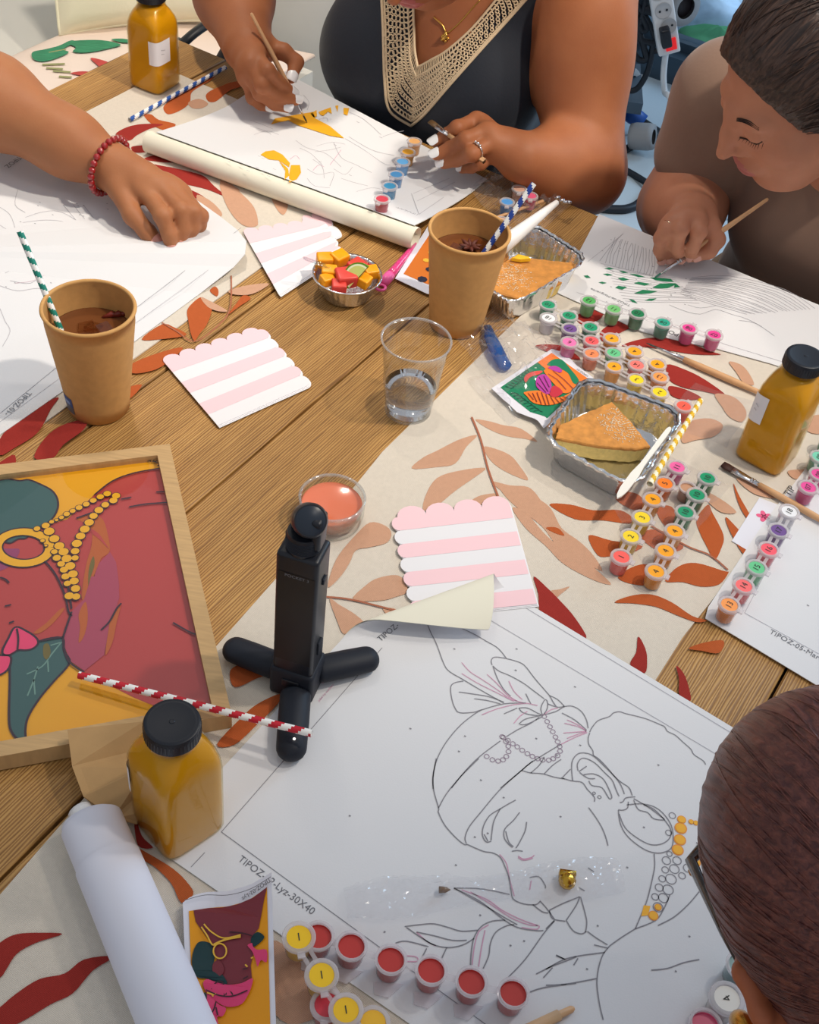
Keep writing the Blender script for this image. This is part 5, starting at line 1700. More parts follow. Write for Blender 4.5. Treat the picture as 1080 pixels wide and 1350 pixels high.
for s in ('630,820 650,840', '680,765 700,755', '290,1070 340,1085 370,1080', '330,1075 345,1105'): chline(zi(s), .0010, GLD)
chline([(243, 1187), (270, 1180), (300, 1180), (330, 1172), (357, 1156)], .0005, GREY_TXT)
d = (P(352, 1158) - P(332, 1172)).normalized()
pA = P(356, 1157, czf(356, 1157) + .002); pB = P(329, 1176, czf(329, 1176) + .002)
b.text('TIPOZ-02-Lyz', pA, (pB - pA), -(Z3.cross(pB - pA)) if (Z3.cross(pB - pA)).y > 0 else Z3.cross(pB - pA), .0042, BLACK_INK)
tag(b.build('reference_card'), 'curled card picturing a maroon woman with pink scarf on gold, beside the white roll', 'picture card', 'painting reference cards')

# flower card by the near foil tray
b = MB()
zj = lambda s: T(640, 460, 6.75, s)
fz = lambda x, y: .0045 + .00004 * (y - 460)
def fp(pts, m, lv, smooth=False):
    q = cat(pts, True, 3) if smooth else pts
    b.poly([P(x, y, fz(x, y) + .0003 * lv) for x, y in q], m)
FG = mat('card_green', (20, 126, 88), .45); FO = mat('card_orange', (244, 124, 42), .45); FM = mat('card_magenta_flower', (182, 62, 160), .45); FDK = mat('card_dark_green_line', (10, 76, 60), .5); FCO = mat('card_coral', (222, 84, 76), .45)
b.slab([P(x, y, fz(x, y)) for x, y in zj('55,350 590,0 700,30 820,150 960,255 900,330 720,560 520,705 470,640 440,620 380,600 280,560 210,490 150,440')], .0006, CARDW)
fp(zj('135,342 465,118 590,35 912,262 820,360 550,618 530,600 400,560 260,450'), FG, 1)
fp(zj('465,118 590,35 912,262 820,370 780,330 700,250 540,180'), FO, 2)
fp(zj('550,140 600,95 680,95 760,180 830,270 820,310 780,300 740,220 680,180 600,155'), FG, 3, True)
fp(zj('520,190 600,180 700,250 790,320 760,380 690,390 620,320 560,250'), FO, 4, True)
fp(zj('345,385 450,370 520,380 600,430 700,420 780,375 765,420 690,470 560,500 430,480 370,420'), FO, 4, True)
fp(zj('450,290 470,240 530,225 580,280 590,350 570,400 520,390 460,340'), FM, 5, True)
fp(zj('600,330 650,340 690,390 620,430 570,400'), mat('card_red', (198, 48, 66), .45), 5, True)
fp(zj('345,260 370,225 430,200 510,195 480,225 400,250 360,300'), FCO, 4, True)
fp(zj('560,165 620,150 680,180 670,210 600,190'), FM, 5, True)
for s in ('420,390 460,470', '460,385 500,490', '500,385 540,498', '540,400 570,498', '580,420 620,490', '620,430 660,480', '660,430 700,460', '380,390 430,450', '690,420 740,440'):
    b.ribbon([P(x, y, fz(x, y) + .0022) for x, y in zj(s)], .0009, mat('card_brown_line', (120, 44, 36), .5))
for s in ('560,220 640,270 720,360', '600,190 700,270 780,350', '480,250 560,380', '520,240 570,340', '460,300 540,385'):
    b.ribbon([P(x, y, fz(x, y) + .0022) for x, y in zj(s)], .0008, mat('card_plum_line', (96, 28, 70), .5))
for k in range(9):
    x, y = 180 + 22 * k, 330 - 18 * k
    b.ribbon([P(a, c_, fz(a, c_) + .0009) for a, c_ in zj(f'{x},{y} {x + 50},{y + 20} {x + 75},{y + 10}')], .0009, FDK)
for k in range(8):
    x, y = 220 + 30 * k, 400 + 22 * k
    b.ribbon([P(a, c_, fz(a, c_) + .0009) for a, c_ in zj(f'{x},{y} {x + 40},{y - 12} {x + 80},{y + 5}')], .0009, FDK)
b.text('TIPOZ-01', P(640 + 925 / 6.75, 460 + 240 / 6.75, fz(770, 495) + .0006), (P(763, 487) - P(777, 496)), (P(763, 487) - P(777, 496)).cross(Z3) * -1, .004, BLACK_INK)
tag(b.build('reference_card'), 'card of an orange and magenta flower figure on green beside the near foil tray', 'picture card', 'painting reference cards')

# orange card behind the middle kraft cup
b = MB()
pts = [(575, 281), (600, 289), (610, 330), (600, 395), (563, 387), (521, 367)]
b.slab([P(x, y, .0042) for x, y in pts], .0006, CARDW)
b.poly([P(x, y, .0044) for x, y in ((577, 293), (600, 300), (600, 385), (562, 374), (532, 361))], mat('card_burnt_orange', (206, 112, 38), .45))
for px_, m_, r_ in (((557, 368), mat('card_navy', (34, 38, 60), .45), .006), ((566, 355), mat('card_navy', (34, 38, 60), .45), .0045), ((562, 343), GLD, .004), ((568, 333), GLD, .0035), ((575, 345), mat('card_navy', (34, 38, 60), .45), .004)):
    b.disc(P(*px_, .0046 + .00005 * len(b.v) / 8), r_, m_, n=7)
tag(b.build('reference_card'), 'orange and navy card peeking out from behind the middle kraft cup', 'picture card', 'painting reference cards')

# bookmark with a pink flower
b = MB()
b.slab([P(x, y, .0028) for x, y in ((1001.5, 656), (1028, 666), (990, 728), (965, 713))], .0006, CARDW)
PF = mat('pink_flower_print', (232, 92, 136), .5)
c0 = P(1008, 681, .0030)
for k in range(5):
    a = 2 * math.pi * k / 5 + .5
    d = Vector((math.cos(a), math.sin(a), 0))
    b.disc(c0 + d * .0042, .0040, PF, .0026, 12, d, Vector((-d.y, d.x, 0)))
tag(b.build('bookmark'), 'white paper tag printed with a pink flower beside the pot numbered 18', 'paper tag')

# pink glitter pen
t = thing('glitter_pen', P(527, 348, .004), 'pink glittery pen with looped end between the fruit bowl and the orange card', 'pen')
GP = mat('pink_glitter', (226, 62, 132), .35, noise_amt=.35, noise_scale=700, coat=.6)
b = MB(); b.tube([P(551, 318, .004), P(540, 331, .005), P(520, 356, .0055), P(514, 363, .0055)], [.0008, .0032, .0052, .0055], GP, 12); b.build('barrel', t, True)
b = MB(); pa = P(514, 363, .0055); pb = P(505, 374, .0055)
b.tube([pa, pa.lerp(pb, .4), pb], [.0062, .0064, .0058], mat('pink_plastic', (246, 100, 170), .35), 14); b.build('cap', t, True)
b = MB(); q = P(502, 379, .0055); d = (pb - pa).normalized()
b.tube([q + d * (.0055 * math.cos(a)) + Vector((-d.y, d.x, 0)) * (.0055 * math.sin(a)) for a in [2 * math.pi * k / 18 for k in range(18)]], .0016, mat('pink_plastic', (246, 100, 170), .35), 8, closed=True); b.build('loop', t, True)

# ================================================================== clear wraps and bags
def wrap(outline, label, name, amp, zbase, seed, m=CLEAR2, n=40, cat_='plastic wrap'):
    """crinkled clear film over an outline (pixels): a quad grid with noise"""
    a, b_, c_, d_ = [P(x, y, zbase) for x, y in outline]
    mb = MB()
    def f(i, j):
        p = a.lerp(b_, i).lerp(d_.lerp(c_, i), j)
        e = min(i, 1 - i, j, 1 - j)
        v = Vector((p.x * 38 + seed * 7.1, p.y * 38, seed))
        h = (1 - abs(noise.noise(v)) * 2.2) ** 2 * amp * .9 + (1 - abs(noise.noise(v * 2.3)) * 2) ** 2 * amp * .55 + abs(noise.noise(v * 6)) * amp * .5
        q = p + Vector((noise.noise(v * .7 + Vector((9, 0, 0))), noise.noise(v * .7 + Vector((0, 9, 0))), 0)) * .006
        q.z = TZ + zbase + h * min(1, e * 6 + .15)
        return q
    mb.grid(f, n, n, m)
    return tag(mb.build(name), label, cat_, 'clear plastic wraps')
wrap([(600, 448), (648, 405), (742, 455), (690, 545)], 'crumpled clear wrap with a blue strip by the middle kraft cup', 'clear_wrap', .012, .003, 1)
b = MB()
BLUEF = film('blue_film', (60, 140, 220), .5, .1, .45, (50, 130, 210))
b.tube([P(x, y, z) for x, y, z in ((643, 430, .006), (647, 445, .009), (653, 458, .010), (660, 472, .010), (667, 484, .007), (669, 488, .005))], [.004, .0072, .0082, .0080, .0078, .003], BLUEF, 14, flat=.5)
tag(b.build('blue_wrapper', smooth=True), 'rolled blue film strip inside the crumpled clear wrap', 'wrapper')
wrap([(622, 250), (655, 215), (760, 262), (690, 335)], 'clear bag with small pots and sticks behind the far foil tray', 'clear_bag', .012, .004, 2, cat_='plastic bag')
wrap([(800, 650), (884, 600), (960, 642), (868, 776)], 'clear sleeve lying under the green and orange pot columns', 'clear_wrap', .0012, .0026, 3, n=14)
wrap([(618, 500), (640, 492), (690, 550), (668, 562)], 'twisted clear film edge on the runner left of the flower card', 'clear_wrap', .006, .0028, 6, n=16)
wrap([(870, 560), (960, 590), (1000, 530), (915, 505)], 'clear sleeve on the runner between the yellow straw and the right bottle', 'clear_wrap', .0012, .0026, 7, n=14)
def sleeve():
    mb = MB()
    a, b_ = P(455, 1190, .006), P(818, 1152, .006)
    d = (b_ - a); dn_ = d.normalized(); sd = Vector((-dn_.y, dn_.x, 0))
    def f(i, j):
        wd = .019 * (.75 + .25 * math.sin(i * 9)) * (1 - .35 * abs(i - .55))
        p = a + d * i + sd * wd * (j * 2 - 1)
        v = Vector((i * 26, j * 5, 3.3))
        p.z = TZ + .0042 + max(0, (1 - (2 * j - 1) ** 2)) * .006 + abs(noise.noise(v)) * .0065 * (.4 + (i < .45)) + abs(noise.noise(v * 3.1)) * .0035 
        return p
    mb.grid(f, 90, 18, CLEAR2)
    return mb
tag(sleeve().build('clear_sleeve'), 'long crinkled clear sleeve with gold bits lying across the large near sheet', 'plastic wrap', 'clear plastic wraps')
GOLD = mat('polished_gold', (206, 160, 62), .25, 1)
b = MB(); q = P(748, 1161, .008)
b.sphere(q, .0068, GOLD, 10, (1, 1.05, .7)); b.box(q + Vector((0, .005, 0)), (.012, .004, .007), GOLD)
tag(b.build('gold_ferrule', smooth=True), 'gold nugget shaped clip at the right end of the clear sleeve', 'clip')
b = MB(); pa, pb = P(579, 1173, .007), P(594, 1173, .007)
b.tube([pa, pa.lerp(pb, .6), pb], [.0026, .0022, .0004], mat('brown_brush_tip', (120, 90, 60), .5), 8)
tag(b.build('brown_tip', smooth=True), 'small brown brush tip inside the left part of the clear sleeve', 'brush tip')
# contents of the clear bag
single(669, 265, .004, (88, 160, 226), None, 'blue paint pot inside the clear bag behind the cup', s=.95)
single(662, 290, .004, (216, 176, 152), None, 'near beige paint pot inside the clear bag', s=.95)
single(685, 248, .004, (222, 178, 156), None, 'far beige paint pot inside the clear bag', s=.95)
single(700, 257, .004, (226, 96, 130), None, 'pink paint pot inside the clear bag', s=.95)
b = MB(); b.tube([P(628, 296, .008), P(716, 265, .010)], [.0018, .0022], BEECH, 8)
tag(b.build('wooden_stick', smooth=True), 'thin wooden stick inside the clear bag behind the cup', 'stick')
b = MB()
q = P(742, 266, .024)
for k in range(5):
    b.sphere(q + Vector((rnd.uniform(-.008, .008), rnd.uniform(-.006, .006), rnd.uniform(-.003, .004))), .005, STEEL, 6, (1, .7, .5), Matrix.Rotation(k, 3, 'X'))
tag(b.build('foil_twist', smooth=True), 'shiny twist of silver foil at the end of the rolled napkin', 'foil')
# ================================================================== people: smooth bodies grown from blended limbs
class Body:
    PAD = .014
    def __init__(s, lo, hi, vs):
        s.vs = vs; s.lo = np.array(lo, dtype=np.float32)
        s.n = np.ceil((np.array(hi) - s.lo) / vs).astype(int) + 1
        s.a = np.full(s.n, s.PAD, dtype=np.float32)
    def _box(s, p0, p1, k):
        e = s.PAD + k
        i0 = np.maximum(np.floor((np.minimum(p0, p1) - e - s.lo) / s.vs).astype(int), 0)
        i1 = np.minimum(np.ceil((np.maximum(p0, p1) + e - s.lo) / s.vs).astype(int) + 1, s.n)
        if np.any(i1 <= i0): return None
        ax = [s.lo[d] + s.vs * np.arange(i0[d], i1[d], dtype=np.float32) for d in range(3)]
        X, Y, Z = np.meshgrid(*ax, indexing='ij', sparse=True)
        return tuple(slice(i0[d], i1[d]) for d in range(3)), X, Y, Z
    def _mix(s, sl, d, k, sub):
        o = s.a[sl]
        if sub:
            d = -d
            h = np.maximum(k - np.abs(o - d), 0) / max(k, 1e-6)
            r = np.maximum(o, d) + h * h * k * .25
        else:
            h = np.maximum(k - np.abs(o - d), 0) / max(k, 1e-6)
            r = np.minimum(o, d) - h * h * k * .25
        s.a[sl] = np.clip(r, -s.PAD * 3, s.PAD)
    def cap(s, a, b, ra, rb=None, k=.012, sub=False):
        rb = ra if rb is None else rb
        a, b = np.array(a, dtype=np.float32), np.array(b, dtype=np.float32)
        m = max(ra, rb)
        q = s._box(np.minimum(a, b) - m, np.maximum(a, b) + m, k)
        if q is None: return s
        sl, X, Y, Z = q
        d = b - a; L2 = float(d @ d) + 1e-12
        t = np.clip(((X - a[0]) * d[0] + (Y - a[1]) * d[1] + (Z - a[2]) * d[2]) / L2, 0, 1)
        r = np.sqrt((X - a[0] - t * d[0]) ** 2 + (Y - a[1] - t * d[1]) ** 2 + (Z - a[2] - t * d[2]) ** 2) - (ra + (rb - ra) * t)
        s._mix(sl, r, k, sub); return s
    def chain(s, pts, rs, k=.012):
        for i in range(len(pts) - 1): s.cap(pts[i], pts[i + 1], rs[i], rs[i + 1], k)
        return s
    def ell(s, c, r, B=None, k=.02, sub=False):
        """ellipsoid with radii r along the rows of the basis B"""
        c = np.array(c, dtype=np.float32); r = np.array(r, dtype=np.float32)
        B = np.eye(3) if B is None else np.array([tuple(v) for v in B])
        m = float(max(r))
        q = s._box(c - m, c + m, k)
        if q is None: return s
        sl, X, Y, Z = q
        X, Y, Z = X - c[0], Y - c[1], Z - c[2]
        k0 = 0; k1 = 0
        for i in range(3):
            u = X * B[i][0] + Y * B[i][1] + Z * B[i][2]
            k0 = k0 + (u / r[i]) ** 2; k1 = k1 + (u / r[i] ** 2) ** 2
        k0 = np.sqrt(k0); k1 = np.sqrt(k1) + 1e-9
        s._mix(sl, k0 * (k0 - 1) / k1, k, sub); return s
    def halfspace(s, p, n_):
        """cut away everything on the side n points to"""
        n_ = np.array(n_, dtype=np.float32); n_ = n_ / np.linalg.norm(n_)
        ax = [s.lo[d] + s.vs * np.arange(s.n[d], dtype=np.float32) for d in range(3)]
        X, Y, Z = np.meshgrid(*ax, indexing='ij', sparse=True)
        d = (X - p[0]) * n_[0] + (Y - p[1]) * n_[1] + (Z - p[2]) * n_[2]
        s.a = np.maximum(s.a, np.clip(d, -s.PAD * 3, s.PAD)); return s
    def mesh(s, name, m, parent=None, smooth_it=1, noise_fn=None):
        g = openvdb.FloatGrid(s.PAD)
        g.copyFromArray(s.a)
        pts, quads = g.convertToQuads(0.0)
        pts = np.array(pts, dtype=np.float64) * s.vs + s.lo
        me = bpy.data.meshes.new(name)
        n = len(pts); q = np.array(quads)
        me.vertices.add(n); me.vertices.foreach_set('co', pts.ravel())
        f = len(q); me.loops.add(f * 4); me.loops.foreach_set('vertex_index', q[:, ::-1].ravel().astype(np.int32))
        me.polygons.add(f); me.polygons.foreach_set('loop_start', np.arange(0, f * 4, 4, dtype=np.int32))
        me.polygons.foreach_set('use_smooth', np.ones(f, dtype=bool))
        me.update(calc_edges=True); me.validate()
        bm = bmesh.new(); bm.from_mesh(me)
        bmesh.ops.recalc_face_normals(bm, faces=bm.faces)
        for _ in range(smooth_it): bmesh.ops.smooth_vert(bm, verts=bm.verts, factor=.5, use_axis_x=True, use_axis_y=True, use_axis_z=True)
        bm.to_mesh(me); bm.free()
        for p in me.polygons: pass
        me.materials.append(m)
        o = bpy.data.objects.new(name, me); COL.objects.link(o)
        if parent is not None:
            o.parent = parent; o.location = -Vector(parent.location)
        return o
def cut_faces(o, fn):
    bm = bmesh.new(); bm.from_mesh(o.data)
    dead = [v for v in bm.verts if fn(v.co)]
    bmesh.ops.delete(bm, geom=dead, context='VERTS')
    bm.to_mesh(o.data); bm.free()
def paint_faces(o, m, fn):
    o.data.materials.append(m); i = len(o.data.materials) - 1
    for p in o.data.polygons:
        if fn(p.center): p.material_index = i
def pixel(p):
    d = Vector(p) - CAMP; z = d.dot(FW)
    return 540 + FPX * d.dot(RT) / z, 675 - FPX * d.dot(UP) / z
def inside(pt, poly):
    x, y = pt; c = False; n = len(poly)
    for i in range(n):
        x1, y1 = poly[i]; x2, y2 = poly[i - 1]
        if (y1 > y) != (y2 > y) and x < (x2 - x1) * (y - y1) / (y2 - y1) + x1: c = not c
    return c
from mathutils.bvhtree import BVHTree
def bvh(o):
    me = o.data
    return BVHTree.FromPolygons([v.co.copy() for v in me.vertices], [tuple(p.vertices) for p in me.polygons])
def PSp(px, py, s):
    """point of the pixel's ray in the plane s = const across the table"""
    d = FW + RT * ((px - 540) / FPX) - UP * ((py - 675) / FPX)
    t = (s - CAMP.dot(SD)) / d.dot(SD)
    return CAMP + d * t
def hand(B, wrist, fingers, thumb, r=.0086, palm_up=None):
    """five separate fingers on a palm; each finger MCP, PIP, DIP, tip as points"""
    w_ = Vector(wrist)
    for f in fingers:
        B.cap(w_.lerp(f[0], .12), f[0], r * 1.85, r * 1.22, .012)
    for a, b_ in zip(fingers, fingers[1:]): B.cap(a[0].lerp(w_, .12), b_[0].lerp(w_, .12), r * 1.2, r * 1.2, .010)
    cen = sum((f[0] for f in fingers), Vector()) / len(fingers)
    B.cap(w_, w_.lerp(cen, .5), r * 2.5, r * 2.2, .014)
    for i, f in enumerate(fingers):
        k = (1.0, 1.04, 1.0, .86)[i]
        B.chain(f, [r * 1.10 * k, r * 1.05 * k, r * .94 * k, r * .78 * k], .0035)
        B.ell(f[1], (r * 1.10 * k,) * 3, None, .004)
    B.cap(w_.lerp(thumb[0], .5), thumb[0], r * 1.7, r * 1.6, .012)
    B.chain(thumb, [r * 1.6, r * 1.22, r * 1.08, r * .86], .005)
def nail(par, fing, back, m, r=.0086, k=1.0, ln=.0115, name='fingernail', out=0):
    """oval nail on the back of the last joint"""
    a, b_ = Vector(fing[2]), Vector(fing[3])
    d = (b_ - a).normalized(); n_ = Vector(back); n_ = (n_ - d * n_.dot(d)).normalized(); sd = d.cross(n_)
    mb = MB()
    c = b_ + d * (.0008 + out)
    rr_ = r * .80 * k
    def f(i, j):
        u = (i - .5) * 2; v = j
        wv = 1.15 * math.sqrt(max(0, 1 - (2 * v - 1) ** 4)) if v > .5 else 1.15 * (1 - (1 - 2 * v) ** 6)
        ang = u * .95 * wv
        return c + d * (ln * (v - .62)) + (n_ * math.cos(ang) + sd * math.sin(ang)) * (rr_ * (1.04 + .06 * (1 - abs(v - .4))))
    mb.grid(f, 10, 12, m)
    mb.grid(lambda i, j: f(i, j) - n_ * .0007, 10, 12, m)
    return mb.build(name, par, True)

def skin(name, rgb, red=.2):
    m = bpy.data.materials.new(name); m.use_nodes = True; nt = m.node_tree; b = nt.nodes['Principled BSDF']; L = nt.links.new
    c = lin(rgb)
    tc = nt.nodes.new('ShaderNodeTexCoord')
    n = nt.nodes.new('ShaderNodeTexNoise'); n.inputs['Scale'].default_value = 22; n.inputs['Detail'].default_value = 6
    L(tc.outputs['Object'], n.inputs['Vector'])
    r = nt.nodes.new('ShaderNodeValToRGB'); e = r.color_ramp.elements
    e[0].position = .32; e[1].position = .7
    e[0].color = (c[0] * .92, c[1] * .86, c[2] * .84, 1); e[1].color = (min(1, c[0] * 1.06), c[1] * 1.05, c[2] * 1.04, 1)
    L(n.outputs['Fac'], r.inputs[0]); L(r.outputs[0], b.inputs['Base Color'])
    b.inputs['Roughness'].default_value = .55; b.inputs['Specular IOR Level'].default_value = .3
    b.inputs['Subsurface Weight'].default_value = .18; b.inputs['Subsurface Radius'].default_value = (.010, .004, .002); b.inputs['Subsurface Scale'].default_value = .5
    n2 = nt.nodes.new('ShaderNodeTexNoise'); n2.inputs['Scale'].default_value = 420; n2.inputs['Detail'].default_value = 2
    L(tc.outputs['Object'], n2.inputs['Vector'])
    bp = nt.nodes.new('ShaderNodeBump'); bp.inputs['Strength'].default_value = .12; bp.inputs['Distance'].default_value = .001
    L(n2.outputs['Fac'], bp.inputs['Height']); L(bp.outputs[0], b.inputs['Normal'])
    MATS[name] = m
    return m
def hair_mat(name, rgb, rgb2, axis):
    """streaky hair: noise stretched along axis (unit vector)"""
    m = bpy.data.materials.new(name); m.use_nodes = True; nt = m.node_tree; b = nt.nodes['Principled BSDF']; L = nt.links.new
    tc = nt.nodes.new('ShaderNodeTexCoord')
    mp = nt.nodes.new('ShaderNodeMapping')
    q = Vector(axis).to_track_quat('X', 'Z').inverted().to_euler()
    mp.inputs['Rotation'].default_value = q
    L(tc.outputs['Object'], mp.inputs[0])
    mp2 = nt.nodes.new('ShaderNodeMapping'); mp2.inputs['Scale'].default_value = (5, 110, 110); L(mp.outputs[0], mp2.inputs[0])
    n = nt.nodes.new('ShaderNodeTexNoise'); n.inputs['Scale'].default_value = 3.4; n.inputs['Detail'].default_value = 6; n.inputs['Distortion'].default_value = .6
    L(mp2.outputs[0], n.inputs['Vector'])
    r = nt.nodes.new('ShaderNodeValToRGB'); e = r.color_ramp.elements
    e[0].position = .35; e[1].position = .72; e[0].color = (*lin(rgb), 1); e[1].color = (*lin(rgb2), 1)
    L(n.outputs['Fac'], r.inputs[0]); L(r.outputs[0], b.inputs['Base Color'])
    b.inputs['Roughness'].default_value = .42; b.inputs['Specular IOR Level'].default_value = .45
    bp = nt.nodes.new('ShaderNodeBump'); bp.inputs['Strength'].default_value = .6; bp.inputs['Distance'].default_value = .0022
    L(n.outputs['Fac'], bp.inputs['Height']); L(bp.outputs[0], b.inputs['Normal'])
    MATS[name] = m
    return m
class Head:
    def __init__(s, c, F, U, sc=1.0):
        s.c = Vector(c); s.F = Vector(F).normalized(); U = Vector(U)
        s.U = (U - s.F * U.dot(s.F)).normalized(); s.L = s.U.cross(s.F).normalized(); s.k = sc
    def p(s, f, l, u): return s.c + (s.F * f + s.L * l + s.U * u) * s.k
    def basis(s): return (s.L, s.F, s.U)
    def loc(s, p):
        d = (Vector(p) - s.c) / s.k
        return d.dot(s.F), d.dot(s.L), d.dot(s.U)
    def build(s, B, neck_to, rn=.052, ears=True):
        k_ = s.k; bs = s.basis()
        E = lambda f, l, u, r, k=.02, sub=False: B.ell(s.p(f, l, u), tuple(v * k_ for v in r), bs, k, sub)
        E(-.012, 0, .030, (.073, .094, .088), .01)
        E(.030, 0, -.040, (.056, .058, .078), .035)
        for sg in (-1, 1):
            B.cap(s.p(-.002, .056 * sg, -.040), s.p(.052, .026 * sg, -.098), .020 * k_, .018 * k_, .03)
            E(.056, .037 * sg, -.034, (.024, .022, .024), .025)
            E(.076, .024 * sg, .0165, (.021, .010, .008), .02)
            E(.104, .036 * sg, -.001, (.015, .0125, .011), .012, True)
            B.cap(s.p(.088, .010 * sg, .004), s.p(.091, .012 * sg, -.032), .0085 * k_, .0075 * k_, .012)
            E(.080, .031 * sg, -.001, (.0150, .0125, .0115), .005)
            E(.098, .0105 * sg, -.0385, (.0064, .0090, .0058), .007)
            if ears:
                B.cap(s.p(.004, .075 * sg, .012), s.p(-.014, .082 * sg, .020), .0050 * k_, .0050 * k_, .006)
                B.cap(s.p(-.014, .082 * sg, .020), s.p(-.027, .085 * sg, .004), .0050 * k_, .0050 * k_, .006)
                B.cap(s.p(-.027, .085 * sg, .004), s.p(-.018, .082 * sg, -.024), .0050 * k_, .0048 * k_, .006)
                B.cap(s.p(-.018, .082 * sg, -.024), s.p(-.004, .078 * sg, -.042), .0050 * k_, .0068 * k_, .006)
                E(-.012, .075 * sg, -.008, (.0055, .015, .027), .006)
                E(-.010, .086 * sg, -.006, (.0060, .009, .015), .004, True)
        E(.070, 0, -.106, (.022, .018, .017), .025)
        B.chain([s.p(.088, 0, .014), s.p(.103, 0, -.012), s.p(.1165, 0, -.034)], [.0080 * k_, .0078 * k_, .0088 * k_], .011)
        E(.090, 0, -.068, (.026, .012, .014), .014)
        E(.0990, 0, -.0660, (.0195, .0080, .0046), .005)
        E(.0978, 0, -.0768, (.0170, .0088, .0054), .005)
        E(.106, 0, -.0712, (.024, .006, .0012), .002, True)
        B.cap(s.p(-.028, 0, -.055), neck_to, rn, rn * 1.08, .03)
    def frame_from_view(s): pass
    def hit(s, tree, l, u, f0=.3):
        o = s.p(f0, l, u); r = tree.ray_cast(o, -s.F)
        return r[0] if r[0] is not None else s.p(.08, l, u)
    def side_hit(s, tree, f, u, sg):
        o = s.p(f, .3 * sg, u); r = tree.ray_cast(o, -s.L * sg)
        return r[0] if r[0] is not None else s.p(f, .07 * sg, u)
    def brows(s, tree, par, m, wd=.0052, far=1.0):
        for sg in (-1, 1):
            if sg < 0 and far < .7: continue
            mb = MB()
            for j, off in enumerate((0, .0016, -.0016)):
                pts = [s.hit(tree, l * sg * (far if sg < 0 else 1), u + off) + s.F * .0008 for l, u in ((.017, .019), (.026, .0225), (.036, .0235), (.047, .0175))]
                q_ = cat([tuple(p) for p in pts], n=4); n_ = len(q_)
                mb.tube(q_, [wd * .26 * (1 - .75 * (i / (n_ - 1)) ** 2) * (.5 + .5 * min(1, i / 3)) for i in range(n_)], m, 6, flat=.6)
            mb.build('eyebrow', par, True)
            mb = MB()
            pts = [s.hit(tree, l * sg, u) + s.F * .0008 for l, u in ((.018, -.008), (.025, -.0105), (.033, -.0110), (.041, -.0085), (.046, -.004))]
            mb.tube(cat(pts, n=4), .0009, m, 5)
            for i in range(9):
                t_ = i / 8; l = .019 + .026 * t_; u = -.0085 - .0028 * math.sin(math.pi * t_)
                a = s.hit(tree, l * sg, u) + s.F * .0006
                mb.tube([a, a + s.F * .0042 + s.L * sg * (t_ - .4) * .004 - s.U * .0036], [.0004, .00012], m, 4)
            mb.build('eyelashes', par, True)
    def lips(s, o, m):
        paint_faces(o, m, lambda c: (lambda q: q[0] > .092 and q[0] < .13 and abs(q[2]) < .2 and (q[1] / .0235) ** 2 + ((q[2] + .0715) / .0125) ** 2 < 1)(s.loc(c)))
    def hair(s, name, par, m, vs, off=.010, plane=.012, extra=None, nz=.0025, axis=None, lean=(.80, -.60)):
        lo = s.c - Vector((.17, .17, .17)); hi = s.c + Vector((.17, .17, .17))
        H_ = Body(lo, hi, vs)
        H_.ell(s.p(-.014, 0, .033), tuple((v + off) * s.k for v in (.073, .094, .088)), s.basis(), .01)
        H_.ell(s.p(-.045, 0, -.030), tuple(v * s.k for v in (.062 + off, .052 + off, .055)), s.basis(), .03)
        n_ = s.F * lean[0] + s.U * lean[1]
        H_.halfspace(s.c + n_ * plane * s.k, n_)
        if extra: extra(H_)
        o = H_.mesh(name, m, par, 1)
        if nz:
            ax_ = axis or s.F
            for v in o.data.vertices:
                d = v.co - s.c
                w_ = d - ax_ * d.dot(ax_)
                q = noise.noise(w_ * 160 + ax_ * d.dot(ax_) * 9) + .6 * noise.noise(w_ * 420 + ax_ * d.dot(ax_) * 14)
                v.co += d.normalized() * q * nz
        return o

def strands(h, o, par, m, n, seed, fr_rng, back, r=.0007, lift=.0012, wisp=.0, spread=.35):
    """loose hairs lying on the hair cap, swept from the hairline to the back"""
    tree = bvh(o); rnd = random.Random(seed); mb = MB()
    for k in range(n):
        a = rnd.uniform(-1, 1) * fr_rng
        f0 = (h.F * rnd.uniform(.45, .75) + (h.U * math.cos(a) + h.L * math.sin(a)) * .85).normalized()
        b0 = (back + h.L * rnd.uniform(-spread, spread) * (1 if abs(a) < 1 else .3) + h.L * math.sin(a) * .4).normalized()
        t0, t1 = rnd.uniform(0, .5), rnd.uniform(.6, 1.0)
        pts = []; ph = rnd.uniform(0, 6.28)
        for i in range(12):
            t_ = t0 + (t1 - t0) * i / 11
            d = f0.slerp(b0, t_, f0) if hasattr(f0, 'slerp') else f0.lerp(b0, t_)
            d = (d + h.L * .03 * math.sin(ph + 5 * t_)).normalized()
            rc_ = tree.ray_cast(h.c + d * .4, -d)
            if rc_[0] is None: continue
            pts.append(rc_[0] + d * (lift + wisp * math.sin(math.pi * i / 11) * rnd.uniform(.2, 1)))
        if len(pts) > 5: mb.tube(pts, [r * (.4 + .6 * math.sin(math.pi * i / (len(pts) - 1))) + .00008 for i in range(len(pts))], m, 4, False)
    ob = mb.build('loose_hair', par, True); ob['kind'] = 'stuff'
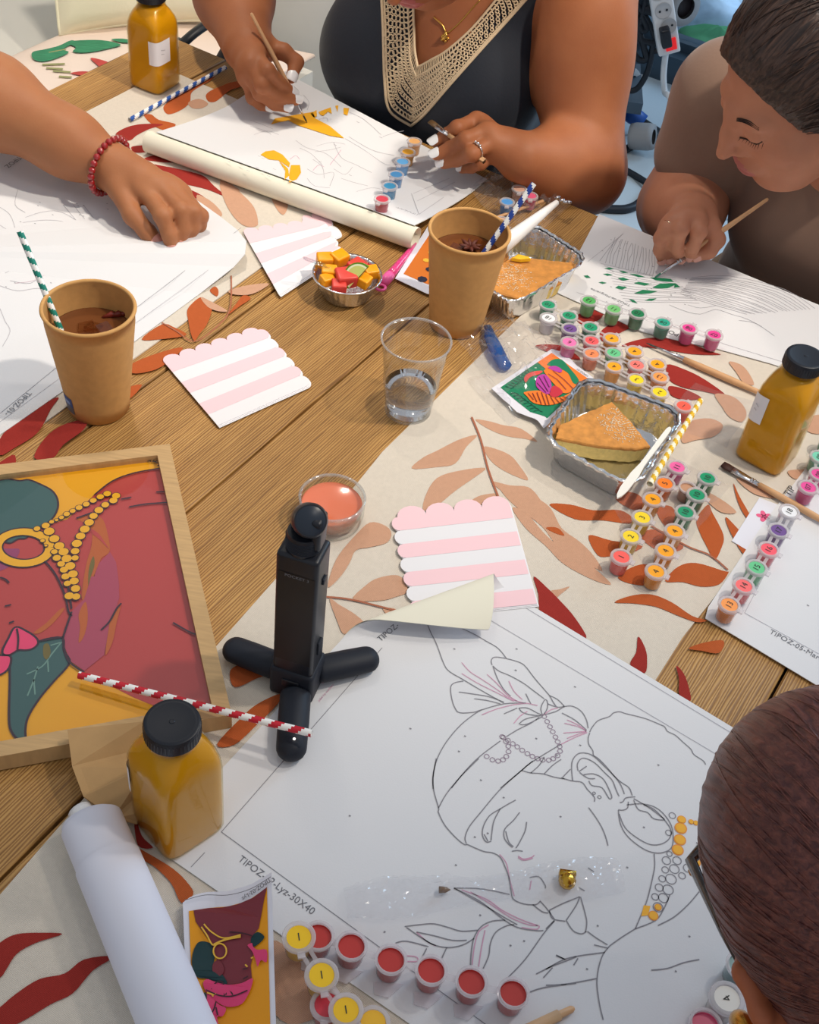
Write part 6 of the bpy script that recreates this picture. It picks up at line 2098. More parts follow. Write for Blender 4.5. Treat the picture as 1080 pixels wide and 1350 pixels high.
# ================================================================== person 1: arm reaching in from the left
SK1 = skin('warm_brown_skin', (166, 110, 74))
NAT = mat('natural_nail', (214, 148, 132), .3)
R3 = lambda *a: [P(x, y, z) for x, y, z in a]
p1 = thing('person', TB(.95, -1.55) - Z3 * TZ, 'person reaching in from the left, forearm with red bead bracelet on the white sheet', 'person')
E1 = P(-85, 92, .095); W1 = P(150, 222, .046)
Bd = Body((-1.30, .75, TZ - .34), (-.22, 1.62, TZ + .72), .0026)
S1 = TB(1.18, -1.62, .30)
Bd.cap(W1, W1.lerp(E1, .25), .0265, .033, .02); Bd.cap(W1.lerp(E1, .25), W1.lerp(E1, .68), .033, .046, .03); Bd.cap(W1.lerp(E1, .68), E1, .046, .044, .03)
Bd.cap(E1, S1, .046, .056, .03)
fi = R3((196, 258, .047), (214, 284, .046), (223, 310, .026), (226, 327, .0115)), R3((212, 249, .052), (238, 277, .047), (241, 302, .027), (236, 320, .012)), R3((228, 249, .050), (254, 279, .042), (254, 300, .024), (248, 313, .012)), R3((241, 256, .043), (265, 285, .033), (264, 297, .020), (260, 305, .011))
th = R3((158, 248, .042), (175, 284, .032), (195, 307, .019), (208, 319, .011))
hand(Bd, W1, fi, th, .0090)
ts1 = TB(1.0, -1.66, 0)
Bd.ell(ts1 + Z3 * .12, (.155, .10, .20), (SD, TD, Z3), .04); Bd.ell(ts1 - Z3 * .12, (.15, .11, .16), (SD, TD, Z3), .05)
Bd.cap(S1, TB(.82, -1.66, .30), .056, .056, .05)
S1b = TB(.80, -1.66, .29); E1b = TB(.72, -1.60, .02)
Bd.cap(S1b, E1b, .052, .044, .03); Bd.cap(E1b, TB(.80, -1.40, -.10), .042, .028, .03)
h1 = Head(TB(1.02, -1.55, .52), -SD * .1 + TD * .85 - Z3 * .5, Z3 + TD * .5)
h1.build(Bd, TB(1.0, -1.64, .30))
o1 = Bd.mesh('body', SK1, p1)
for f, k in zip(fi, (1, 1.04, 1, .86)): nail(p1, f, Vector((.1, -.55, .75)), NAT, .0090, k, .0105)
nail(p1, th, Vector((.1, -.5, .8)), NAT, .0098, 1.05, .0125)
lipm = mat('lip_brown_rose', (156, 84, 76), .4)
h1.lips(o1, lipm)
h1.hair('hair', p1, hair_mat('black_hair', (24, 20, 20), (52, 44, 42), h1.F), .004)
Sh = Body((-1.30, .75, TZ - .34), (-.22, 1.62, TZ + .45), .0045)
Sh.ell(ts1 + Z3 * .12, (.163, .108, .20), (SD, TD, Z3), .04); Sh.ell(ts1 - Z3 * .12, (.158, .118, .17), (SD, TD, Z3), .05)
Sh.cap(S1, S1b, .063, .063, .05); Sh.cap(S1, S1.lerp(E1, .45), .064, .062, .03); Sh.cap(S1b, S1b.lerp(E1b, .5), .060, .058, .03)
Sh.mesh('shirt', mat('white_cotton', (226, 224, 220), .85, bump=.15, bump_scale=200), p1)
b = MB()
ax = (E1 - W1).normalized(); q = W1 + ax * .006
u_ = Z3 - ax * Z3.dot(ax); u_.normalize(); v_ = ax.cross(u_)
REDB = mat('red_glass_bead', (150, 22, 24), .2, coat=.8)
for k in range(26):
    a = 2 * math.pi * k / 26
    c = q + (u_ * .0315 * math.cos(a) + v_ * .0365 * math.sin(a)) + ax * (.004 * math.cos(a))
    b.sphere(c, .0044, REDB, 10)
b.build('bead_bracelet', p1, True)

# ================================================================== person 2: woman in navy at the far end
SK2 = skin('brown_skin', (166, 104, 68))
WN = mat('white_nail_polish', (244, 242, 242), .25, coat=.5)
p2 = thing('person', TB(1.47, -.80) - Z3 * TZ, 'woman in a navy sleeveless dress with crochet neckline painting at the far end', 'person')
O2 = TB(1.475, -.80, 0)
def L2(f, l, u): return O2 - SD * f + TD * l + Z3 * u
bs2 = (TD, -SD, Z3)
Bd = Body((-.62, 1.08, TZ - .36), (.42, 2.0, TZ + .52), .0026)
def torso2(B, g=0):
    B.ell(L2(.00, 0, .10), (.150 + g, .105 + g, .175 + g), bs2, .04)
    B.ell(L2(.005, 0, -.10), (.146 + g, .118 + g, .16 + g), bs2, .05)
    B.ell(L2(-.01, 0, -.26), (.185 + g, .15 + g, .12 + g), bs2, .05)
    for sg in (-1, 1): B.ell(L2(.068, .074 * sg, .045), (.078 + g, .068 + g, .078 + g), bs2, .035)
torso2(Bd)
SL2, SR2 = L2(-.005, .172, .222), L2(-.01, -.178, .225)
Bd.cap(SL2, SR2, .058, .058, .05)
EL2 = PSp(768, 226, 1.385); WL2 = P(688, 207, .052)
Bd.cap(SL2, EL2, .054, .049, .03); Bd.ell(SL2.lerp(EL2, .45), (.054, .053, .10), None, .03)
Bd.cap(EL2, EL2.lerp(WL2, .35), .047, .043, .03); Bd.cap(EL2.lerp(WL2, .35), WL2, .043, .0285, .03)
fl = R3((628, 158, .076), (603, 169, .075), (588, 178, .063), (574, 187, .054)), R3((640, 173, .080), (614, 184, .075), (594, 195, .056), (575, 204, .046)), R3((648, 187, .072), (622, 203, .066), (603, 211, .046), (585, 216, .034)), R3((654, 200, .058), (634, 215, .045), (622, 221, .031), (609, 223, .021))
tl = R3((662, 190, .048), (628, 182, .046), (603, 180, .047), (584, 180, .049))
hand(Bd, WL2, fl, tl, .0088)
ER2 = P(298, -48, .10); WR2 = P(326, 62, .072)
Bd.cap(SR2, ER2, .062, .052, .03); Bd.ell(SR2.lerp(ER2, .4), (.060, .060, .09), None, .03)
Bd.cap(ER2, ER2.lerp(WR2, .4), .050, .047, .03); Bd.cap(ER2.lerp(WR2, .4), WR2, .047, .030, .03)
fr_ = R3((338, 74, .084), (353, 93, .080), (369, 109, .060), (384, 121, .043)), R3((331, 84, .080), (346, 112, .064), (369, 126, .044), (390, 132, .033)), R3((327, 94, .070), (343, 123, .048), (362, 137, .030), (379, 142, .026)), R3((325, 104, .056), (333, 129, .034), (343, 138, .024), (354, 142, .020))
tr_ = R3((352, 64, .068), (374, 68, .070), (391, 82, .060), (384, 103, .047))
hand(Bd, WR2, fr_, tr_, .0088)
h2 = Head(L2(.20, .055, .330), -SD * .72 - Z3 * .68 + TD * .05, Z3 * .75 - SD * .6 + TD * .12, 1.0)
h2.build(Bd, L2(.015, .01, .215), .054)
o2 = Bd.mesh('body', SK2, p2)
for f in fl[:3]: nail(p2, f, Vector((-.55, -.30, .78)), WN, .0088, 1.1, .0150, out=.002)
nail(p2, fl[3], Vector((-.4, -.3, .8)), WN, .0088, .9, .012)
for f in fr_: nail(p2, f, Vector((-.1, -.55, .83)), WN, .0088, 1.05, .0140, out=.0015)
nail(p2, tr_, Vector((.45, -.4, .8)), WN, .0092, 1.1, .0155, out=.001)
h2.lips(o2, mat('lip_rose', (176, 92, 88), .4))
t2 = bvh(o2)
h2.brows(t2, p2, mat('dark_brow', (40, 28, 24), .8))
h2.hair('hair', p2, MATS['black_hair'], .004)
# dress
DR = mat('navy_dress', (24, 30, 42), .75, sheen=.15, bump=.12, bump_scale=260)
Dr = Body((-.62, 1.08, TZ - .36), (.42, 2.0, TZ + .34), .0034)
torso2(Dr, .007)
Dr.cap(L2(-.005, .135, .225), L2(-.01, -.135, .225), .062, .062, .05)
Dr.cap(L2(-.01, .20, -.30), L2(.25, .12, -.30), .10, .10, .05); Dr.cap(L2(-.01, -.20, -.30), L2(.25, -.12, -.30), .10, .10, .05)
for a, b_ in ((SL2, EL2), (SR2, ER2)):
    d = (b_ - a)
    Dr.cap(a + d * .05, b_, .0575, .056, .008, True)
    Dr.ell(a, (.064, .064, .075), None, .008, True)
dr = Dr.mesh('dress', DR, p2)
VN = [(545, -90), (545, 13), (547, 67), (552, 89), (590, 67), (623, 37), (653, 0), (700, -90)]
td_ = bvh(dr)
def on_dress(x, y, off=.0012):
    d = (FW + RT * ((x - 540) / FPX) - UP * ((y - 675) / FPX)).normalized()
    r = td_.ray_cast(CAMP, d)
    if r[0] is None: return PSp(x, y, 1.37), -SD
    return r[0] + r[1] * off, r[1]
LACE = mat('ecru_crochet', (214, 190, 156), .85)
lm = MB()
inner_l = cat([(546, -14), (546, 13), (547, 45), (548, 67), (552, 89)], n=6); outer_l = cat([(503, -14), (505, 40), (507, 110), (514, 147), (543, 167)], n=6)
inner_r = cat([(552, 89), (570, 79), (590, 67), (623, 37), (660, -8)], n=6); outer_r = cat([(543, 167), (562, 150), (590, 117), (640, 60), (702, -10)], n=6)
def band(inn, outp):
    n = len(inn)
    for frac, rad in ((0, .0017), (.16, .0013), (.98, .0021), (.90, .0014)):
        pts = [on_dress(inn[i][0] + (outp[i][0] - inn[i][0]) * frac, inn[i][1] + (outp[i][1] - inn[i][1]) * frac, .0016)[0] for i in range(n)]
        lm.tube(pts, rad, LACE, 6)
    # ladder bars on the inner edge
    m = int(sum((Vector(inn[i + 1]) - Vector(inn[i])).length for i in range(n - 1)) / 4.2)
    li, lo_ = itp([i / (n - 1) for i in range(n)], [Vector(p) for p in inn]), itp([i / (n - 1) for i in range(n)], [Vector(p) for p in outp])
    for k in range(m + 1):
        u = k / m
        a, b_ = li(u), lo_(u)
        p, q = on_dress(*a, .0016)[0], on_dress(*a.lerp(b_, .16), .0016)[0]
        lm.tube([p, q], .0008, LACE, 4, False)
    # rings
    L_ = sum((Vector(outp[i + 1]) - Vector(outp[i])).length for i in range(n - 1))
    rows = 6
    for r_ in range(rows):
        fr2 = .24 + .62 * r_ / (rows - 1)
        cnt = int(L_ * (1 - .12 * (1 - fr2)) / 7.4)
        for k in range(cnt):
            u = (k + .5 * (r_ % 2)) / cnt
            a, b_ = li(min(u, 1)), lo_(min(u, 1))
            c, nn = on_dress(*a.lerp(b_, fr2), .0016)
            e1_ = nn.orthogonal().normalized(); e2_ = nn.cross(e1_)
            w_ = (b_ - a).length / 48
            rr_ = .0034 * min(1.15, max(.45, w_))
            lm.tube([c + e1_ * rr_ * math.cos(t_) + e2_ * rr_ * math.sin(t_) for t_ in [2 * math.pi * i / 8 for i in range(8)]], .0010, LACE, 4, closed=True)
band(inner_l, outer_l); band(inner_r, outer_r)
lm.build('lace_trim', p2, True)
cut_faces(dr, lambda co: co.dot(SD) < 1.475 + .04 and inside(pixel(co), VN))
# necklace and ring
b = MB()
tb2 = bvh(o2)
def on_body(x, y, off=.0012, tree=None):
    d = (FW + RT * ((x - 540) / FPX) - UP * ((y - 675) / FPX)).normalized()
    r = (tree or tb2).ray_cast(CAMP, d)
    return (r[0] + r[1] * off) if r[0] is not None else PSp(x, y, 1.40)
GN = mat('gold_chain', (222, 178, 92), .3, 1)
b.tube([on_body(x, y) for x, y in cat([(633, 0), (622, 12), (610, 26), (600, 36), (590, 43), (583, 32), (572, 22)], n=5)], .0010, GN, 6)
b.build('necklace_chain', p2, True)
b = MB(); q = on_body(588, 50, .003)
b.sphere(q, .0052, GN, 10, (1, .6, 1)); b.sphere(q + Z3 * .005, .0028, GN, 8)
for k in range(5): b.sphere(q + Vector((.0042 * math.cos(k * 1.26), -.002, .0042 * math.sin(k * 1.26))), .0020, GN, 6)
b.build('pendant', p2, True)
SIL = mat('silver_ring', (222, 218, 214), .15, 1)
def finger_ring(par, f, t_, r, m, stone=False, name='ring'):
    a, b_ = Vector(f[0]), Vector(f[1])
    c = a.lerp(b_, t_); d = (b_ - a).normalized(); u = d.orthogonal().normalized(); v = d.cross(u)
    mb = MB(); mb.tube([c + (u * math.cos(x) + v * math.sin(x)) * r for x in [2 * math.pi * i / 20 for i in range(20)]], .0011, m, 6, closed=True)
    if stone:
        up = (Z3 * .8 - SD * .6); up = (up - d * up.dot(d)).normalized()
        mb.sphere(c + up * (r + .0014), .0026, m, 8); mb.sphere(c + up * (r + .001) + d.cross(up) * .004, .0018, m, 8); mb.sphere(c + up * (r + .001) - d.cross(up) * .004, .0018, m, 8)
    mb.build(name, par, True)
finger_ring(p2, fl[2], .75, .0103, SIL, True)

# ================================================================== person 3: woman in taupe at the right
SK3 = skin('light_brown_skin', (190, 132, 104))
p3 = thing('person', TB(1.5, -.235) - Z3 * TZ, 'dark haired woman in a taupe shirt bending over her sheet at the right', 'person')
O3 = TB(1.56, -.225, 0)
def L3(f, l, u): return O3 - SD * f + TD * l + Z3 * u
Bd = Body((.14, .98, TZ - .36), (.92, 1.72, TZ + .46), .0024)
def torso3(B, g=0):
    B.ell(L3(.075, .03, .03), (.150 + g, .100 + g, .15 + g), bs2, .04)
    B.ell(L3(.02, .03, -.13), (.150 + g, .110 + g, .14 + g), bs2, .05)
    B.ell(L3(-.02, .03, -.24), (.175 + g, .14 + g, .11 + g), bs2, .05)
    for sg in (-1, 1): B.ell(L3(.125, .03 + .07 * sg, .02), (.062 + g, .040 + g, .060 + g), bs2, .035)
torso3(Bd)
SR3 = PSp(962, 128, 1.44); SL3 = L3(.05, .20, .13)
Bd.cap(SR3, SL3, .050, .050, .05)
ER3 = PSp(893, 274, 1.43); WR3 = P(914, 287, .048)
Bd.cap(SR3, ER3, .052, .043, .03)
Bd.cap(ER3, ER3.lerp(WR3, .4), .042, .040, .03); Bd.cap(ER3.lerp(WR3, .4), WR3, .040, .0265, .03)
f3 = R3((919, 291, .072), (922, 305, .069), (914, 326, .045), (910, 337, .027)), R3((902, 289, .074), (897, 302, .070), (892, 325, .041), (897, 340, .021)), R3((888, 294, .068), (880, 303, .062), (877, 325, .033), (882, 340, .0145)), R3((879, 303, .056), (871, 314, .050), (869, 330, .030), (872, 341, .0135))
t3_ = R3((936, 303, .050), (945, 316, .044), (935, 331, .034), (917, 338, .0265))
hand(Bd, WR3, f3, t3_, .0083)
EL3 = L3(.06, .28, -.08); WL3 = L3(.26, .20, .02)
Bd.cap(SL3, EL3, .048, .042, .03); Bd.cap(EL3, WL3, .042, .027, .03)
fx3 = [[L3(.33 + .01 * j, .17 + .022 * (j - 1.5), .024), L3(.365 + .005 * j, .165 + .022 * (j - 1.5), .026), L3(.385, .162 + .022 * (j - 1.5), .018), L3(.40, .16 + .022 * (j - 1.5), .013)] for j in range(4)]
hand(Bd, WL3, fx3, [L3(.29, .165, .02), L3(.32, .13, .018), L3(.345, .115, .014), L3(.365, .108, .012)], .0083)
def view_pt(px, py, depth): return CAMP + (FW + RT * ((px - 540) / FPX) - UP * ((py - 675) / FPX)) * depth
HC3 = view_pt(1062, 101, 1.31)
h3 = Head(HC3, RT * -.83 - UP * .50 + FW * .205, RT * -.45 + UP * .42 - FW * .79, .91)
h3.build(Bd, L3(.12, .0, .13), .046, False)
o3 = Bd.mesh('body', SK3, p3)
for f in f3: nail(p3, f, Vector((-.1, -.8, .5)), mat('pale_nail', (216, 160, 144), .3), .0083, 1, .010)
nail(p3, t3_, Vector((.3, -.7, .6)), MATS['pale_nail'], .0085, 1.05, .011)
h3.lips(o3, mat('lip_soft_rose', (178, 104, 98), .45))
t3 = bvh(o3)
h3.brows(t3, p3, mat('brown_brow', (58, 40, 34), .8), .0052, .62)
HM3 = hair_mat('dark_brown_hair', (34, 24, 22), (84, 62, 52), (h3.F * .75 - h3.U * .3))
def hx3(B):
    B.ell(h3.p(-.13, 0, .03), (.045, .045, .045), None, .02)
    for sg in (-1, 1): B.ell(h3.p(-.022, .058 * sg, -.012), (.030, .034, .030), None, .03)
hr3 = h3.hair('hair', p3, HM3, .0024, .011, .040, hx3, .0020, (-h3.F * .8 + h3.U * .25).normalized(), (.93, -.38))
strands(h3, hr3, p3, HM3, 170, 5, 1.9, -h3.F + h3.U * .1, .0008, .0008, .003)
TAU = mat('taupe_jersey', (134, 106, 90), .85, sheen=.2, bump=.12, bump_scale=240)
Ts = Body((.14, .98, TZ - .36), (.92, 1.72, TZ + .30), .0034)
torso3(Ts, .007)
Ts.cap(SR3, SL3, .057, .057, .05)
Ts.cap(SR3, SR3.lerp(ER3, .50), .0605, .0600, .02); Ts.cap(SL3, SL3.lerp(EL3, .5), .056, .056, .03)
dd = (ER3 - SR3).normalized(); 
Ts.cap(SR3.lerp(ER3, .56), ER3, .0480, .047, .004, True)
Ts.cap(h3.p(-.03, 0, -.09), L3(.125, .0, .150), .060, .056, .012, True)
Ts.mesh('t_shirt', TAU, p3)
KH = mat('khaki_trousers', (128, 104, 80), .85, bump=.15, bump_scale=220)
Tr = Body((.02, .78, .02), (.95, 1.80, TZ - .045), .005)
for sg in (-1, 1):
    hp, kn, ft = L3(0, .03 + .10 * sg, -.20), L3(.42, .03 + .12 * sg, -.150), L3(.38, .03 + .12 * sg, -.68)
    Tr.cap(hp, kn, .092, .070, .04); Tr.cap(kn, ft, .062, .045, .03)
Tr.ell(L3(-.02, .03, -.25), (.19, .15, .11), bs2, .05)
Tr.mesh('trousers', KH, p3)
b = MB()
b.tube(cat([L3(.155, -.02, -.09), L3(.20, .02, -.135), L3(.205, .08, -.155), L3(.19, .16, -.16), L3(.15, .24, -.17)], n=6), .0032, mat('dark_cord', (34, 34, 44), .7), 8)
b.tube(cat([L3(.150, .0, -.10), L3(.19, .05, -.15), L3(.20, .12, -.150), L3(.17, .22, -.155)], n=6), .0024, MATS['dark_cord'], 8)
b.build('drawstring', p3, True)
finger_ring(p3, f3[2], .55, .0098, mat('rose_gold_ring', (222, 176, 150), .2, 1))
for pp, O_, rr_ in ((p2, O2, bs2),):
    Tr = Body((-.62, .95, .02), (.42, 2.0, TZ - .22), .006)
    for sg in (-1, 1):
        hp, kn, ft = L2(0, .10 * sg, -.30), L2(.40, .12 * sg, -.28), L2(.36, .12 * sg, -.69)
        Tr.cap(kn, ft, .058, .036, .03); Tr.cap(hp, kn, .08, .065, .03)
    Tr.mesh('legs', SK2, p2)

# ================================================================== person 4: near head seen from above
SK4 = skin('deep_brown_skin', (178, 104, 70))
p4 = thing('person', TB(.05, .34) - Z3 * TZ, 'person with slicked auburn hair and gold hoop earring leaning in at the lower right', 'person')
HC4 = view_pt(1161, 1190, .66)
h4 = Head(HC4, RT * -.20 + UP * .30 + FW * .933, RT * -.45 + UP * .82 - FW * .36, 1.02)
Bd = Body(Vector(HC4) + Vector((-.30, -.50, -.60)), Vector(HC4) + Vector((.42, .20, .20)), .0026)
nk4 = HC4 - h4.F * .06 - h4.U * .135
h4.build(Bd, nk4, .052)
tc4 = nk4 + Vector((.05, -.10, -.17))
Bd.ell(tc4, (.155, .10, .17), None, .05); Bd.ell(tc4 + Vector((0, -.03, -.2)), (.15, .12, .15), None, .05)
for sg in (-1, 1):
    s_ = tc4 + Vector((-.15 * sg, -.03 * sg, .10)); e_ = tc4 + Vector((-.20 * sg, .06, -.14))
    Bd.cap(s_, e_, .052, .045, .03); Bd.cap(e_, e_ + Vector((.02 * sg, .12, .0)), .043, .036, .03)
o4 = Bd.mesh('body', SK4, p4)
HM4 = hair_mat('auburn_hair', (78, 38, 38), (126, 70, 58), (-h4.F * .8 + h4.U * .3))
hr4 = h4.hair('hair', p4, HM4, .0026, .008, .012, lambda B: B.ell(h4.p(-.145, 0, .05), (.05, .05, .045), None, .02), .0009, (-h4.F * .8 + h4.U * .45).normalized(), (.86, -.5))
strands(h4, hr4, p4, HM4, 150, 8, 2.0, -h4.F + h4.U * .45, .0005, .0001, .0002, .06)
tp = Body(Vector(HC4) + Vector((-.30, -.50, -.60)), Vector(HC4) + Vector((.42, .20, .0)), .005)
tp.ell(tc4, (.163, .108, .175), None, .05); tp.ell(tc4 + Vector((0, -.03, -.2)), (.158, .128, .15), None, .05)
tp.mesh('black_top', mat('black_cotton', (26, 26, 30), .85), p4)
# earring, glasses
t4 = bvh(o4)
GE = mat('gold_hoop', (190, 138, 58), .25, 1)
b = MB()
ec4 = h4.p(.010, .090, -.056)
e1_, e2_ = h4.F, h4.U
b.tube([ec4 + (e1_ * math.cos(x) + e2_ * math.sin(x)) * .0165 + h4.L * .002 for x in [2 * math.pi * i / 28 for i in range(28)]], .0062, GE, 14, closed=True)
b.build('hoop_earring', p4, True)
b = MB()
TOR = mat('tortoise_plastic', (46, 26, 16), .2, coat=.5, noise_amt=.4, noise_scale=90)
for sg in (-1, 1):
    cc = h4.p(.106, .031 * sg, -.006)
    b.tube([cc + (h4.L * 1.15 * math.cos(x) + h4.U * .9 * math.sin(x)) * .020 - h4.F * (abs(math.cos(x)) * .004) for x in [2 * math.pi * i / 24 for i in range(24)]], .0030, TOR, 8, closed=True)
    b.tube([h4.p(.104, .050 * sg, .002), h4.p(.094, .068 * sg, .004), h4.p(.03, .077 * sg, .006), h4.p(-.005, .080 * sg, .012)], [.0045, .0036, .0024, .0022], TOR, 8)
    b.sphere(h4.p(.092, .0695 * sg, -.002), .0036, GE, 8)
b.tube([h4.p(.118, .012, .006), h4.p(.122, 0, .010), h4.p(.118, -.012, .006)], .0022, TOR, 8)
b.build('glasses', p4, True)
# ================================================================== bench and cushions, far left
BENCH = mat('white_bench', (222, 220, 214), .7)
b = MB()
b.box(TB(.75, (T_WALL - 1.36) / 2, -.40), (2.4, -1.36 - T_WALL - .02, .10), BENCH, Matrix.Rotation(AX, 3, 'Z'))
b.box(TB(.75, (T_WALL - 1.42) / 2, -.60), (2.4, -1.42 - T_WALL - .04, .30), BENCH, Matrix.Rotation(AX, 3, 'Z'))
tag(b.build('bench'), 'white bench along the left wall under the leaf patterned cushion', 'bench')
def cushion(c, ux, uy, uz, hx, hy, hz, m, name, label, marks=None, piping=None, wob=.004):
    mb = MB(); n = 26
    def side(sg):
        def f(i, j):
            u, v = i * 2 - 1, j * 2 - 1
            e = (1 - abs(u) ** 3.2) * (1 - abs(v) ** 3.2)
            th_ = .004 + hz * max(e, 0) ** .42
            q = Vector((u * 3, v * 3, sg * 2.0 + hx))
            sh = 1 - .05 * (1 - abs(u)) * abs(v) ** 4
            return c + ux * hx * u * (1 - .05 * (1 - v * v)) + uy * hy * v * (1 - .05 * (1 - u * u)) + uz * sg * (th_ + noise.noise(q) * wob * e)
        return f
    mb.grid(side(1), n, n, m); mb.grid(side(-1), n, n, m)
    if piping:
        pts = []
        for k in range(4 * n):
            s_, t_ = divmod(k, n); w_ = t_ / n * 2 - 1
            u, v = ((w_, -1), (1, w_), (-w_, 1), (-1, -w_))[s_]
            pts.append(c + ux * hx * u * (1 - .05 * (1 - v * v)) + uy * hy * v * (1 - .05 * (1 - u * u)))
        mb.tube(pts, .0045, piping, 6, closed=True)
    if marks: marks(mb, side(1))
    return tag(mb.build(name, smooth=True), label, 'cushion')
FAB = mat('pale_blush_cushion', (232, 212, 198), .85, bump=.15, bump_scale=200)
CG = mat('cushion_green', (56, 136, 98), .8, noise_amt=.25, noise_scale=40, stretch=(1, 6, 1)); CR = mat('cushion_red', (196, 72, 66), .8, noise_amt=.2, noise_scale=50); CDR = mat('cushion_dark_red', (122, 40, 50), .8); COL_ = mat('cushion_olive', (150, 150, 100), .8)
ccen, chx, chy = TB(1.12, -1.54, -.30), .80, .19
def cmarks(mb, f):
    z3 = lambda s: T(0, 0, 3.857, s)
    def pr(x, y):
        q = P(x, y, -.247)
        for _ in range(6):
            d = q - ccen
            u = max(0, min(1, (d.dot(SD) / chx + 1) / 2)); v = max(0, min(1, (d.dot(TD) / chy + 1) / 2))
            q = P(x, y, f(u, v).z - TZ + .0022)
        return q
    def pl(s, m):
        # fan of small faces so that the leaf follows the cushion
        pts = cat(z3(s), True, 4)
        cx, cy = sum(p[0] for p in pts) / len(pts), sum(p[1] for p in pts) / len(pts)
        n = len(pts)
        for ring in range(4):
            r0, r1 = ring / 4, (ring + 1) / 4
            for i in range(n):
                a, b_ = pts[i], pts[(i + 1) % n]
                g = lambda p, r: pr(cx + (p[0] - cx) * r, cy + (p[1] - cy) * r)
                mb.add([g(a, r0), g(a, r1), g(b_, r1), g(b_, r0)], [(0, 1, 2, 3)], m)
    pl('165,265 230,250 300,232 360,205 380,215 320,250 350,265 290,295 220,312 170,300', CG)
    pl('335,215 400,205 500,203 570,212 615,228 560,245 480,262 420,268 370,262 385,240', CG)
    pl('565,200 620,196 670,205 672,216 620,215', CG)
    pl('460,295 520,305 590,335 628,375 625,400 590,412 545,375 500,335', CR)
    pl('358,372 420,362 490,370 560,385 592,412 560,440 525,450 470,415 420,385', CR)
    pl('650,360 668,310 680,300 682,370 668,390', CDR)
    pl('470,470 520,452 520,465 440,497', CR)
    for s in ('215,328 330,324', '235,345 320,350 ', '270,360 360,366', '300,388 365,392', '250,268 335,252'):
        l = z3(s)
        mb.ribbon([pr(*l[0]), pr((l[0][0] + l[-1][0]) / 2, (l[0][1] + l[-1][1]) / 2), pr(*l[-1])], .006, COL_)
    l = z3('20,620 60,640 75,680 80,700')
cushion(ccen, SD, TD, Z3, chx, chy, .052, FAB, 'seat_cushion', 'blush seat cushion with green and red leaf print on the bench', cmarks, FAB)
CRM = mat('cream_canvas', (238, 232, 204), .85, bump=.2, bump_scale=160)
pu = (SD * .82 + TD * .57).normalized(); pn = Vector((-pu.y, pu.x, 0))
if pn.y < 0: pn = -pn
pc = P(206, 44, -.25) + (Z3 * .93 + pn * .37) * .19 + pn * .05
cushion(pc, pu, (Z3 * .93 + pn * .37).normalized(), (-pn * .93 + Z3 * .37).normalized(), .17, .20, .055, CRM, 'throw_pillow', 'cream throw pillow leaning against the far wall behind the juice bottle', None, CRM, .012)
b = MB()
b.tube(cat([tuple(TB(1.46, -1.38, -.34)), tuple(PSp(222, 72, 1.50)), tuple(PSp(240, 58, 1.50)), tuple(PSp(256, 44, 1.52)), tuple(PSp(275, 32, 1.55)), tuple(PSp(300, 26, 1.58)), tuple(PSp(310, 45, 1.62)), tuple(TB(1.62, -1.42, -.34))], n=6), .011, mat('black_leather', (24, 26, 32), .45), 10, flat=.6)
tag(b.build('bag_strap', smooth=True), 'black padded strap beyond the table end by the upper left bottle', 'strap')

# ================================================================== cable trolley by the glazed wall
YC = 2.96
C = lambda s, o=(800, 0, 7.2): [PD(x, y, YC) for x, y in T(*o, s)]
STL = mat('blue_grey_steel', (84, 98, 112), .45, .6); GRW = mat('grey_rubber_tyre', (150, 150, 152), .6); DKR = mat('dark_wheel_hub', (40, 32, 36), .6)
def dropto(p, z): return Vector((p.x, p.y, z))
p_a, p_b = PD(836, 40, YC + .05), PD(812, 40, YC + .05)
t = thing('equipment_trolley', Vector((p_a.x, p_a.y, 0)), 'grey steel trolley hung with black cables near the glazed wall', 'trolley')
b = MB()
for p in (p_a, p_b): b.box(Vector((p.x, p.y, .42)), (.045, .03, .80), STL)
b.box(Vector(((p_a.x + p_b.x) / 2 - .1, p_a.y, .80)), (.36, .03, .04), STL)
b.box(Vector(((p_a.x + p_b.x) / 2 - .1, p_a.y + .06, .12)), (.36, .22, .03), STL)
b.build('steel_frame', t)
def wheel(px, r, wdt, ax, y=YC):
    c = PD(*px, y); mb = MB()
    R_ = Vector(ax).to_track_quat('Z', 'Y').to_matrix()
    mb.lathe([(r * .55, -wdt / 2), (r * .92, -wdt / 2), (r, -wdt * .3), (r, wdt * .3), (r * .92, wdt / 2), (r * .55, wdt / 2)], GRW, c, 32, axis=R_)
    mb.lathe([(r * .55, -wdt / 2), (r * .55, wdt * .2), (0, wdt * .1)], DKR, c, 24, axis=R_); mb.lathe([(0, -wdt * .35), (r * .55, -wdt * .35)], DKR, c, 24, axis=R_)
    mb.build('wheel', t, True)
wheel((818, 80), .042, .03, (.75, -.6, .2)); wheel((899, 8), .046, .035, (.5, -.8, .1), YC + .10)
wheel((847, 180), .034, .06, (.9, -.3, .25), YC)
wheel((828, 110), .040, .03, (.75, -.6, .2), YC + .14)
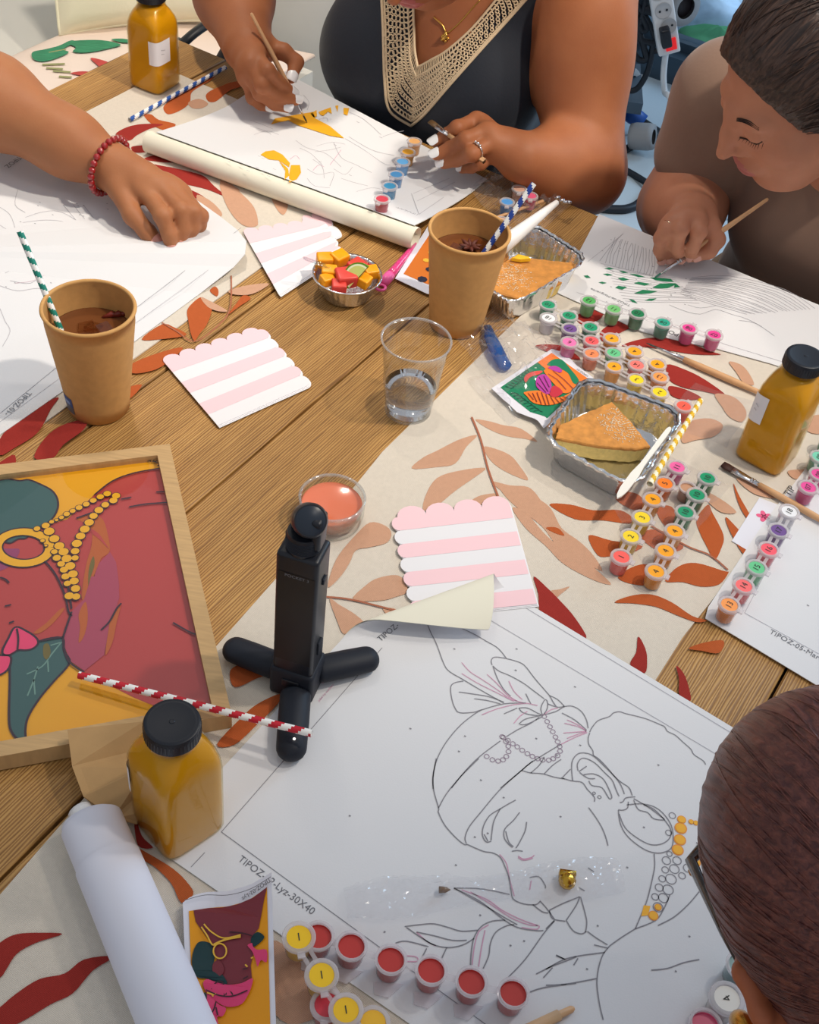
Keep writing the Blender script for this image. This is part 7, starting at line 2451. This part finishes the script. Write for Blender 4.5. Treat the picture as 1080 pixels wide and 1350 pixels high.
# power strip
PWS = mat('white_power_strip', (226, 222, 222), .4)
t = thing('power_strip', PD(872, 30, YC - .05), 'white power strip with red switch hanging on the trolley', 'power strip')
pa, pb = PD(866, -40, YC - .05), PD(882, 68, YC - .05)
d = (pa - pb).normalized(); xr_ = d.cross(Vector((0, -1, .3)).normalized()).normalized(); nz_ = xr_.cross(d).normalized()
if nz_.y > 0: nz_ = -nz_; xr_ = -xr_
M_ = Matrix((xr_, d, nz_)).transposed()
b = MB(); rbox(b, (pa + pb) / 2, (.052, (pa - pb).length, .036), PWS, M_, .006); b.build('strip_body', t, True, None, 40)
SOC = mat('socket_grey', (196, 192, 192), .5)
for px in ((873, 10), (880, 30), (866, -14)):
    c = PD(*px, YC - .05) + nz_ * .0182
    b = MB(); b.lathe([(0, .0004), (.017, .0004), (.0185, .002), (.0195, .0004)], SOC, c, 24, axis=M_)
    for sg in (-1, 1): b.lathe([(0, .0016), (.0028, .0016)], BLACKP, c + xr_ * .008 * sg, 10, axis=M_)
    b.build('socket', t, True)
b = MB(); rbox(b, PD(883, 54, YC - .05) + nz_ * .018, (.026, .028, .010), mat('red_rocker_switch', (216, 26, 30), .3, emit=.6), M_, .002); b.build('switch', t, True, None, 40)
b = MB(); rbox(b, PD(875, 42, YC - .05) + nz_ * .030, (.024, .045, .032), BLACKP, M_, .006)
tag(b.build('black_plug', smooth=True), 'black plug pushed into the white power strip', 'plug')
def cable(pts, r, m, label):
    b = MB(); b.tube(cat([tuple(p) for p in pts], n=7), r, m, 8)
    return tag(b.build('cable', smooth=True), label, 'cable', 'cables by the trolley')
CBK = mat('black_cable', (22, 28, 38), .5); CWH = mat('white_cable', (214, 214, 216), .5)
D2 = lambda s: C(s, (795, 110, 7.107))
FLR = lambda s, z=.008: [P(x, y, -TZ + z) for x, y in T(795, 110, 7.107, s)]
cable([PD(x, y, YC - .05) for x, y in T(800, 0, 7.2, '560,510 545,640 540,760 555,880')] + [PD(x, y, YC - .1) for x, y in T(795, 110, 7.107, '620,120 700,280 790,410')] + FLR('840,480 900,560'), .0075, CWH, 'white cable running down from the power strip')
cable(C('130,-80 140,60 200,240 320,370 440,410 520,400'), .008, CBK, 'black cable looping from the trolley top to the power strip')
cable(C('240,-60 260,120 300,280 350,440 375,560 300,560 230,460'), .008, CBK, 'black cable hanging in a narrow loop with a connector end')
cable(C('280,40 370,160 430,280 480,400 520,460 440,490'), .007, CBK, 'black cable ending below the plug of the power strip')
cable(C('360,90 440,110 520,180 570,230 560,300'), .012, CBK, 'thick black cable leading into the plug')
cable(C('380,-60 330,180 220,400 200,440'), .008, CBK, 'black cable hanging straight at the left of the power strip')
cable(C('440,400 420,560 380,700 300,830 220,860 140,810'), .0075, CBK, 'long black cable loop hanging low beside the steel post')
cable(C('40,-40 120,60 260,140 330,280 380,260 330,140'), .009, CBK, 'black cable coiled at the trolley top')
cable(C('470,-60 500,60 540,160 600,180'), .009, CBK, 'black cable crossing over the power strip sockets')
cable(FLR('120,690 250,600 400,540 540,460 620,430 700,460 830,530 960,560'), .010, CBK, 'black cable with a small hump on the pale floor tiles')
cable(FLR('320,320 440,400 540,470 640,590 720,730 800,860'), .010, CBK, 'black cable running from the blue connector across the tiles')
cable(FLR('120,760 300,860 470,960 620,1000 800,1040'), .008, CBK, 'thin black cable crossing the tiles behind the woman in navy')
cable(FLR('-40,1170 100,1180 230,1175 340,1120 480,960 620,800 740,690 860,600'), .011, CBK, 'thick black cable curving over the tiles toward the woman in taupe')
b = MB()
q = FLR('285,300', .05)[0]
b.tube([q + Vector((-.03, .01, .01)), q, q + Vector((.03, -.01, -.01))], [.021, .023, .019], mat('blue_connector_plastic', (40, 90, 170), .4), 12)
tag(b.build('cable_connector', smooth=True), 'blue cable connector on the floor beside the trolley wheel', 'connector')

# ================================================================== bags outside the glass
def lump(c, r, m, name, label, seed, cat_='bag'):
    mb = MB(); n = 36
    def f(i, j):
        th_ = math.pi * j; ph = 2 * math.pi * i
        d = Vector((math.sin(th_) * math.cos(ph), math.sin(th_) * math.sin(ph), math.cos(th_)))
        k = 1 + .20 * noise.noise(d * 2.2 + Vector((seed, 0, 0))) + .16 * abs(noise.noise(d * 5 + Vector((0, seed, 0)))) + .05 * noise.noise(d * 14)
        return c + Vector((d.x * r[0], d.y * r[1], d.z * r[2])) * k
    mb.grid(f, n, n // 2, m)
    return tag(mb.build(name, smooth=True, angle=40), label, cat_)
OW = mat('white_outdoor_bag', (222, 216, 214), .6); OB = mat('blue_white_bag', (196, 212, 230), .5, noise_amt=.45, noise_scale=9); OG = mat('green_bag', (70, 140, 90), .6)
oc = rn
g0 = P(920, 70, -TZ) 
lump(Vector(P(925, 25, -TZ)) + oc * .35 + Z3 * .16, (.34, .22, .26), OW, 'paper_sack', 'crumpled white sack outside the glazed wall', 1.7)
lump(Vector(P(868, 78, -TZ)) + oc * .20 + Z3 * .05, (.20, .10, .10), OB, 'plastic_sack', 'blue and white plastic sack on the ground outside the glass', 3.1)
lump(Vector(P(912, 98, -TZ)) + oc * .16 + Z3 * .02, (.13, .07, .06), OG, 'plastic_sack', 'green plastic sack on the ground outside the glass', 5.3)
